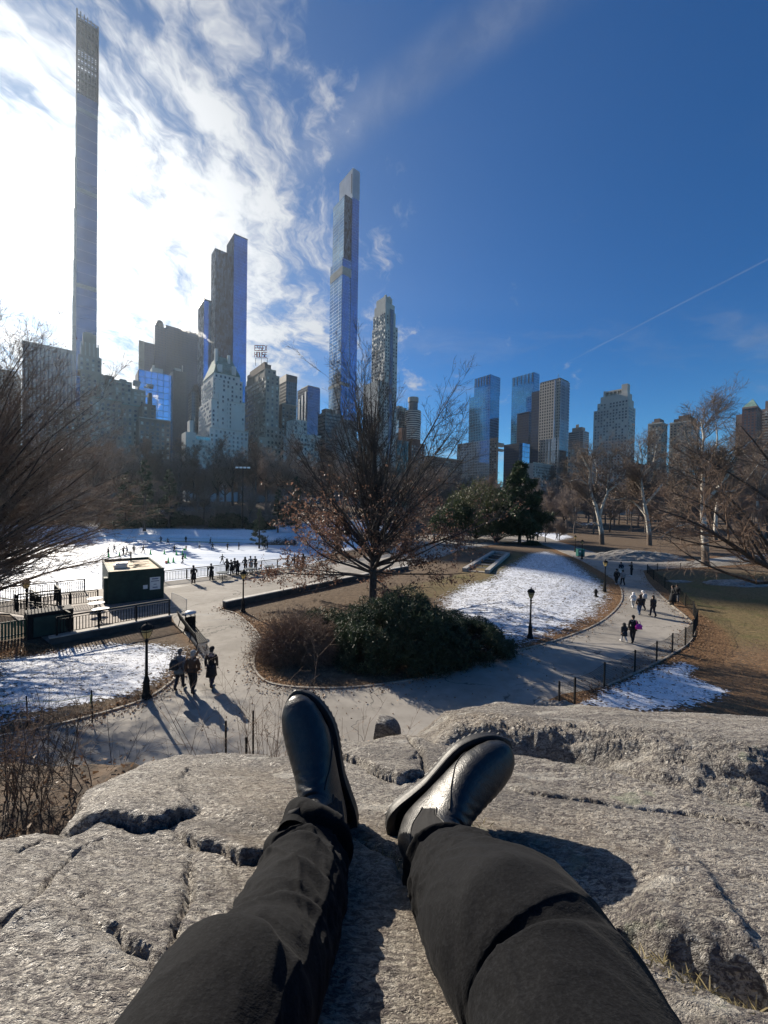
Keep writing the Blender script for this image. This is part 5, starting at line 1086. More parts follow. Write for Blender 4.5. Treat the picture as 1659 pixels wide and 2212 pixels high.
for px, D, s_ in ((20, 112, 1.2), (-40, 104, 1.25), (95, 112, 1.1), (60, 118, 1.2), (150, 115, 1.0), (-80, 90, 1.1)): wood(px, D, s_)

# ---------------------------------------------------------------- people: one continuous skinned body, clothes over it
TMP = bpy.data.scenes.new("workshop")
def skin_mesh(name, verts, edges, radii, sub=2, root=0):
    me = bpy.data.meshes.new(name); me.from_pydata([tuple(v) for v in verts], edges, []); o = bpy.data.objects.new(name, me); TMP.collection.objects.link(o)
    md = o.modifiers.new("s", 'SKIN'); md.use_smooth_shade = True; md.branch_smoothing = 0.6
    sv = me.skin_vertices[0].data if me.skin_vertices else None
    if sv is None:
        bm = bmesh.new(); bm.from_mesh(me); bm.verts.layers.skin.verify(); bm.to_mesh(me); bm.free(); sv = me.skin_vertices[0].data
    for i, r in enumerate(radii):
        sv[i].radius = (r, r) if not hasattr(r, '__len__') else r; sv[i].use_root = (i == root)
    o.modifiers.new("b", 'SUBSURF').levels = sub
    TMP.view_layers[0].update(); dg = TMP.view_layers[0].depsgraph; out = bpy.data.meshes.new_from_object(o.evaluated_get(dg))
    out.name = name; bpy.data.objects.remove(o); bpy.data.meshes.remove(me); return out
def chain_skin(name, chains, sub=2):
    """chains: lists of (key, pos, radius); equal keys are one joint."""
    ids, V, Rr, E = {}, [], [], []
    for ch in chains:
        prev = None
        for key, p, r in ch:
            if key not in ids: ids[key] = len(V); V.append(p); Rr.append(r)
            if prev is not None and prev != ids[key]: E.append((prev, ids[key]))
            prev = ids[key]
    return skin_mesh(name, V, E, Rr, sub)
def add_fingers(mb, wrist, elbow, side, curl=0.5, k=1.0):
    """four bent fingers of unequal length and a thumb, rooted in the palm"""
    w = np.array(wrist, float); d = nrm_(w-np.array(elbow, float)); up = nrm_(np.cross(d, np.array([0, 1.0, 0.2])))*side; pl = np.cross(d, up)
    for i, L in enumerate((0.070, 0.080, 0.074, 0.058)):
        p = w+d*0.07*k+pl*(i-1.5)*0.019*k; e1 = p+(d*(1-curl*.3)+up*curl*.45)*L*.5*k; e2 = e1+(d*(1-curl)+up*curl)*L*.5*k; mb.tube([p-d*.02*k, p, e1, e2], np.array([.0085, .0085, .0078, .006])*k, 6)
    p = w+d*0.02*k+pl*-0.035*k; mb.tube([w, p, p+(d*.6-pl*.5+up*.3)*.035*k, p+(d*.9-pl*.3+up*.5)*.062*k], np.array([.010, .0105, .009, .007])*k, 6)
SKIN = simple("skin", (0.42, 0.27, 0.20), 0.55, 0.08, 20)

# ---- the sitter: legs stretched out on the rock
def cpt(px, py, D): p = at(px, py, D); return np.array(p)
m, n = new_mat("black_denim"); uv = n('ShaderNodeUVMap'); oc = n('ShaderNodeTexCoord', out=3)
tw = n('ShaderNodeTexWave', {'Vector': n.vscale(uv, (1, 1, 1), (0, 0, 0.7)), 'Scale': 330, 'Distortion': 0.6, 'Detail': 1.0}, out=1)
fz = n.noise(oc, 300, 3, 0.7); wr = n.noise(oc, 14, 5, 0.6); wear = n.noise(oc, 5, 4)
base = n.mix(n.mr(fz, 0.4, 0.75), (0.0036, 0.0038, 0.0046), (0.0115, 0.012, 0.0135)); base = n.mix(n.m('MULTIPLY', n.mr(wear, .45, .75), .5), base, (0.012, 0.0125, 0.014))
finish(n, base=base, rough=0.88, spec=0.12, sheen=0.03, bump=(n.m('ADD', n.m('MULTIPLY', n.noise(n.vscale(uv, (420, 160, 1), (0, 0, .7)), 1.0, 2, .6), .4), n.m('ADD', n.m('MULTIPLY', fz, .5), n.m('MULTIPLY', wr, 2.0))), 0.7, 0.0016))
def boot(H0, T, Nn, mirror):
    """Ankle boot: sole, upper, elastic gores, seams and pull tab. H0 heel, T towards the toe, Nn from sole to instep."""
    T = Vector(T).normalized(); Nn = Vector(Nn); Nn = (Nn-T*Nn.dot(T)).normalized(); X = T.cross(Nn)*mirror
    return Matrix(((X.x, T.x, Nn.x, H0[0]), (X.y, T.y, Nn.y, H0[1]), (X.z, T.z, Nn.z, H0[2]), (0, 0, 0, 1)))
STN = np.array([(.300, .052, 0, .006, .006, .005), (.296, .052, 0, .017, .015, .014), (.287, .053, 0, .029, .023, .021), (.270, .055, 0, .0405, .030, .027), (.245, .058, 0, .0475, .035, .031), (.215, .062, 0, .0505, .040, .035), (.180, .068, 2, .0480, .046, .041), (.148, .076, 9, .0430, .051, .051),
                (.122, .085, 22, .0385, .055, .066), (.100, .097, 40, .0360, .057, .090), (.083, .112, 60, .0370, .056, .080), (.075, .132, 78, .0385, .054, .062), (.073, .155, 90, .0400, .052, .053), (.074, .185, 94, .0420, .053, .053)])
def boot_pt(s, th, off=0.0):                # s station 0..1, th angle round the section (0 = inner side, pi/2 = instep)
    x = np.clip(s, 0, 1)*(len(STN)-1); c = [np.interp(x, np.arange(len(STN)), STN[:, k]) for k in range(6)]
    ph = np.radians(c[2]); ct, sn_ = np.cos(th), np.sin(th); e = 2/2.4
    u = np.sign(ct)*np.abs(ct)**e*(c[3]+off); v = np.sign(sn_)*np.abs(sn_)**e*np.where(sn_ > 0, c[4]+off, c[5]+off)
    shift = 0.010*sm(c[0], .16, .30)        # the toe turns in a little
    return np.stack([u-shift, c[0]+v*np.sin(ph), c[1]+v*np.cos(ph)], -1)
def build_boot(parent, Mx, k_mirror):
    m, n = (MATS['boot_leather'], None) if 'boot_leather' in MATS else new_mat("boot_leather")
    if n:
        oc = n('ShaderNodeTexCoord', out=3); g = n.noise(oc, 95, 4, 0.6); cre = n.noise(n.vscale(oc, (1, 3.2, 1)), 16, 4, 0.6, .5); vo = n.t.nodes.new('ShaderNodeTexVoronoi'); vo.inputs['Scale'].default_value = 330; n.t.links.new(oc, vo.inputs['Vector'])
        finish(n, base=n.mix(n.mr(g, .3, .7), (.010, .0105, .012), (.020, .0205, .022)), rough=n.mr(cre, .3, .75, .34, .52), spec=.55, bump=(n.m('ADD', n.m('MULTIPLY', vo.outputs[0], .30), n.m('ADD', n.m('MULTIPLY', g, .25), n.m('MULTIPLY', cre, 1.1))), .5, .0022))
        simple("boot_rubber", (.016, .016, .017), .5, .2, 40, bump=.001); simple("elastic", (.010, .010, .011), .9, .2, 60, bump=.001); simple("boot_thread", (.012, .012, .013), .55, .1, 30)
    rt = thing("boot", None, None); rt.parent = parent; rt.matrix_local = Mx @ Matrix.Diagonal((.89, .98, .94, 1))
    ns, nt = 64, 72; S_, T_ = np.meshgrid(np.linspace(0, 1, ns), np.arange(nt)*2*math.pi/nt, indexing='ij'); P = boot_pt(S_.ravel(), T_.ravel())
    cr = 0.0016*sm(S_.ravel(), .32, .42)*sm(-S_.ravel(), -.74, -.58)*np.sin(P[:, 1]*420+3*np.sin(P[:, 0]*60))*np.clip(np.sin(T_.ravel()), 0, 1)
    P[:, 2] += cr; P[:, 2] = np.maximum(P[:, 2], .020+.012*sm(P[:, 1], .2, .31)); P[:, 0] *= k_mirror
    i = np.arange(ns-1)[:, None]*nt; j = np.arange(nt)[None]; j2 = (j+1) % nt; q_ = np.stack([i+j, i+j2, i+nt+j2, i+nt+j], -1).reshape(-1, 4)
    if k_mirror < 0: q_ = q_[:, ::-1]
    f = [tuple(int(a) for a in x) for x in q_]; MB().add(P, f).add([(.0, .301, .052)], []).build("upper", m, rt, True)
    # sole with raised welt, lugs and heel block
    yy = np.array([.000, .006, .020, .045, .080, .115, .150, .185, .215, .245, .270, .290, .302, .308]); hw = np.array([.006, .022, .034, .0385, .037, .0365, .043, .0515, .0560, .0540, .0470, .034, .018, .004]); ys_ = np.linspace(0, .308, 70); hw = np.interp(ys_, yy, hw); hw = np.convolve(np.pad(hw, 2, 'edge'), np.ones(5)/5, 'valid'); hw[0] = .004; hw[-1] = .003
    sh = .010*sm(ys_, .16, .30); rx_, lx_ = hw-sh, -hw-sh; pl = np.concatenate([np.c_[rx_, ys_], np.c_[lx_[::-1], ys_[::-1]]]); spr = lambda y: .013*sm(y, .2, .31)
    mb = MB(); m_ = len(pl); ctr = np.array([0, .15])
    lay = [(0.000, .93), (.004, .98), (.012, 1.0), (.0195, .985), (.0205, 1.012), (.0265, 1.015), (.0285, 1.0), (.0285, .80)]
    v = []
    for z, k in lay:
        nn_ = pl-ctr; dl = np.linalg.norm(nn_, axis=1, keepdims=True); pk = pl+nn_/dl*(k-1)*.09
        v.append(np.c_[pk[:, 0]*k_mirror, pk[:, 1], z+spr(pk[:, 1])])
    v = np.concatenate(v); fs = []
    for a in range(len(lay)-1):
        for b in range(m_): fs.append((a*m_+b, a*m_+(b+1) % m_, (a+1)*m_+(b+1) % m_, (a+1)*m_+b))
    fs.append(tuple(range(m_-1, -1, -1))); fs = [x[::-1] for x in fs] if k_mirror < 0 else fs; mb.add(v, fs)
    for y in np.arange(.016, .30, .0135):
        if .085 < y < .115: continue
        w_ = float(np.interp(y, ys_, hw)); s_ = float(.010*sm(y, .16, .30)); zb = float(spr(y))
        for sd in (1, -1): mb.box((((w_-.014)*sd-s_)*k_mirror, y, -.001+zb), (.022, .008, .004))
        mb.box((-s_*k_mirror, y, -.002+zb), (w_*.9, .007, .006))
    mb.build("sole", MATS['boot_rubber'], rt, False)
    th_side = {1: 0.0, -1: math.pi}
    for sd in (1, -1):                      # elastic gore each side of the ankle
        ss = np.linspace(.70, .99, 14); t_ = np.linspace(-.5, .62, 14); A, B = np.meshgrid(ss, t_, indexing='ij'); wd = (.25+.75*sm(A, .68, .92)); th = (B*wd) if sd == 1 else math.pi-(B*wd)
        Pg = boot_pt(A.ravel(), th.ravel(), .0016+.0006*np.cos(B.ravel()*60)); Pg[:, 0] *= k_mirror; f = []
        for a in range(13):
            for b in range(13): q4 = (a*14+b, a*14+b+1, a*14+15+b, a*14+14+b); f.append(q4)
        MB().add(Pg, f).build("elastic_gore", MATS['elastic'], rt, True)
        for path in ([(s__, (.66 if s__ < 2 else 0)*0+(.62*(.25+.75*sm(s__, .68, .92))+.05)) for s__ in np.linspace(.69, .99, 24)], [(s__, -(.5*(.25+.75*float(sm(s__, .68, .92)))+.05)) for s__ in np.linspace(.69, .99, 24)],
                     [(.38+.30*t, 1.25*math.sin(t*math.pi*.5)*1.0-.55) for t in np.linspace(0, 1, 26)]):
            a = np.array([p[0] for p in path]); b = np.array([float(p[1]) for p in path]); th = b if sd == 1 else math.pi-b; Pp = boot_pt(a, th, .0008); Pp[:, 0] *= k_mirror; Pp = Pp[Pp[:, 2] > .032]
            if len(Pp) > 4: MB().tube(Pp, .0013, 6).build("seam", MATS['boot_thread'], rt, True)
    # pull tabs front and back
    for th in (math.pi*.5, -math.pi*.5):
        a = boot_pt(np.array([.93, .97, 1.0]), np.full(3, th), .003); o_ = nrm_(a[-1]-np.array([0, .074, a[-1][2]])); up = np.array([0, 0, .03]); line = [a[0], a[2]+up*.3+o_*.003, a[2]+up+o_*.008, a[2]+up*1.1+o_*.001, a[2]-o_*.006+up*.3]
        L = np.array(smooth_line(line, 5)); w_ = .011; v = np.concatenate([L+np.array([w_, 0, 0]), L-np.array([w_, 0, 0]), L+np.array([w_, 0, 0])+o_*.002, L-np.array([w_, 0, 0])+o_*.002]); k = len(L); f = []
        for q in range(k-1): f += [(q, q+1, k+q+1, k+q), (2*k+q, 3*k+q, 3*k+q+1, 2*k+q+1), (q, 2*k+q, 2*k+q+1, q+1), (k+q, k+q+1, 3*k+q+1, 3*k+q)]
        MB().add(v, f).build("pull_tab", MATS['elastic'], rt, True)
    return rt
STITCH = []
def leg_tube(pts, rads, flat=0.92, seed=0, seam=(2.6, -0.6), folds=()):
    """Trouser leg as one lofted sleeve with folds; pts from hem to hip."""
    c = np.array(smooth_line(pts, 12)); s0 = np.concatenate([[0], np.cumsum(np.linalg.norm(np.diff(c, axis=0), axis=1))]); nn_, nt = 330, 168
    u = np.linspace(0, s0[-1], nn_); C = np.stack([np.interp(u, s0, c[:, i]) for i in range(3)], 1)
    kk = np.linspace(0, s0[-1], len(rads)); sp = np.concatenate([[0], np.cumsum(np.linalg.norm(np.diff(np.array(pts), axis=0), axis=1))]); sp = sp/sp[-1]*s0[-1]
    Rd = np.interp(u, sp, rads); Rd = np.convolve(np.pad(Rd, 12, 'edge'), np.ones(25)/25, 'valid')
    T = nrm_(np.gradient(C, axis=0)); T = nrm_(np.stack([np.convolve(np.pad(T[:, i], 10, 'edge'), np.ones(21)/21, 'valid') for i in range(3)], 1)); up = np.array([0, -.35, 1.0]); U = nrm_(np.cross(T, up)); V = np.cross(U, T)
    th = np.arange(nt)*2*math.pi/nt; SS, TT = np.meshgrid(u, th, indexing='ij'); r = Rd[:, None]*np.ones_like(TT)
    x, y = np.cos(TT)*1.1, np.sin(TT)*1.1
    hem = np.exp(-SS/.055); kn = np.exp(-((SS-.40)/.13)**2)
    r = r+ hem*(.011*np.sin(SS*130+2.4*np.sin(TT+seed)+1.3*np.sin(2*TT+1.7*seed))+.005*fbm(SS*40, x*2+y*2+seed, 3, seed=seed))
    f1 = fbm(SS*17+x*1.3+4*seed, y*1.3+x*.7, 3, .55, seed=seed+1); f2 = fbm(SS*30+y*1.5, x*1.6+7, 3, .5, seed=seed+2)
    r = r+(.0060+.0005*kn)*((1-np.clip(2.2*np.abs(f1), 0, 1))**2-.25)*sm(SS, .02, .1)*(1-.75*sm(SS, .16, .34))+.0022*((1-np.clip(1.8*np.abs(f2), 0, 1))**2-.3)
    flat = .93+(flat-.93)*sm(SS, .05, .30)
    for (s1, t1, sl, L, amp, wd) in folds:  # single pulled folds: place, angle, slant, length, height, width
        dt = (TT-t1+math.pi) % (2*math.pi)-math.pi; r = r+amp*np.exp(-((SS-s1-sl*dt-.035*dt*dt)/wd)**2)*np.exp(-(dt/L)**2)-amp*.7*np.exp(-((SS-s1-sl*dt-.035*dt*dt+wd*1.7)/(wd*1.1))**2)*np.exp(-(dt/L)**2)
    for t1 in seam:
        dt = (TT-t1+math.pi) % (2*math.pi)-math.pi; r = r+.0026*np.exp(-((dt*Rd[:, None]-.0035)/.0030)**2)+.0008*np.exp(-((dt*Rd[:, None]+.0035)/.0028)**2)*(0.6+.4*np.sin(SS*900))
    P = C[:, None]+r[..., None]*(np.cos(TT)[..., None]*U[:, None]+(flat*np.sin(TT))[..., None]*V[:, None])
    rim = C[0]+(P[0]-C[0])*.93+T[0]*.004; inn = C[0]+(P[0]-C[0])*.88+T[0]*.05        # hem turned in
    P = np.concatenate([inn[None], rim[None], P]); n2 = len(P); i = np.arange(n2-1)[:, None]*nt; j = np.arange(nt)[None]; j2 = (j+1) % nt
    q_ = np.stack([i+j, i+j2, i+nt+j2, i+nt+j], -1).reshape(-1, 4); uu = np.concatenate([[-.05, 0], u])
    global STITCH
    for t1 in seam:
        for dd in (.0062, -.0062):
            jj = np.round((t1+dd/Rd)/(2*math.pi)*nt).astype(int) % nt; ln = P[2+np.arange(nn_), jj]; cc = C; ln = np.stack([np.convolve(np.pad(ln[:, q], 4, 'edge'), np.ones(9)/9, 'valid') for q in range(3)], 1); STITCH.append(ln+nrm_(ln-cc)*.0006)
    uv = np.stack([np.repeat(uu, nt), np.tile(th*.08, n2)], 1); return P.reshape(-1, 3), q_, uv
b = Vector((0, 0, CAM.z))
ML = boot(np.array(at(757, 1803, .79)), np.array(at(661, 1492, .872))-np.array(at(757, 1803, .79)), (-.13, -.95, .20), 1)
MR_ = boot(np.array(at(834, 1788, .775)), np.array(at(1032, 1620, .832))-np.array(at(834, 1788, .775)), (.17, -.95, .15), 1)
def bl(Mx, y, z, x=0.0): return np.array(Mx @ Vector((x, y, z)))
hipL, hipR = np.array((-.10, -.12, CAM.z-.60)), np.array((.11, -.12, CAM.z-.60))
LL = [bl(ML, .075, .162), bl(ML, .074, .182), cpt(660, 1868, .615), cpt(646, 1915, .56), cpt(634, 1960, .515), cpt(615, 2005, .476), cpt(592, 2055, .438), cpt(560, 2105, .395), cpt(525, 2155, .362), cpt(478, 2212, .33), np.array((-.155, .14, CAM.z-.46)), np.array((-.13, 0, CAM.z-.53)), hipL]
LR = [.062, .066, .066, .067, .068, .068, .068, .070, .073, .077, .094, .098, .11]
RL = [bl(MR_, .075, .160), bl(MR_, .074, .182), cpt(976, 1898, .59), cpt(1024, 1940, .50), cpt(1090, 1992, .415), cpt(1146, 2066, .375), cpt(1202, 2154, .345), cpt(1236, 2212, .318), np.array((.158, .16, CAM.z-.418)), np.array((.15, .02, CAM.z-.49)), hipR]
RR_ = [.062, .064, .065, .076, .087, .087, .085, .082, .094, .102, .11]
# body under the clothes: head, torso, arms, legs in one skin
Z = CAM.z
pel = (0, -.17, Z-.60); ch = [[('pel', pel, .11), ('bel', (0, -.24, Z-.42), .115), ('che', (0, -.33, Z-.22), .125), ('nek', (0, -.38, Z-.03), .055), ('hd0', (0, -.38, Z+.05), .07), ('hd1', (0, -.37, Z+.14), .085), ('hd2', (0, -.38, Z+.20), .06)], [('hd1', 0, 0), ('nose', (0, -.275, Z+.10), .014)]]
for sd, sh, el, wr_ in ((-1, 'sl', 'el', 'wl'), (1, 'sr', 'er', 'wr')):
    ch.append([('che', 0, 0), (sh, (sd*.17, -.33, Z-.14), .06), (el, (sd*.23, -.22, Z-.36), .045), (wr_, (sd*.085, -.07, Z-.10), .028), (wr_+'p', (sd*.075, -.045, Z-.05), .034)])
for sd, L, nm in ((-1, LL, 'L'), (1, RL, 'R')): ch.append([('pel', 0, 0)]+[(nm+str(i), tuple(L[i]), .032 if i < len(L)-3 else .05) for i in (len(L)-3, len(L)-5, 5, 3)]+[(nm+'a', tuple(bl(ML if sd < 0 else MR_, .074, .12)), .022), (nm+'f', tuple(bl(ML if sd < 0 else MR_, .15, .068)), .016)])
person = link("person", chain_skin("person", ch, 2), SKIN, None, True)
tag(person, "person in black jeans and ankle boots stretched out on the rock", "person")
mb = MB()
for sd in (-1, 1): add_fingers(mb, (sd*.085, -.07, Z-.10), (sd*.23, -.22, Z-.36), sd, .5)
hd = mb.build("hand", SKIN, person, True)
for Mx, nm in ((ML, 1), (MR_, 1)): build_boot(person, Mx, nm*(1 if Mx is ML else -1))
vs, qs, uvs, k = [], [], [], 0
for P, q_, uv in (leg_tube(LL, LR, .68, 1, (.2, 2.25), ((.10, 1.6, .02, .9, .006, .008), (.17, 1.9, .03, .8, .005, .010), (.24, 1.7, -.02, 1.0, .006, .011), (.33, 1.5, .03, .9, .005, .012))),
                  leg_tube(RL, RR_, .68, 3, (.85, 3.4), ((.09, 1.5, .02, .9, .005, .008), (.15, 1.2, -.03, .9, .0045, .010), (.22, 1.7, .03, 1.1, .004, .010), (.28, 1.3, -.02, 1.0, .003, .010), (.36, 1.7, .03, 1.0, .002, .010)))):
    vs.append(P); qs.append(q_+k); uvs.append(uv[q_.ravel()]); k += len(P)
me = grid_mesh("jeans", np.concatenate(vs), np.concatenate(qs)); ul = me.uv_layers.new(name="UVMap"); ul.data.foreach_set('uv', np.concatenate(uvs).astype(np.float32).ravel())
link("jeans", me, MATS['black_denim'], person, True)
for ln in []: MB().tube(ln[4:], .0007, 4).build('seam_stitch', MATS['denim_thread'] if 'denim_thread' in MATS else simple('denim_thread', (.035, .035, .037), .8, .3, 400), person, True)
seat = chain_skin("seat", [[('a', (0, -.17, Z-.59), .155), ('b', (0, -.24, Z-.46), .14)], [('a', 0, 0), ('c', tuple(hipL+np.array([0, .1, .03])), .115)], [('a', 0, 0), ('d', tuple(hipR+np.array([0, .1, .03])), .115)]], 2); link("jeans_seat", seat, MATS['black_denim'], person, True)
jk = chain_skin("jacket", [[('a', (0, -.22, Z-.50), .155), ('b', (0, -.26, Z-.38), .15), ('c', (0, -.33, Z-.20), .155), ('n', (0, -.38, Z-.06), .085)]]+[[('c', 0, 0), (s_+'s', (sd*.18, -.33, Z-.14), .08), (s_+'e', (sd*.235, -.22, Z-.36), .062), (s_+'w', (sd*.10, -.09, Z-.13), .042)] for sd, s_ in ((-1, 'l'), (1, 'r'))], 2)
link("jacket", jk, simple("jacket_black", (.012, .012, .013), .8, .2, 20), person, True)
MB().blob((0, -.395, Z+.15), (.10, .115, .11), 3, .03, 2).build("hair", simple("hair_dark", (.02, .015, .012), .6, .3, 40), person, True)
ph = MB().box((0, -.022, Z-.005), (.078, .008, .155)).build("phone", simple("phone_black", (.02, .02, .022), .2), None)
tag(ph, "slim black phone held up in both hands of the sitting person", "phone")
DBG = False
def topx(p):
    d = Vector(p)-CAM; D = d.dot(_f); return (round(829.5+d.dot(_r)/D*F), round(1106-d.dot(_u)/D*F), round(D, 3))
if DBG:
    for nm, Mx in (("L", ML), ("R", MR_)):
        print(nm, [topx(bl(Mx, y, z)) for y, z in ((0, 0), (.3, 0), (.08, .1), (.08, .122), (.074, .15), (.074, .185), (.2, .1))])

# ---------------------------------------------------------------- things in the park
IRON = simple("black_iron", (.015, .015, .015), .75, .2, 8, spec=.18); IRONG = simple("dark_green_paint", (.026, .050, .042), .7, .2, 2.0, bump=.004, spec=.25); STEEL = simple("galvanised", (.45, .46, .47), .4, .15, 10, metal=.7)
STONE = simple("granite", (.34, .32, .29), .8, .25, 3, bump=.01); STONE_D = simple("granite_dark", (.055, .052, .05), .85, .3, 2, bump=.01); WOODP = simple("plywood", (.62, .50, .34), .8, .25, 1.2); WHITEP = simple("white_sheet", (.75, .75, .74), .6, .05)
SNOWM = simple("snow", (.78, .81, .86), .6, .06, 2.0, bump=.02); LGLASS = leaf_mat("lamp_glass", (.80, .66, .34), (.88, .76, .45), .65, .25)
PAPER = simple("printed_line", (.16, .18, .26), .7, .1); GREENP = simple("green_plastic", (.03, .55, .10), .4, .1); REDP = simple("red_plastic", (.7, .16, .10), .5); TEAL = simple("teal_paint", (.02, .16, .13), .5, .15, 3)
def lamp_post(label, px, py, h=3.05, group="park lamp posts"):
    g = ground(px, py) if not isinstance(px, Vector) else px
    if KIDS.get('lamp'):
        o = dup(KIDS['lamp'][0], (g.x, g.y, g.z), 0, label, group); return o
    o = thing("lamp_post", label, "lamp post", (g.x, g.y, g.z), 0, group)
    MB().lathe([(.21, -.1), (.21, .05), (.17, .07), (.16, .18), (.13, .24), (.115, .62), (.13, .66), (.105, .72), (.085, .80), (.075, .86)], k=8).build("base", IRON, o)
    MB().lathe([(.058, .84), (.052, 1.5), (.045, 2.22), (.07, 2.25), (.07, 2.29), (.045, 2.32), (.05, 2.40)], k=10).build("pole", IRON, o, True)
    MB().lathe([(.075, 2.40), (.10, 2.43), (.135, 2.52), (.175, 2.66), (.195, 2.76)], k=14).build("lamp_glass", LGLASS, o, True)
    mb = MB().lathe([(.225, 2.755), (.23, 2.78), (.205, 2.80), (.19, 2.86), (.14, 2.92), (.07, 2.95), (.03, 2.965), (.028, 3.0), (.038, 3.02), (.012, 3.06)], k=14); mb.build("cap", IRON, o, True)
    mb = MB()
    for k in range(4):
        a = k*math.pi/2+.5; c, s_ = math.cos(a), math.sin(a); mb.tube([(c*.07, s_*.07, 2.38), (c*.145, s_*.145, 2.50), (c*.205, s_*.205, 2.68), (c*.225, s_*.225, 2.78), (c*.20, s_*.20, 2.85)], .011, 5); mb.blob((c*.23, s_*.23, 2.80), (.02, .02, .035), 1)
    mb.lathe([(.182, 2.655), (.192, 2.67), (.182, 2.685)], k=14); mb.build("cage", IRON, o); note(o); KIDS['lamp'] = [o]; return o
lamp_post("black park lamp post at the kerb of the snowy lawn beside the three walkers", 316, 1508)
lamp_post("black park lamp post at the end of the low stone wall left of the oak", 525, 1322)
lamp_post("black park lamp post at the path edge in front of the snowy hill", 1145, 1378)
lamp_post("black park lamp post on the path's inner bend beside the small dark hydrant", 1306, 1278)
lamp_post("black park lamp post beside the teal bin far up the path", 1257, 1208)
lamp_post("farthest black park lamp post, behind the teal bin", 1242, 1192)
lamp_post("black park lamp post whose lantern shows over the balcony rail on the terrace", Vector((-22.9, 24.6, -.35)), 0)

def railing(name, label, pts, h=1.05, group=None, pick=.14, parent=None, cat="railing"):
    """metal railing: a top rail, posts and a panel of pickets"""
    o = thing(name, label, cat, (pts[0][0], pts[0][1], pts[0][2] if len(pts[0]) > 2 else 0), 0, group); b0 = Vector(o.location); P = [Vector((p[0], p[1], p[2] if len(p) > 2 else 0))-b0 for p in pts]
    tr, pk = MB(), MB()
    for a, b in zip(P[:-1], P[1:]):
        L = (b-a).length; u = (b-a)/L; U = Vector((0, 0, 1)); tr.bar(a+U*h, b+U*h, .09, .07)
        for zz in (.12, h-.14): pk.bar(a+U*zz, b+U*zz, .035, .03)
        k = max(1, int(L/pick))
        for i in range(1, k): q_ = a+u*(L*i/k); pk.bar(q_+U*.12, q_+U*(h-.14), .03)
        m_ = max(1, round(L/2.0))
        for i in range(m_+(b is P[-1])): q_ = a+u*(L*i/m_); MB().box((q_.x, q_.y, h/2-.02), (.07, .07, h+.04)).build("post", IRON, o)
    tr.build("top_rail", IRON, o); pk.build("pickets", IRON, o); return o
v3 = lambda p, z=0.0: (float(p[0]), float(p[1]), z)
KX = np.array((.778, .628)); KN = np.array((-.628, .778)); KA = np.array((-17.6, 30.8)); KB = KA-KX*3.65; KS = 7.9
railing("railing", "long black railing where people lean, along the terrace over the ice rink", [v3(KA+RN*(RC-RN@KA)+RT*.2), v3(RAIL[1]), v3(RAIL[1]+RT*15)])
# kiosk
o = thing("kiosk", "dark green boxy kiosk with a parapet roof of pale boards and posted notices", "kiosk", (KA[0], KA[1], 0), math.atan2(KX[1], KX[0])); w, hk = 3.65, 2.45; t = .12
mb = MB(); mb.box((-w/2, t/2, hk/2-.1), (w, t, hk+.2)).box((-w/2, KS-t/2, hk/2-.1), (w, t, hk+.2)).box((-w+t/2, KS/2, hk/2-.1), (t, KS-2*t, hk+.2)).box((-t/2, KS/2, hk/2-.1), (t, KS-2*t, hk+.2)); mb.build("wall", IRONG, o)
MB().box((-w/2, KS/2, hk-.24), (w-2*t-.01, KS-2*t-.01, .08)).build("roof", WOODP, o)
mb = MB()
for i in range(7): mb.box((-w+.35+i*.5, -.012, hk/2-.1), (.05, .024, hk+.2)) if i in (0, 3, 6) else None
mb.box((-w/2, -.02, hk+.0), (w+.06, .05, .07)); mb.build("trim", IRONG, o)
sgn = MB().box((-.62, -.02, 1.30), (.72, .03, .98)).build("notice", WHITEP, o)
mb = MB(); 
for z_, w_, h_ in ((1.66, .44, .09), (1.48, .56, .06), (1.22, .20, .05), (.98, .34, .08)): mb.box((-.62, -.037, z_), (w_, .006, h_))
mb.build("lettering", PAPER, sgn); MB().box((-1.28, -.02, 1.08), (.30, .025, .30)).build("notice", WHITEP, o)
MB().box((-w-.13, .55, 1.0), (.24, .7, 2.0)).build("side_cabinet", IRONG, o); MB().box((-w-.10, .6, 1.62), (.20, .45, .5)).build("shelf", WHITEP, o)
MB().lathe([(.06, hk-.4), (.06, hk+.55), (.09, hk+.56), (.09, hk+.62)], (-w*.42, KS-.6, 0), 8).build("vent_pipe", IRON, o)
mw = o.matrix_world.copy(); KR = Matrix.Rotation(math.atan2(KX[1], KX[0]), 4, 'Z'); KT = Matrix.Translation((KA[0], KA[1], 0))@KR
def kat(x, y, z): return KT@Vector((x, y, z))
rg = np.random.default_rng(8)
for i in range(6):
    p = kat(-w*.30+rg.uniform(-.6, .6), KS*.5+rg.uniform(-1.4, 2.6), hk-.17+.03*i); b_ = MB().box((0, 0, 0), (rg.uniform(.7, 1.3), .18, .04)).build("board", WOODP if i % 2 else IRON, None); b_.location = p; b_.rotation_euler = (rg.uniform(-.05, .05), rg.uniform(-.1, .1), rg.uniform(0, 3)); tag(b_, "loose weathered board lying among the scrap on the kiosk roof", "board", "loose boards on the kiosk roof")
p = kat(-w*.72, KS*.42, hk-.19); b_ = MB().box((0, 0, .11), (.85, 1.0, .16)).box((0, 0, .26), (.95, 1.1, .08)).box((0.1, 0, .37), (.8, .9, .10)).build("crate", WHITEP); b_.location = p; b_.rotation_euler = (0, 0, .5); tag(b_, "pale stacked panels lying on the near corner of the kiosk roof", "panels")
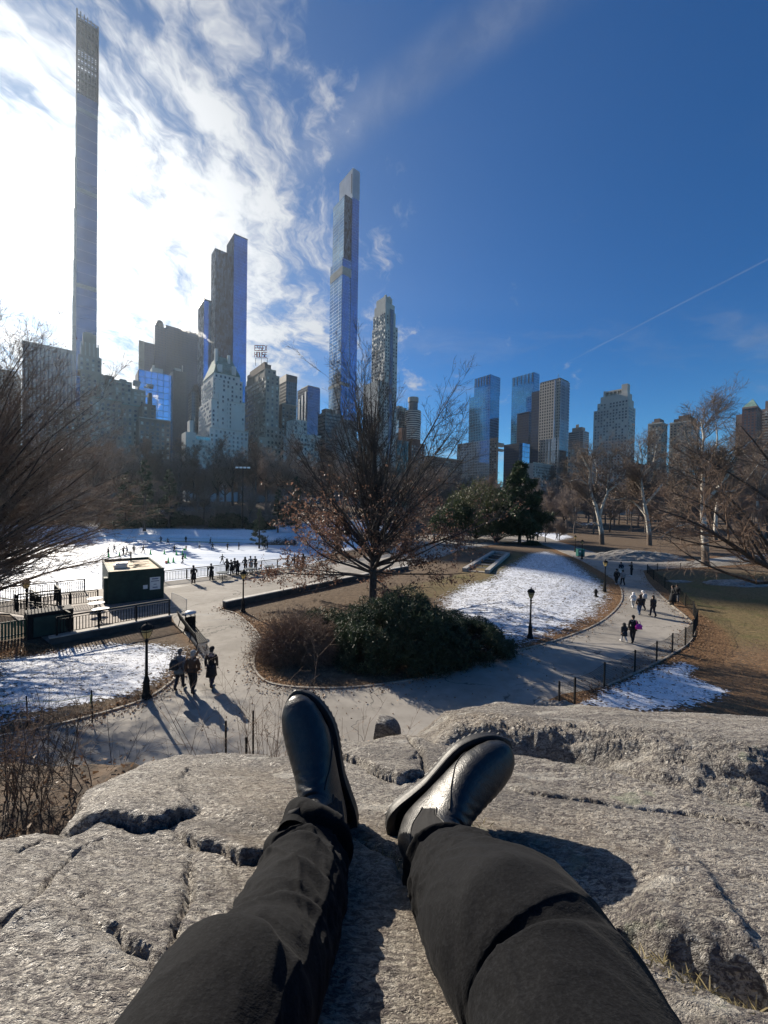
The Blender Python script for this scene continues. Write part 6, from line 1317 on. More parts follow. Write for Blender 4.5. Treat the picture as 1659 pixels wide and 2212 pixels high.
# the lower terrace round the kiosk: dark kerb wall, railings, deck, tables
FL, FR = np.array(gp(107, 1392)), np.array(gp(369, 1341)); fdir = (FR-FL)/np.linalg.norm(FR-FL); fn = np.array([-fdir[1], fdir[0]])
deck = [tuple(FL+fn*.2), tuple(FR+fn*.2), tuple(KA+RT*.3), tuple(KA+KN*KS), tuple(KB+RN*(RC-RN@KB)), tuple(KB-RT*9+RN*(RC-RN@KB)), tuple(FL+fn*9-fdir*1)]
tag(sheet("terrace", deck, .03, simple("terrace_paving", (.24, .20, .17), .8, .3, 1.5)), kind="structure")
o = thing("terrace_wall", "low dark stone wall with a pale coping under the front railing of the kiosk terrace", "wall", v3(FL)); L = float(np.linalg.norm(FR-FL)); ang = math.atan2(fdir[1], fdir[0]); o.rotation_euler = (0, 0, ang)
MB().box((L/2, 0, .05), (L, .35, .60)).build("masonry", STONE_D, o); MB().box((L/2, 0, .38), (L+.06, .44, .07)).build("coping", STONE, o)
railing("railing", "black railing on the coping in front of the kiosk terrace", [v3(FL+fdir*.3, .41), v3(FR-fdir*.1, .41)], 1.0)
QL = KB-RT*7.5+RN*(RC-RN@KB)*1.0
railing("railing", "sunlit railing behind the kiosk terrace, overlooking the ice", [v3(KB+RN*(RC-RN@KB)-RT*.3, .03), v3(QL, .03)], 1.05)
railing("railing", "railing running back along the side of the kiosk terrace", [v3(FL+fdir*.9+fn*.3, .41), v3(FL+fdir*.9+fn*4.5, .03), v3(QL, .03)], 1.05)
railing("railing", "inner railing dividing the terrace tables from the steps", [v3(KB-RT*.4+RN*1.2, .03), v3(KB-RT*3.6+RN*1.6, .03), v3(KB-RT*3.9+RN*4.4, .03)], 1.0)
BA = np.array(gp(46, 1392)); o = railing("balcony_railing", "balcony railing with a lit coping next to the terrace lamp", [v3(BA+fn*2.2, 1.35), v3(BA+fn*2.2+fdir*1.9, 1.35), v3(BA+fn*4+fdir*1.9, 1.35)], .95)
o = thing("balcony_block", "dark square masonry block carrying the balcony beside the terrace", "wall", v3(BA+fn*.8+fdir*.3)); o.rotation_euler = (0, 0, ang); MB().box((1.0, .5, .6), (2.0, 1.2, 1.5)).build("masonry", IRON, o); MB().box((1.0, .5, 1.37), (2.05, 1.25, .05)).build("coping", STONE_D, o); MB().box((1.0, -.12, .62), (1.5, .05, 1.1)).build("door", IRONG, o)
o = thing("fence_panel", "green slatted fence panel at the edge of the leafy lawn", "fence", v3(np.array(gp(-40, 1392)))); o.rotation_euler = (0, 0, ang); mb = MB()
for i in range(24): mb.box((i*.13, 0, .5), (.09, .03, 1.0))
mb.build("slats", simple("green_board", (.03, .10, .05), .6, .2, 3), o); MB().box((1.5, -.03, .98), (3.1, .06, .06)).box((1.5, -.03, .2), (3.1, .06, .06)).build("rail", IRONG, o)
def small_table(label, p, z=.03, d=.95, group=None):
    o = thing("cafe_table", label, "table", (p[0], p[1], z), 0, group); MB().lathe([(d/2, .70), (d/2+.01, .72), (d/2, .74)], k=20).build("table_top", WHITEP, o, False); MB().lathe([(.25, 0), (.25, .02), (.035, .05), (.035, .70)], k=10).build("pedestal", IRON, o); return o
for i, (px, py) in enumerate(((205, 1292), (208, 1302), (217, 1315))):
    g = onplane(px, py, .77); small_table(("round pale cafe table beside the kiosk wall, the one farthest back", "middle of three round pale cafe tables beside the kiosk wall", "round pale cafe table closest to the terrace's front railing")[i], (g.x, g.y))
def picnic(label, px, py):
    g = gp(px, py)
    if KIDS.get('picnic'): return dup(KIDS['picnic'][0], (g[0], g[1], 0), px, label, "round picnic tables along the rink railing")
    o = thing("picnic_table", label, "picnic table", (g[0], g[1], 0), 0, "round picnic tables along the rink railing"); MB().lathe([(.60, .72), (.62, .735), (.60, .755)], k=24).build("table_top", simple("mesh_top", (.16, .18, .18), .35, .2, 10), o)
    for k in range(4):
        a = k*math.pi/2+.4; c, s_ = math.cos(a), math.sin(a); MB().tube([(c*.25, s_*.25, .72), (c*.25, s_*.25, .05), (c*.95, s_*.95, .05), (c*.98, s_*.98, .42)], .028, 6).build("leg", IRON, o)
        MB().box((c*1.0, s_*1.0, .44), (.34, .95, .05), a).build("seat", IRON, o)
    note(o); KIDS['picnic'] = [o]; return o
picnic("round picnic table nearest the kiosk, beside the lone watcher at the railing", 480, 1252); picnic("second round picnic table from the kiosk, behind the wall lamp post", 540, 1243); picnic("round picnic table third from the kiosk along the railing", 581, 1237); picnic("round picnic table farthest from the kiosk, behind the oak's leafy boughs", 622, 1230)
# crowd barrier, litter bin, bench
a, b = np.array(gp(371, 1312)), np.array(gp(403, 1329)); o = thing("crowd_barrier", "grey steel crowd barrier standing by the kiosk corner", "barrier", v3(a)); L = float(np.linalg.norm(b-a)); o.rotation_euler = (0, 0, math.atan2(b[1]-a[1], b[0]-a[0]))
MB().tube([(0, 0, .12), (0, 0, 1.05), (.08, 0, 1.1), (L-.08, 0, 1.1), (L, 0, 1.05), (L, 0, .12)], .022, 6).tube([(0, 0, .22), (L, 0, .22)], .018, 6).build("frame", STEEL, o); mb = MB()
for i in range(1, 16): mb.tube([(L*i/16, 0, .22), (L*i/16, 0, 1.09)], .009, 5)
mb.build("bars", STEEL, o); [MB().box((x, 0, .06), (.06, .6, .05)).build("foot", STEEL, o) for x in (.25, L-.25)]
g = gp(411, 1363); o = thing("litter_bin", "black slatted litter bin with a snow-dusted domed lid beside the bench", "litter bin", v3(g)); mb = MB()
for k in range(22): a = k*2*math.pi/22; mb.box((.28*math.cos(a), .28*math.sin(a), .48), (.05, .02, .86), a+math.pi/2)
mb.build("slats", IRON, o); MB().lathe([(.25, .04), (.26, .9)], k=18).build("liner", simple("liner", (.012, .012, .012), .6), o); mb = MB()
for k in range(4): a = k*math.pi/2+.6; mb.box((.25*math.cos(a), .25*math.sin(a), 1.0), (.03, .03, .24))
mb.build("lid_support", IRON, o); MB().lathe([(.33, 1.08), (.33, 1.12), (.26, 1.2), (.12, 1.24), (.01, 1.25)], k=18).build("lid", simple("lid_snowy", (.52, .52, .53), .5, .3, 5), o, True)
a, b = np.array(gp(386, 1352)), np.array(gp(425, 1408)); L = float(np.linalg.norm(b-a)); o = thing("park_bench", "long black slatted park bench with a curved back along the path edge", "bench", v3(a)); o.rotation_euler = (0, 0, math.atan2(b[1]-a[1], b[0]-a[0])); mbs, mbb = MB(), MB()
for k in range(6): mbs.box((L/2, .10+k*.085, .43-.02*math.sin(k*.6)), (L, .055, .028))
for k in range(7): z_ = .50+k*.075; mbb.box((L/2, .03-.10*math.sin(k/6*1.5)*1.2, z_), (L, .03, .05))
mbs.build("seat", IRON, o); mbb.build("backrest", IRON, o)
for i in range(4): x = .1+(L-.2)*i/3; MB().tube([(x, .50, 0), (x, .52, .40), (x, .05, .40), (x, -.09, 1.0)], .025, 6).tube([(x, .06, .40), (x, -.04, 0)], .025, 6).build("bench_leg", IRON, o)
# low wall beside the plaza
wl = [np.array(p) for p in gpl([(484, 1314), (600, 1289), (700, 1268), (790, 1249), (880, 1231)])]; o = thing("low_wall", "low stone wall with a sunlit flat top between the plaza and the oak's bed", "wall", v3(wl[0])); o.rotation_euler = (0, 0, 0)
def wall_run(pts, w, z0, z1): 
    L = np.array(pts); T = np.gradient(L, axis=0); T /= np.linalg.norm(T, axis=1, keepdims=True); Nn = np.stack([-T[:, 1], T[:, 0]], 1)*w/2; mb = MB(); poly = [tuple(p) for p in L+Nn]+[tuple(p) for p in (L-Nn)[::-1]]; return mb.prism(poly, z0, z1)
wr_ = [p-wl[0] for p in smooth_line(wl, 4)]; wall_run(wr_, .42, -.2, .46).build("masonry", STONE_D, o); wall_run(wr_, .50, .462, .54).build("coping", simple("granite_pale", (.45, .43, .39), .75, .15, 2), o)
# stone stair frame in the lawn
sp = [ground(*p) for p in ((1003, 1235), (1052, 1239), (1098, 1199), (1066, 1195))]; c0 = sp[0]; o = thing("stone_steps", "shallow stone steps between two low cheek walls set in the lawn right of the oak", "steps", tuple(c0))
def cheek(a, b): a, b = a-c0, b-c0; return MB().bar(a+Vector((0, 0, .20)), b+Vector((0, 0, .20)), .5, .42)
cheek(sp[0], sp[3]).build("cheek_wall", STONE, o); cheek(sp[1], sp[2]).build("cheek_wall", STONE, o); cheek(sp[3], sp[2]).build("head_wall", STONE, o)
for k in range(7): f0 = (k+.15)/7.3; a = sp[0].lerp(sp[3], f0)-c0; b = sp[1].lerp(sp[2], f0)-c0; MB().bar(a+Vector((0, 0, .06+.01*k)), b+Vector((0, 0, .06+.01*k)), .62, .12).build("step", STONE_D if k % 2 else stone, o)
# rink side boards, snow bank, cones, flood lights
far = [np.array(p) for p in RINK]; i0 = min(range(len(far)), key=lambda i: np.hypot(far[i][0]+12, far[i][1]-84)); seq = sorted([p for p in far if p[1] > 78 and p[0] < -9], key=lambda p: -p[0])
o = thing("rink_board", "low white side board with a yellow strip along the far ice edge", "rink board", v3(seq[0], ZR)); wr_ = [p-seq[0] for p in seq]
wall_run(wr_, .12, 0, .95).build("panel", simple("board_white", (.72, .75, .80), .4, .05), o); wall_run(wr_, .16, .03, .22).build("kick_strip", simple("board_yellow", (.42, .38, .16), .5), o); wall_run(wr_, .18, .952, 1.02).build("cap_rail", simple("board_cap", (.35, .38, .42), .4), o)
rg = np.random.default_rng(12); mb = MB(); L = np.array(smooth_line([p+np.array([0.35, 1.6]) for p in seq], 5)); m_ = len(L); rows = []
for k, (dy, hh_) in enumerate(((-1.0, 0), (-.5, 1.25), (.3, 1.8), (1.3, 1.5), (2.6, .3), (3.4, -.3))): rows.append(np.c_[L[:, 0]+dy*.25, L[:, 1]+dy, ZR+hh_*(1+.35*fbm(L[:, 0]*.45, L[:, 1]*.45+k*.3, 3, seed=3))])
idx = np.arange(6*m_).reshape(6, m_); mb.add(np.concatenate(rows), [(int(idx[a, b]), int(idx[a, b+1]), int(idx[a+1, b+1]), int(idx[a+1, b])) for a in range(5) for b in range(m_-1)]); tag(mb.build("snow_bank", SNOWM, None, True), kind="structure")
def rk(px, py): p = onplane(px, py, ZR+.02); return (p.x, p.y, ZR+.02)
def cone(label, px, py, m=GREENP):
    p = rk(px, py)
    o = thing("traffic_cone", label, "cone", p, 0, "cones on the ice"); MB().box((0, 0, .03), (.42, .42, .05)).build("base", m, o); MB().lathe([(.16, .05), (.11, .45), (.05, .92), (.02, .94)], k=12).build("cone_body", m, o, True); return o
for px, py, lab in ((325, 1197.5, "green cone on the ice straight behind the kiosk's vent pipe"), (355, 1197, "green cone on the ice right of the one behind the vent pipe"), (381, 1199, "green cone on the ice beside the skater with outstretched arms"), (363.5, 1216, "green cone on the ice next to the red tub"), (374.5, 1215, "dark green cone right of the red tub on the ice"), (400, 1206, "green cone at the feet of the bending dark skater"), (394, 1199, "green cone behind the bending dark skater"), (235, 1204, "green cone on the ice under the bare twigs"), (258, 1202, "dark green cone on the ice amid the skaters by the twigs")): cone(lab, px, py)
p = rk(359, 1217); b_ = MB().lathe([(.16, 0), (.20, .42), (.21, .43)], k=14).build("tub", REDP); b_.location = p; tag(b_, "small red tub on the ice beside a green cone", "tub")
g = at(525, 1012, 112); o = thing("floodlight_pole", "tall floodlight pole with a row of four white lamps beyond the rink", "floodlight", (g.x, g.y, hz(g.x, g.y))); zt = g.z-hz(g.x, g.y)
MB().lathe([(.22, -.2), (.16, zt*.5), (.10, zt)], k=8).build("pole", IRON, o); MB().box((0, 0, zt), (4.0, .18, .18)).build("crossbar", IRON, o)
for i in range(4): MB().box((-1.7+i*1.13, -.1, zt+.25), (.8, .35, .45)).build("lamp_head", WHITEP, o)
# teal bin, hydrant
g = ground(1256, 1203); o = thing("utility_bin", "teal metal bin standing between two lamp posts by the path", "bin", (g.x+.1, g.y+.6, g.z)); MB().box((0, 0, .62), (1.05, .8, 1.05)).build("bin_body", TEAL, o); MB().box((0, 0, 1.18), (1.12, .88, .07)).build("lid", TEAL, o); MB().box((-.25, -.41, .85), (.25, .02, .25)).build("notice", WHITEP, o); [MB().box((x, 0, .05), (.08, .7, .1)).build("foot", IRON, o) for x in (-.4, .4)]
g = ground(1287, 1288); o = thing("fire_hydrant", "small dark hydrant standing on the snowy hill beside the lamp post", "hydrant", tuple(g)); MB().lathe([(.17, -.05), (.17, .04), (.11, .06), (.105, .45), (.14, .48), (.13, .55), (.08, .62), (.03, .66), (.025, .70)], k=12).build("hydrant_body", IRON, o, True); [MB().tube([(0, 0, .38), (s_*.19, 0, .38)], .055, 8).build("outlet", IRON, o) for s_ in (-1, 1)]
# mesh fences
def mesh_fence(label, px_posts, h=1.1, name="mesh_fence"):
    P = [ground(*p) for p in px_posts]; o = thing(name, label, "fence", tuple(P[0])); b0 = P[0]; net = []; nr = []
    for p in P: q_ = p-b0; MB().box((q_.x, q_.y, q_.z+h/2-.05), (.055, .055, h+.1)).build("post", IRON, o)
    for a, b in zip(P[:-1], P[1:]):
        a, b = a-b0, b-b0; L = (b-a).length; k = max(2, int(L/.085)); sag = lambda t: -.10*math.sin(t*math.pi)
        for i in range(k): t = i/k; q_ = a.lerp(b, t); net.append([tuple(q_+Vector((0, 0, .03))), tuple(q_+Vector((0, 0, (h*.95+sag(t))*.5))), tuple(q_+Vector((0, 0, h*.95+sag(t))))]); nr.append([.0045]*3)
        for j in range(13): zz = .03+(h*.92)*j/12; net.append([tuple(a+Vector((0, 0, zz))), tuple(a.lerp(b, .5)+Vector((0, 0, zz-.10*j/12))), tuple(b+Vector((0, 0, zz)))]); nr.append([.0045 if j < 12 else .009]*3)
    quads_obj("net", [tubes(np.array(net), np.array(nr), 3)], IRON, o, False); return o
mesh_fence("sagging black mesh fence on thin posts between the path bend and the brown lawn", [(1207, 1532), (1241, 1522), (1305, 1484), (1371, 1453), (1418, 1431), (1452, 1411), (1480, 1396), (1497, 1378), (1506, 1352), (1498, 1330), (1480, 1310), (1462, 1292), (1436, 1270), (1412, 1252), (1398, 1238)])
mesh_fence("low black mesh fence along the side path in front of the tall white sycamore", [(1398, 1238), (1420, 1233), (1470, 1231), (1530, 1228), (1600, 1221), (1680, 1214)], .95)
sp_ = [ground(*p) for p in ((200, 1561), (60, 1576), (-60, 1585))]; o = thing("stake_fence", "thin stakes with a sagging yellow tape across the snowy lawn", "fence", tuple(sp_[0]))
for p in sp_: q_ = p-sp_[0]; MB().tube([(q_.x, q_.y, q_.z-.1), (q_.x-.02, q_.y, q_.z+.55), (q_.x-.05, q_.y, q_.z+1.15)], .02, 6).build("stake", IRON, o)
tp = MB()
for a, b in zip(sp_[:-1], sp_[1:]): a, b = a-sp_[0]+Vector((-.04, 0, .98)), b-sp_[0]+Vector((-.04, 0, .98)); tp.tube([tuple(a), tuple(a.lerp(b, .5)+Vector((0, 0, -.12))), tuple(b)], .012, 4)
tp.box((-.05, 0, .85), (.02, .1, .3)); tp.build("tape", simple("yellow_tape", (.6, .55, .2), .6), o)
# rocks of the lawns
def outcrop(label, px, py, rx, ry, h, seed, rz=0.0, m=None):
    g = ground(px, py); n1, n2 = 90, 60; X, Y = np.meshgrid(np.linspace(-1, 1, n1), np.linspace(-1, 1, n2)); r_ = np.sqrt(X**2+Y**2)*(1+.22*fbm(X*2+seed, Y*2, 3, seed=seed)); top = (1-np.clip(r_, 0, 1.2)**2.2)
    z = h*np.clip(top, -.3, 1)*(.8+.35*fbm(X*2.5, Y*3+seed, 4, seed=seed+1))+h*.22*np.abs(fbm(X*6, Y*14, 3, seed=seed+2))*(top > 0)-.06
    P = np.stack([X.ravel()*rx, Y.ravel()*ry, z.ravel()], 1); idx = np.arange(n1*n2).reshape(n2, n1); qd = np.stack([idx[:-1, :-1], idx[:-1, 1:], idx[1:, 1:], idx[1:, :-1]], -1).reshape(-1, 4)
    o = link("rock_outcrop", grid_mesh("rock_outcrop", P, qd), MATS["lawn_rock"], None, True); o.location = g; o.rotation_euler = (0, 0, rz); tag(o, label, "rock"); return o
m, n = new_mat("lawn_rock"); P_ = n('ShaderNodeNewGeometry'); a = n.noise(n.vscale(P_, (.6, 2, 1.5)), .9, 6, .65); b = n.noise(P_, 4, 6, .7); finish(n, base=n.mix(n.m('MULTIPLY', n.mr(b, .5, .62), .7), n.mix(n.mr(a, .3, .7), (.16, .145, .13), (.34, .32, .285)), (.07, .06, .055)), rough=.8, bump=(b, .8, .12))
outcrop("broad pale rock outcrop on the lawn between the two far paths", 1372, 1206, 8.2, 4.2, 1.5, 3); outcrop("flat grey rock slab in the lawn under the leaning dark tree", 1610, 1262, 4.2, 2.0, .55, 5); outcrop("small flat rock showing in the grass left of the larger slab", 1468, 1256, 1.7, .8, .22, 7); outcrop("dark low rock at the foot of the mesh fence by the snow patch", 1195, 1534, 1.3, .5, .42, 9)
# stakes and twigs growing below the edge of the bedrock
def rsurf(x, y): return float(rock_z([x], [y])[0])+CAM.z
for (px, py, D, lab) in ((547, 1535, 3.2, "thin dark stake standing below the rock edge next to the upright boot"), (488, 1557, 3.0, "thin dark stake below the rock edge, left of the one by the boot"), (532, 1592, 2.6, "short dark stake just peeping over the rock edge")):
    tpt = at(px, py, D); zb = rsurf(tpt.x, tpt.y)-.1; o = MB().tube([(0, 0, 0), (.01, 0, (tpt.z-zb)*.5), (0, 0, tpt.z-zb)], .008, 6).build("stake", IRON); o.location = (tpt.x, tpt.y, zb); tag(o, lab, "stake")
def scrub(label, px, D, pyt, wpx, K, seed, m=B_RED, r=.0035, spread=.25):
    rg = np.random.default_rng(seed); P, Rr = [], []; b0 = at(px, 1092, D)
    for i in range(K):
        x = b0.x+rg.normal()*wpx/830*D*.5; y = D+rg.normal()*.12; zb = rsurf(x, y)-.05; tz = at(px, pyt, D).z; hgt = (tz-zb)*rg.uniform(.55, 1.05); dx, dy = rg.normal(size=2)*spread*hgt*.5
        P.append([(x, y, zb), (x+dx*.3, y+dy*.3, zb+hgt*.35), (x+dx*.6+rg.normal()*.01, y+dy*.6, zb+hgt*.7), (x+dx, y+dy, zb+hgt)]); Rr.append(np.linspace(r, r*.4, 4))
    o = thing("twig_scrub", label, "scrub", (0, 0, 0)); P = np.array(P); c = P[:, 0].mean(0); o.location = tuple(c); P = P-c
    lev = grow(rg, [dict(n=6, len=.30, ang=38, t0=.3, wander=.15, seg=3, rr=.6, rmin=.0011, tip=.5), dict(n=3, len=.45, ang=40, t0=.2, wander=.2, seg=2, rr=.7, rmin=.0009, tip=.6)], P, np.array(Rr)); quads_obj("stem", [tubes(*lev[0], 5)], m, o, False); quads_obj("twig", [tubes(*x, 3) for x in lev[1:]], m, o, False); return o
TAN_T = bark("twig_tan", (.17, .12, .085), (.30, .22, .16))
scrub("pale tan leafless scrub rising beside the upright boot", 585, 2.7, 1488, 48, 46, 5, TAN_T, .0032, .30); scrub("sparse tan stems behind the rock between the two boots", 735, 2.5, 1490, 90, 13, 6, TAN_T, .003, .35)
scrub("dark leafless scrub below the broken corner of the rock slab", 70, 2.3, 1570, 170, 26, 7, B_DARK, .004, .5); scrub("few dark twigs rising just behind the rounded edge of the rock slab", 265, 2.0, 1590, 60, 7, 8, B_DARK, .003, .6); scrub("short grass-like twigs at the far corner beneath the slab's edge", 20, 1.9, 1640, 120, 16, 9, B_DARK, .0032, .5)
# steam from the roofs
m, n = new_mat("steam"); v = n('ShaderNodeVolumePrincipled', {'Color': (1, 1, 1, 1), 'Density': .10, 'Anisotropy': .55}); n('ShaderNodeOutputMaterial', {'Volume': v}); MST = m
def steam(label, pts, D, r0, r1, seed):
    rg = np.random.default_rng(seed); mb = MB(); c0 = at(*pts[0], D); L = smooth_line([np.array(at(x, y, D)) for x, y in pts], 5); k = len(L)
    for i, p in enumerate(L): r_ = r0+(r1-r0)*i/k; mb.blob(np.array(p)-np.array(c0)+rg.normal(size=3)*r_*.45, (r_*rg.uniform(.7, 1.3), r_, r_*rg.uniform(.6, 1.0)), 2, .25, seed+i)
    o = mb.build("steam_plume", MST, None, True); o.location = c0; tag(o, label, "steam", None, "thing")
steam("wisp of white steam trailing from the white hotel's chimney", [(459, 741), (448, 733), (436, 722), (420, 714), (405, 710), (392, 707)], 296, .7, 2.6, 3); steam("small white steam puff rising before the blue glass block", [(341, 893), (338, 882), (342, 872), (336, 858)], 276, .6, 1.5, 4)
# fallen leaves and dry grass
def spread(poly, K, rg):
    pl = np.array(poly); lo, hi = pl.min(0), pl.max(0); p = rg.uniform(lo, hi, (K*4, 2)); return p[sdpoly(p, pl) < 0][:K]
rg = np.random.default_rng(61); edge = np.concatenate([np.array(ISLAND), np.array(smooth_line(OUT_R[1:], 6)), np.array(smooth_line(PL_D[2:], 6))]); e = edge[rg.integers(len(edge), size=9000)]+rg.normal(size=(9000, 2))*.42
p2 = spread(gpl([(1205, 1540), (1330, 1478), (1490, 1400), (1515, 1360), (1480, 1300), (1400, 1240), (1440, 1245), (1540, 1340), (1540, 1420), (1400, 1480)]), 5000, rg); p3 = spread(gpl([(-40, 1385), (110, 1393), (130, 1412), (-40, 1428)]), 1500, rg); p4 = spread(gpl([(520, 1330), (780, 1300), (900, 1340), (560, 1420)]), 2500, rg); p5 = spread(gpl([(0, 1600), (300, 1500), (560, 1460), (1200, 1400), (1200, 1560), (0, 1700)]), 260, rg)
q_ = np.concatenate([e, p2, p3, p4, p5]); zz = H(q_[:, 0], q_[:, 1]); zz = np.maximum(zz, 0)*1+.03; pos = np.c_[q_, zz+rg.uniform(0, .03, len(q_))]; v, q4 = leaves(rg, pos, .05, .08, .15); tag(quads_obj("fallen_leaves", [(v, q4)], leaf_mat("fallen_leaf", (.10, .055, .03), (.34, .21, .12), .2), None, False), kind="stuff")
gq = np.concatenate([spread([(float(x), float(y)) for x, y in ISLAND], 16000, rg), spread(gpl([(1250, 1535), (1500, 1405), (1520, 1330), (1420, 1240), (1750, 1235), (1750, 1560)]), 20000, rg), spread(gpl([(-40, 1400), (380, 1385), (400, 1440), (200, 1540), (-40, 1590)]), 9000, rg)])
zz = H(gq[:, 0], gq[:, 1]); K = len(gq); hgt = rg.uniform(.03, .10, K); d = nrm_(np.c_[rg.normal(size=(K, 2))*.8, np.ones(K)]); s_ = nrm_(np.cross(d, rg.normal(size=(K, 3))))*.012; b_ = np.c_[gq, zz-.01]
v = np.stack([b_-s_, b_+s_, b_+d*hgt[:, None]+s_*.2, b_+d*hgt[:, None]-s_*.2], 1).reshape(-1, 3); tag(quads_obj("dry_grass", [(v, np.arange(4*K).reshape(-1, 4))], leaf_mat("dry_blade", (.09, .07, .035), (.26, .20, .10), .25), None, False), kind="stuff")
# dry grass caught in the cracks of the rock
rg = np.random.default_rng(62); pts = []
for line, K in (([(1400, 2075), (1470, 2110), (1560, 2140), (1640, 2165)], 330), ([(770, 1812), (810, 1830), (860, 1868)], 160), ([(1000, 1800), (1040, 1802)], 60)):
    L = np.array(smooth_line(rpl(line), 8)); c = L[rg.integers(len(L), size=K)]+rg.normal(size=(K, 2))*.012; pts.append(c)
c = np.concatenate(pts); K = len(c); z0 = rock_z(c[:, 0], c[:, 1])+CAM.z-.004; d = nrm_(np.c_[rg.normal(size=(K, 2)), np.full(K, .7)]); l_ = rg.uniform(.006, .022, (K, 1)); s_ = nrm_(np.cross(d, rg.normal(size=(K, 3))))*.0007; b_ = np.c_[c, z0]; mid = b_+d*l_*.6; tip = b_+d*l_+np.array([0, 0, -.3])*l_*.4
v = np.stack([b_-s_, b_+s_, mid+s_, mid-s_, tip+s_*.2, tip-s_*.2], 1).reshape(-1, 3); i = np.arange(K)[:, None]*6; q4 = np.concatenate([i+np.array([0, 1, 2, 3]), i+np.array([3, 2, 4, 5])]); tag(quads_obj("crack_grass", [(v, q4)], leaf_mat("straw", (.12, .10, .045), (.34, .28, .15), .3), None, False), kind="stuff")
# lower ledge of soil, leaves and leftover snow beside the slab
m, n = new_mat("ledge_soil"); P_ = n('ShaderNodeNewGeometry'); a = n.noise(P_, 9, 6, .7); b = n.noise(P_, 3.2, 5, .65); s_ = n.mr(b, .56, .60)
finish(n, base=n.mix(s_, n.mix(n.mr(a, .35, .65), (.035, .025, .018), (.12, .08, .05)), (.80, .83, .88)), rough=.85, spec=.2, bump=(n.m('ADD', a, n.m('MULTIPLY', s_, .6)), 1.0, .02))
MATS["lawn_rock_"] = MATS["lawn_rock"]; X, Y = np.meshgrid(np.linspace(-4.2, -.62, 130), np.linspace(.95, 2.05, 60)); zz = CAM.z-1.20-.22*np.clip(Y-1.45, 0, 1)-.9*np.clip(Y-1.85, 0, 1)+.05*fbm(X*2.5, Y*2.5, 4, seed=4)+.02*fbm(X*14, Y*14, 3, seed=5); idx = np.arange(130*60).reshape(60, 130)
tag(link("soil_ledge", grid_mesh("soil_ledge", np.stack([X.ravel(), Y.ravel(), zz.ravel()], 1), np.stack([idx[:-1, :-1], idx[:-1, 1:], idx[1:, 1:], idx[1:, :-1]], -1).reshape(-1, 4)), m, None, True), kind="structure")
rsurf0 = rsurf
def rsurf(x, y): return CAM.z-1.22
scrub("dense dark leafless scrub on the leafy ledge beside the broken slab corner", 95, 1.55, 1560, 140, 22, 17, B_DARK, .0026, .55); scrub("reddish-brown leafless twigs crowding the outer end of the leafy ledge", 10, 1.6, 1590, 110, 14, 18, B_RED, .0024, .5)
K = 1500; q_ = np.c_[rg.uniform(-3.5, -.7, K), rg.uniform(1.0, 1.9, K)]; zl = CAM.z-1.20-.22*np.clip(q_[:, 1]-1.45, 0, 1)+.05*fbm(q_[:, 0]*2.5, q_[:, 1]*2.5, 4, seed=4)+.012; tag(quads_obj("ledge_leaves", [leaves(rg, np.c_[q_, zl], .011, .018, .1)], MATS["fallen_leaf"], None, False), kind="stuff")

# ---------------------------------------------------------------- people in the park
CL = {}
def cloth(c, name="cloth"):
    k = tuple(c)
    if k not in CL: CL[k] = simple(name, c, .85, .2, 12, bump=.01)
    return CL[k]
BLK = (.010, .010, .012); NAVY = (.014, .018, .030); HAIRD = (.014, .010, .008)
def joints(pose, ph=1):
    J = {}
    for sd, s_ in ((-1, 'L'), (1, 'R')):
        fr = (sd*ph) > 0
        if pose == 'walk': kn, an, to = ((sd*.095, .10, .50), (sd*.09, .15, .085), (sd*.10, .30, .04)) if fr else ((sd*.095, .04, .48), (sd*.09, -.19, .15), (sd*.095, -.07, .04))
        elif pose == 'skate': kn, an, to = ((sd*.13, .20, .48), (sd*.13, .08, .12), (sd*.14, .24, .07)) if fr else ((sd*.16, .02, .46), (sd*.24, -.32, .18), (sd*.26, -.18, .10))
        else: kn, an, to = (sd*.10, .02, .49), (sd*.11, 0, .085), (sd*.13, .15, .04)
        J['hip'+s_] = (sd*.085, 0, .90); J['kn'+s_] = kn; J['an'+s_] = an; J['to'+s_] = to
        J['sh'+s_] = (sd*.175, 0, 1.40)
        J['el'+s_], J['wr'+s_] = {'walk': ((sd*.215, -.02+(.05 if not fr else -.05), 1.13), (sd*.205, (.10 if not fr else -.04), .90)), 'stand': ((sd*.23, -.03, 1.12), (sd*.22, .06, .88)), 'pocket': ((sd*.27, -.07, 1.13), (sd*.19, .07, .97)),
             'rail': ((sd*.23, .16, 1.18), (sd*.10, .38, 1.10)), 'skate': ((sd*.34, .02, 1.20), (sd*.55, .10, 1.12)), 'phone': ((sd*.21, .10, 1.18), (sd*.06, .30, 1.36))}[pose]
    ln = {'skate': .14, 'rail': .12}.get(pose, .02)
    for k in list(J):
        if k[:2] in ('sh', 'el', 'wr'): x, y, z = J[k]; J[k] = (x, y+ln*(z-.9)*1.6, z-(.03 if pose == 'skate' else 0))
    J['pel'] = (0, 0, .93); J['bel'] = (0, ln*.3, 1.10); J['che'] = (0, ln*.7, 1.32); J['nek'] = (0, ln+.005, 1.47); J['hd0'] = (0, ln+.02, 1.55); J['hd1'] = (0, ln+.025, 1.63); J['hd2'] = (0, ln+.01, 1.70); J['nos'] = (0, ln+.115, 1.595)
    return J
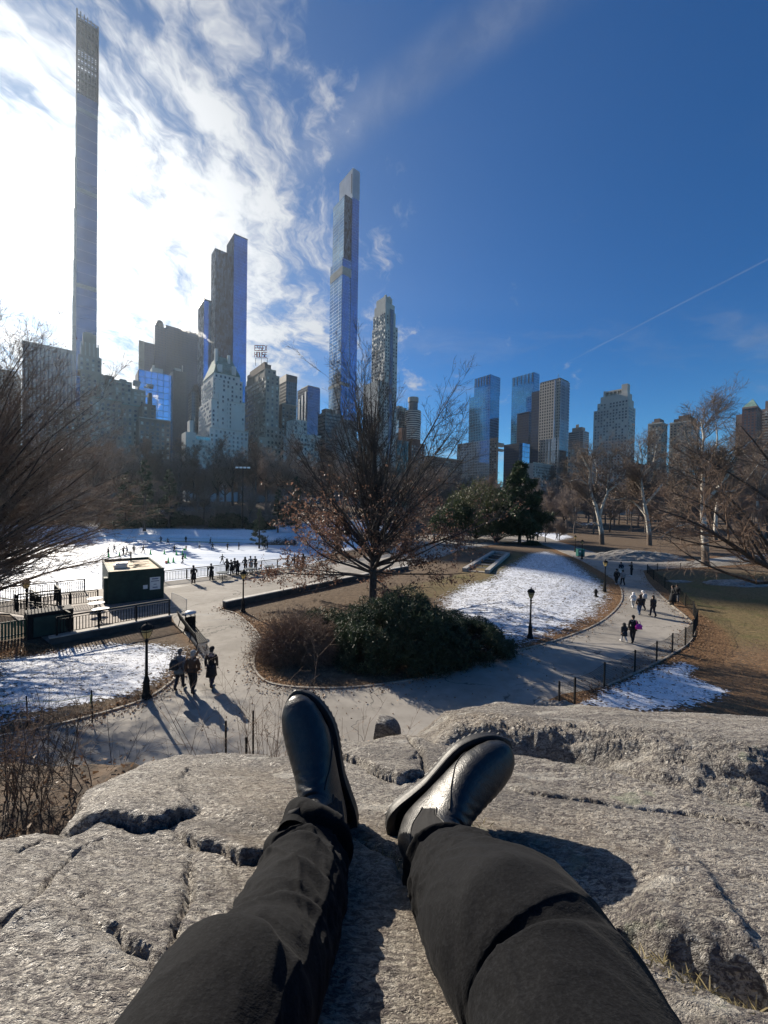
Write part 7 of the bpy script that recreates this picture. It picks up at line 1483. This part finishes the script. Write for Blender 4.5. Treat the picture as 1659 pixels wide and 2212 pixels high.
def figure(label, loc, rz=0.0, H=1.72, pose='walk', ph=1, coat=BLK, clen=.78, trousers=NAVY, shoes=BLK, hat='hair', hatc=HAIRD, group=None, width=1.0, fluffy=0.0, lod=1):
    J = joints(pose, ph); k = H/1.74; o = thing("person", label, "person", loc, rz, group); o.scale = (k*width, k*width, k)
    leg = lambda s_, r: [('hip'+s_, J['hip'+s_], r[0]), ('kn'+s_, J['kn'+s_], r[1]), ('an'+s_, J['an'+s_], r[2])]
    body = [[('pel', J['pel'], .11), ('bel', J['bel'], .105), ('che', J['che'], .10), ('nek', J['nek'], .048), ('hd0', J['hd0'], .066), ('hd1', J['hd1'], .082), ('hd2', J['hd2'], .055)], [('hd0', 0, 0), ('nos', J['nos'], .012)]]
    for s_ in 'LR': body += [[('pel', 0, 0)]+leg(s_, (.075, .05, .035))+[('to'+s_, J['to'+s_], .03)], [('che', 0, 0), ('sh'+s_, J['sh'+s_], .055), ('el'+s_, J['el'+s_], .04), ('wr'+s_, J['wr'+s_], .028)]]
    b_ = link("body", chain_skin("body", body, lod), SKIN, o, True)
    if lod > 1 or pose == 'walk':
        mb = MB(); [add_fingers(mb, J['wr'+s_], J['el'+s_], 1 if s_ == 'R' else -1, .45) for s_ in 'LR']; hb = mb.build("hand", SKIN, o, True)
    ct = [[('pel', J['pel'], .135), ('bel', J['bel'], .132+fluffy), ('che', J['che'], .15+fluffy), ('nek', J['nek'], .088+fluffy)]]+[[('che', 0, 0), ('sh'+s_, J['sh'+s_], .072+fluffy*.6), ('el'+s_, J['el'+s_], .058+fluffy*.5), ('wr'+s_, J['wr'+s_], .044)] for s_ in 'LR']
    cm = link("coat", chain_skin("coat", ct, lod), cloth(coat), o, True)
    mb = MB(); zs = np.linspace(1.02, clen, 5); v = []; K = 18; a = np.arange(K)*2*math.pi/K
    for i, z in enumerate(zs): e = i/4; v.append(np.c_[np.cos(a)*(.172+.035*e+fluffy), np.sin(a)*(.132+.05*e*(.9-clen)*4+.01*e+fluffy)+.01, z+.012*np.sin(a*3)*e])
    v.append(v[-1]*np.array([.9, .9, 1])+np.array([0, 0, .03])); v = np.concatenate(v); mb.add(v, [(i*K+j, (i+1)*K+j, (i+1)*K+(j+1) % K, i*K+(j+1) % K) for i in range(5) for j in range(K)]+[tuple(range(K))]); mb.build("coat_skirt", cloth(coat), o, True)
    tr = [[('pel', J['pel'], .12)]+leg(s_, (.105, .074, .060)) for s_ in 'LR']; link("trousers", chain_skin("trousers", tr, lod), cloth(trousers), o, True)
    for s_ in 'LR':
        an, to = Vector(J['an'+s_]), Vector(J['to'+s_]); mid = an.lerp(to, .55); mid.z = min(an.z, to.z)+.035 if abs(an.z-to.z) < .1 else mid.z; sm_ = MB().blob((0, 0, 0), (.048, .145, .05), 2).blob((0, -.06, .04), (.045, .06, .07), 2).build("shoe", cloth(shoes), o, True); sm_.location = mid; sm_.rotation_euler = ((0 if abs(an.z-to.z) < .1 else -.75), 0, 0)
        if pose == 'skate': MB().box((mid.x, mid.y, mid.z-.06), (.012, .28, .045)).build("blade", STEEL, o)
    hx, hy, hz_ = J['hd1']; mb = MB()
    if hat in ('hair', 'long'): mb.blob((hx, hy-.022, hz_+.022), (.092, .104, .108), 2, .04, 2).blob((hx, hy-.05, hz_-.06), (.07, .055, .075), 2, .04, 2)
    if hat == 'long': mb.blob((hx, hy-.075, hz_-.12), (.085, .05, .20), 2, .06, 3)
    if hat in ('beanie', 'cap'): mb.blob((hx, hy-.006, hz_+.045), (.094, .105, .085), 2, .02, 2); mb.lathe([(.093, -.01), (.098, .02), (.093, .05)], (hx, hy-.004, hz_+.005), 14).blob((hx, hy-.045, hz_-.05), (.075, .06, .07), 2, .04, 2)
    if hat == 'hood': mb.blob((hx, hy-.03, hz_+.01), (.115, .12, .14), 2, .03, 2); mb.blob((hx, hy-.06, hz_-.13), (.13, .09, .09), 2, .05, 3)
    mb.build({'hair': 'hair', 'long': 'hair', 'beanie': 'knit_hat', 'cap': 'cap', 'hood': 'hood'}[hat], cloth(hatc), o, True)
    return note(o)
def who(px, py, pyt=None):
    g = ground(px, py); H_ = 1.7
    if pyt: d = ray(px, pyt); H_ = CAM.z+d.z/d.y*g.y-g.z
    return (g.x, g.y, g.z), H_
def bag(name, label, cat, anchor, off, shape, c, strap=True):
    """a bag carried by somebody: a body with a flap and straps, its own thing"""
    p = Vector(anchor)+Vector(off); o = thing(name, label, cat, tuple(p)); w, d, h = shape; MB().blob((0, 0, -h*.08), (w*.5, d*.5, h*.42), 3, .10, 4).box((0, 0, -h*.05), (w*.86, d*.86, h*.8), top=.62).build("bag_body", cloth(c), o, True)
    if strap:
        for s_ in (-1, 1): MB().tube([(s_*w*.25, 0, h*.35), (s_*w*.28, .03, h*.65), (s_*w*.15, .05, h*.85)], .012, 5).build("strap", cloth(tuple(x*.7 for x in c)), o)
    return o
L_, h_ = who(387, 1490, 1402.5); figure("person in a grey padded coat and knit hat walking nearest the lawn kerb", L_, .05, h_, 'walk', 1, (.13, .145, .155), .72, (.012, .015, .025), BLK, 'beanie', (.13, .12, .11), None, 1.05, .012, 2)
bag("backpack", "dark blue-grey backpack on the back of the walker in the grey coat", "backpack", L_, (-.10, -.24, 1.18), (.36, .22, .52), (.022, .028, .036))
L_, h_ = who(415, 1497, 1405.5); figure("person in rust brown jacket and white cap walking between two others", L_, -.05, h_, 'walk', -1, (.085, .038, .018), .90, (.008, .008, .012), BLK, 'cap', (.32, .30, .28), None, 1.12, .012, 2)
L_, h_ = who(456, 1485, 1397); figure("person in a long black coat and black knit hat walking on the open path", L_, -.12, h_, 'walk', -1, (.008, .007, .009), .50, (.020, .020, .040), (.03, .018, .014), 'beanie', (.010, .008, .008), None, 1.05, .004, 2)
L_, h_ = who(1367, 1389, 1329); figure("woman in black with a bright pink shoulder bag, a child beside her", L_, -.1, h_, 'walk', 1, BLK, .80, (.012, .012, .016), BLK, 'hair', HAIRD, None, 1.05, .01)
bag("shoulder_bag", "bright magenta pink bag hanging on the back of the woman walking with a child", "bag", L_, (.17, -.21, 1.06), (.40, .22, .36), (.62, .035, .33))
L_, h_ = who(1348, 1387, 1346); figure("small child in dark hooded coat and white boots by the pink bag", L_, 0, h_, 'walk', -1, (.02, .022, .026), .60, (.5, .5, .5), (.75, .74, .72), 'hood', (.03, .028, .026), None, 1.25, .02)
L_, h_ = who(1367.6, 1313, 1280); figure("person in a white hooded puffer jacket and pale trousers on the path", L_, 0, h_, 'walk', 1, (.78, .78, .78), .80, (.42, .42, .42), (.5, .5, .5), 'hood', (.82, .82, .82), None, 1.2, .03)
L_, h_ = who(1388, 1319, 1276); figure("person in white knit hat half hidden behind the woman in jeans", L_, 0, h_, 'walk', -1, (.02, .02, .024), .85, BLK, BLK, 'beanie', (.75, .75, .75), None, 1.1, .01)
bag("backpack", "pale grey backpack on the walker with the white knit hat", "backpack", L_, (.0, -.2, 1.2), (.34, .2, .46), (.4, .4, .42))
L_, h_ = who(1381.5, 1328, 1285); figure("woman with long brown hair, dark brown jacket and blue jeans on the path", L_, 0, h_, 'walk', 1, (.035, .022, .018), .86, (.03, .06, .13), (.04, .07, .12), 'long', (.04, .022, .014), None, 1.15, .012)
L_, h_ = who(1410.5, 1332, 1286); figure("woman with long dark hair and a dark purple-brown coat walking apart on the path", L_, .05, h_, 'walk', -1, (.028, .018, .018), .82, (.014, .016, .03), BLK, 'long', (.018, .010, .008), None, 1.1, .01)
L_, h_ = who(1453, 1307.5, 1264); figure("woman in a long black coat standing close to a companion by the mesh fence", L_, 1.2, h_, 'pocket', 1, BLK, .30, BLK, BLK, 'long', HAIRD, None, 1.15, .01)
L_, h_ = who(1462, 1301, 1262); figure("person in a black puffer and grey jeans facing the woman in the long black coat", L_, 1.9, h_, 'stand', 1, (.012, .012, .014), .80, (.10, .11, .13), BLK, 'hair', HAIRD, None, 1.15, .02)
L_, h_ = who(1332, 1263, 1228.5); figure("person in a black jacket and black tights strolling arm in arm on the path", L_, .1, h_, 'walk', 1, BLK, .80, BLK, (.4, .4, .4), 'hair', HAIRD, None, 1.2, .015)
L_, h_ = who(1345, 1264, 1231); figure("person in a light grey jacket strolling arm in arm with a companion in black", L_, -.1, h_, 'walk', -1, (.24, .24, .25), .86, BLK, BLK, 'hair', HAIRD, None, 1.15, .015)
L_, h_ = who(1341.5, 1241, 1214); figure("person in a dark jacket and white trousers ahead of the couple arm in arm", L_, 0, h_, 'walk', 1, NAVY, .86, (.62, .62, .60), BLK, 'cap', HAIRD, None, 1.2, .012)
L_, h_ = who(1364, 1245, 1213.5); figure("person in black at the fence end raising a phone for a picture", L_, 1.4, h_, 'phone', 1, BLK, .88, BLK, (.6, .6, .6), 'hair', HAIRD, None, 1.05)
for px, py, c, t_, lab in ((1139.8, 1172, BLK, NAVY, "person in black far up the path, the one closest to the pine's trunk"), (1146, 1171.5, (.03, .035, .05), BLK, "person in dark blue standing in the small group under the pine's boughs"), (1151.5, 1171, (.022, .015, .015), NAVY, "person in dark brown at the outer side of the group under the pine"), (1161, 1167, NAVY, BLK, "person in navy walking just ahead of the group under the pine"), (1186.6, 1154, BLK, BLK, "person in black on the far snow patch beyond the pine"), (1194, 1153, (.05, .04, .04), BLK, "small dark figure walking on the far snow beside another"), (1208, 1153, (.16, .10, .07), NAVY, "person in tan at the far end of the snow patch"), (1203, 1166, (.35, .35, .38), NAVY, "person in a pale jacket standing in front of the far snow patch"), (938, 1169, BLK, NAVY, "person in black on the far path seen through the oak's leaves"), (946, 1170, (.3, .28, .25), BLK, "person in beige on the far path seen through the oak's leaves")):
    L_, h_ = who(px, py); figure(lab, L_, random.uniform(-.4, .4), 1.72, random.choice(('walk', 'stand')), random.choice((1, -1)), c, .8, t_, BLK, random.choice(('hair', 'beanie')), HAIRD, "people far up the path", 1.15, .01)
ra = math.atan2(RN[1], RN[0])-math.pi/2
for px, py, c, cl_, t_, lab, po in ((418, 1261, BLK, .42, (.05, .022, .018), "lone watcher in a long black coat and rust trousers at the rink railing", 'pocket'), (456.5, 1254, BLK, .40, BLK, "watcher in a long black coat beside the nearest picnic table", 'rail'), (500.5, 1243, BLK, .55, BLK, "watcher in black at the railing, first of the pair right of the nearest table", 'rail'), (513, 1244, (.012, .012, .016), .5, BLK, "watcher in a long dark coat, second of the pair right of the nearest table", 'pocket'),
        (491, 1240, (.06, .045, .04), .8, BLK, "short watcher in brown at the railing left of the pair in black", 'rail'), (508, 1240, (.03, .03, .035), .8, BLK, "watcher partly hidden between the pair in black", 'rail'), (530, 1236, (.02, .02, .02), .8, NAVY, "watcher in dark clothes just left of the beige coat", 'rail'), (542, 1234, (.42, .40, .34), .55, BLK, "tall watcher in a beige coat leaning at the railing", 'rail'), (552, 1233, (.035, .028, .02), .8, BLK, "watcher in dark brown to the right of the beige coat", 'rail'),
        (621, 1222, BLK, .7, BLK, "watcher in black at the railing beside the farthest picnic table", 'rail'), (636, 1219, BLK, .6, BLK, "tall watcher in black half behind the oak's leaves at the railing", 'stand'), (643, 1228, (.2, .2, .22), .8, NAVY, "person in grey walking by the farthest picnic table", 'walk'), (655, 1226, BLK, .7, BLK, "person in black behind the oak's leaves on the plaza", 'stand')):
    L_, h_ = who(px, py); figure(lab, L_, ra+random.uniform(-.3, .3), random.uniform(1.62, 1.80), po, 1, c, cl_, t_, BLK, random.choice(('hair', 'beanie', 'hood')), HAIRD, "people watching at the rink railing", 1.1, .01)
SK = [figure("skater in a dark jacket gliding beside the boards straight behind the kiosk roof", rk(363, 1172.5), 1.2, 1.72, 'skate', 1, BLK, .84, BLK, BLK, 'hair', HAIRD, "skaters on the rink", 1.05, .012), figure("skater in dark clothes striding near the boards, right of another", rk(361.6+1, 1177), .9, 1.72, 'skate', -1, NAVY, .84, BLK, BLK, 'beanie', HAIRD, "skaters on the rink", 1.05, .012), figure("skater in black standing still by the boards", rk(401.4, 1172), 0, 1.72, 'stand', 1, BLK, .8, BLK, BLK, 'hair', HAIRD, "skaters on the rink", 1.1, .01)]
SK[0].location = rk(348, 1172.5)
sk = [(431, 1185.5, 2, (.60, .60, .60), "skater in a white jacket and black trousers in mid-rink"), (454, 1175.5, 0, BLK, "dark skater close under the brown bush at the boards"), (459.3, 1188.5, 1, NAVY, "skater in navy gliding below the brown bush"), (376.7, 1195, 0, BLK, "skater in black stretching both arms among the green cones"), (402, 1188, 2, (.40, .12, .06), "small skater in orange-red pushing a skating aid"), (491, 1188, 0, BLK, "skater in black balancing with arms out, alone in mid-rink"), (516, 1187, 2, (.04, .03, .03), "skater in a long dark coat standing alone on the open ice"), (571.6, 1188, 1, (.03, .035, .04), "first skater of the pair by the oak side of the rink"), (577.6, 1185, 2, BLK, "second skater of the pair by the oak side of the rink"),
      (394, 1217, 1, BLK, "dark skater bending among the green cones behind the kiosk"), (479.7, 1218, 0, (.012, .012, .014), "skater in black with arms spread, closest to the terrace railing"), (597.7, 1176.5, 2, BLK, "dark skater at the far boards left of the oak"), (617.5, 1177.5, 2, NAVY, "dark skater at the far boards beside the oak's leaves"), (637, 1181, 0, BLK, "skater in black seen through the oak's outer leaves"), (234, 1202, 2, (.05, .045, .04), "skater under the bare twigs next to a green cone"), (247.7, 1193, 1, (.22, .20, .18), "skater in a pale jacket under the bare twigs"), (266, 1198.7, 0, BLK, "skater in black with one arm out behind the kiosk roof"), (275, 1197, 1, (.20, .23, .26), "skater in pale grey beside the one in black behind the kiosk roof"), (289, 1195, 2, (.03, .025, .025), "dark skater standing right by the kiosk's vent pipe"), (309, 1195, 0, BLK, "skater in black holding one arm out, alone behind the kiosk")]
for px, py, k, c, lab in sk:
    o = dup(SK[k], rk(px, py), random.uniform(-2.5, 2.5), lab, "skaters on the rink"); s_ = .62 if 'small' in lab else random.uniform(.94, 1.02); o.scale = tuple(x*s_ for x in SK[k].scale)
    for ch in o.children:
        if ch.name.startswith(('coat',)):
            ch.material_slots[0].link = 'OBJECT'; ch.material_slots[0].material = cloth(c)
p = rk(399, 1189); o = thing("skating_aid", "small green and orange skating aid pushed by the small skater", "skating aid", p); MB().box((0, 0, .25), (.5, .6, .35), top=.7).build("aid_body", GREENP, o); MB().tube([(-.25, -.3, .3), (-.25, -.35, .8), (.25, -.35, .8), (.25, -.3, .3)], .03, 6).build("handle", REDP, o)
bpy.data.scenes.remove(TMP)

# ---------------------------------------------------------------- winter air: faint haze lit by the low sun
m, n = new_mat("haze_air"); v = n('ShaderNodeVolumePrincipled', {'Color': (.74, .86, 1.0, 1), 'Density': .00007, 'Anisotropy': .6}); n('ShaderNodeOutputMaterial', {'Volume': v})
hb = MB().box((0, 620, 343), (2500, 1360, 694)).build("haze", m); tag(hb, kind="stuff")
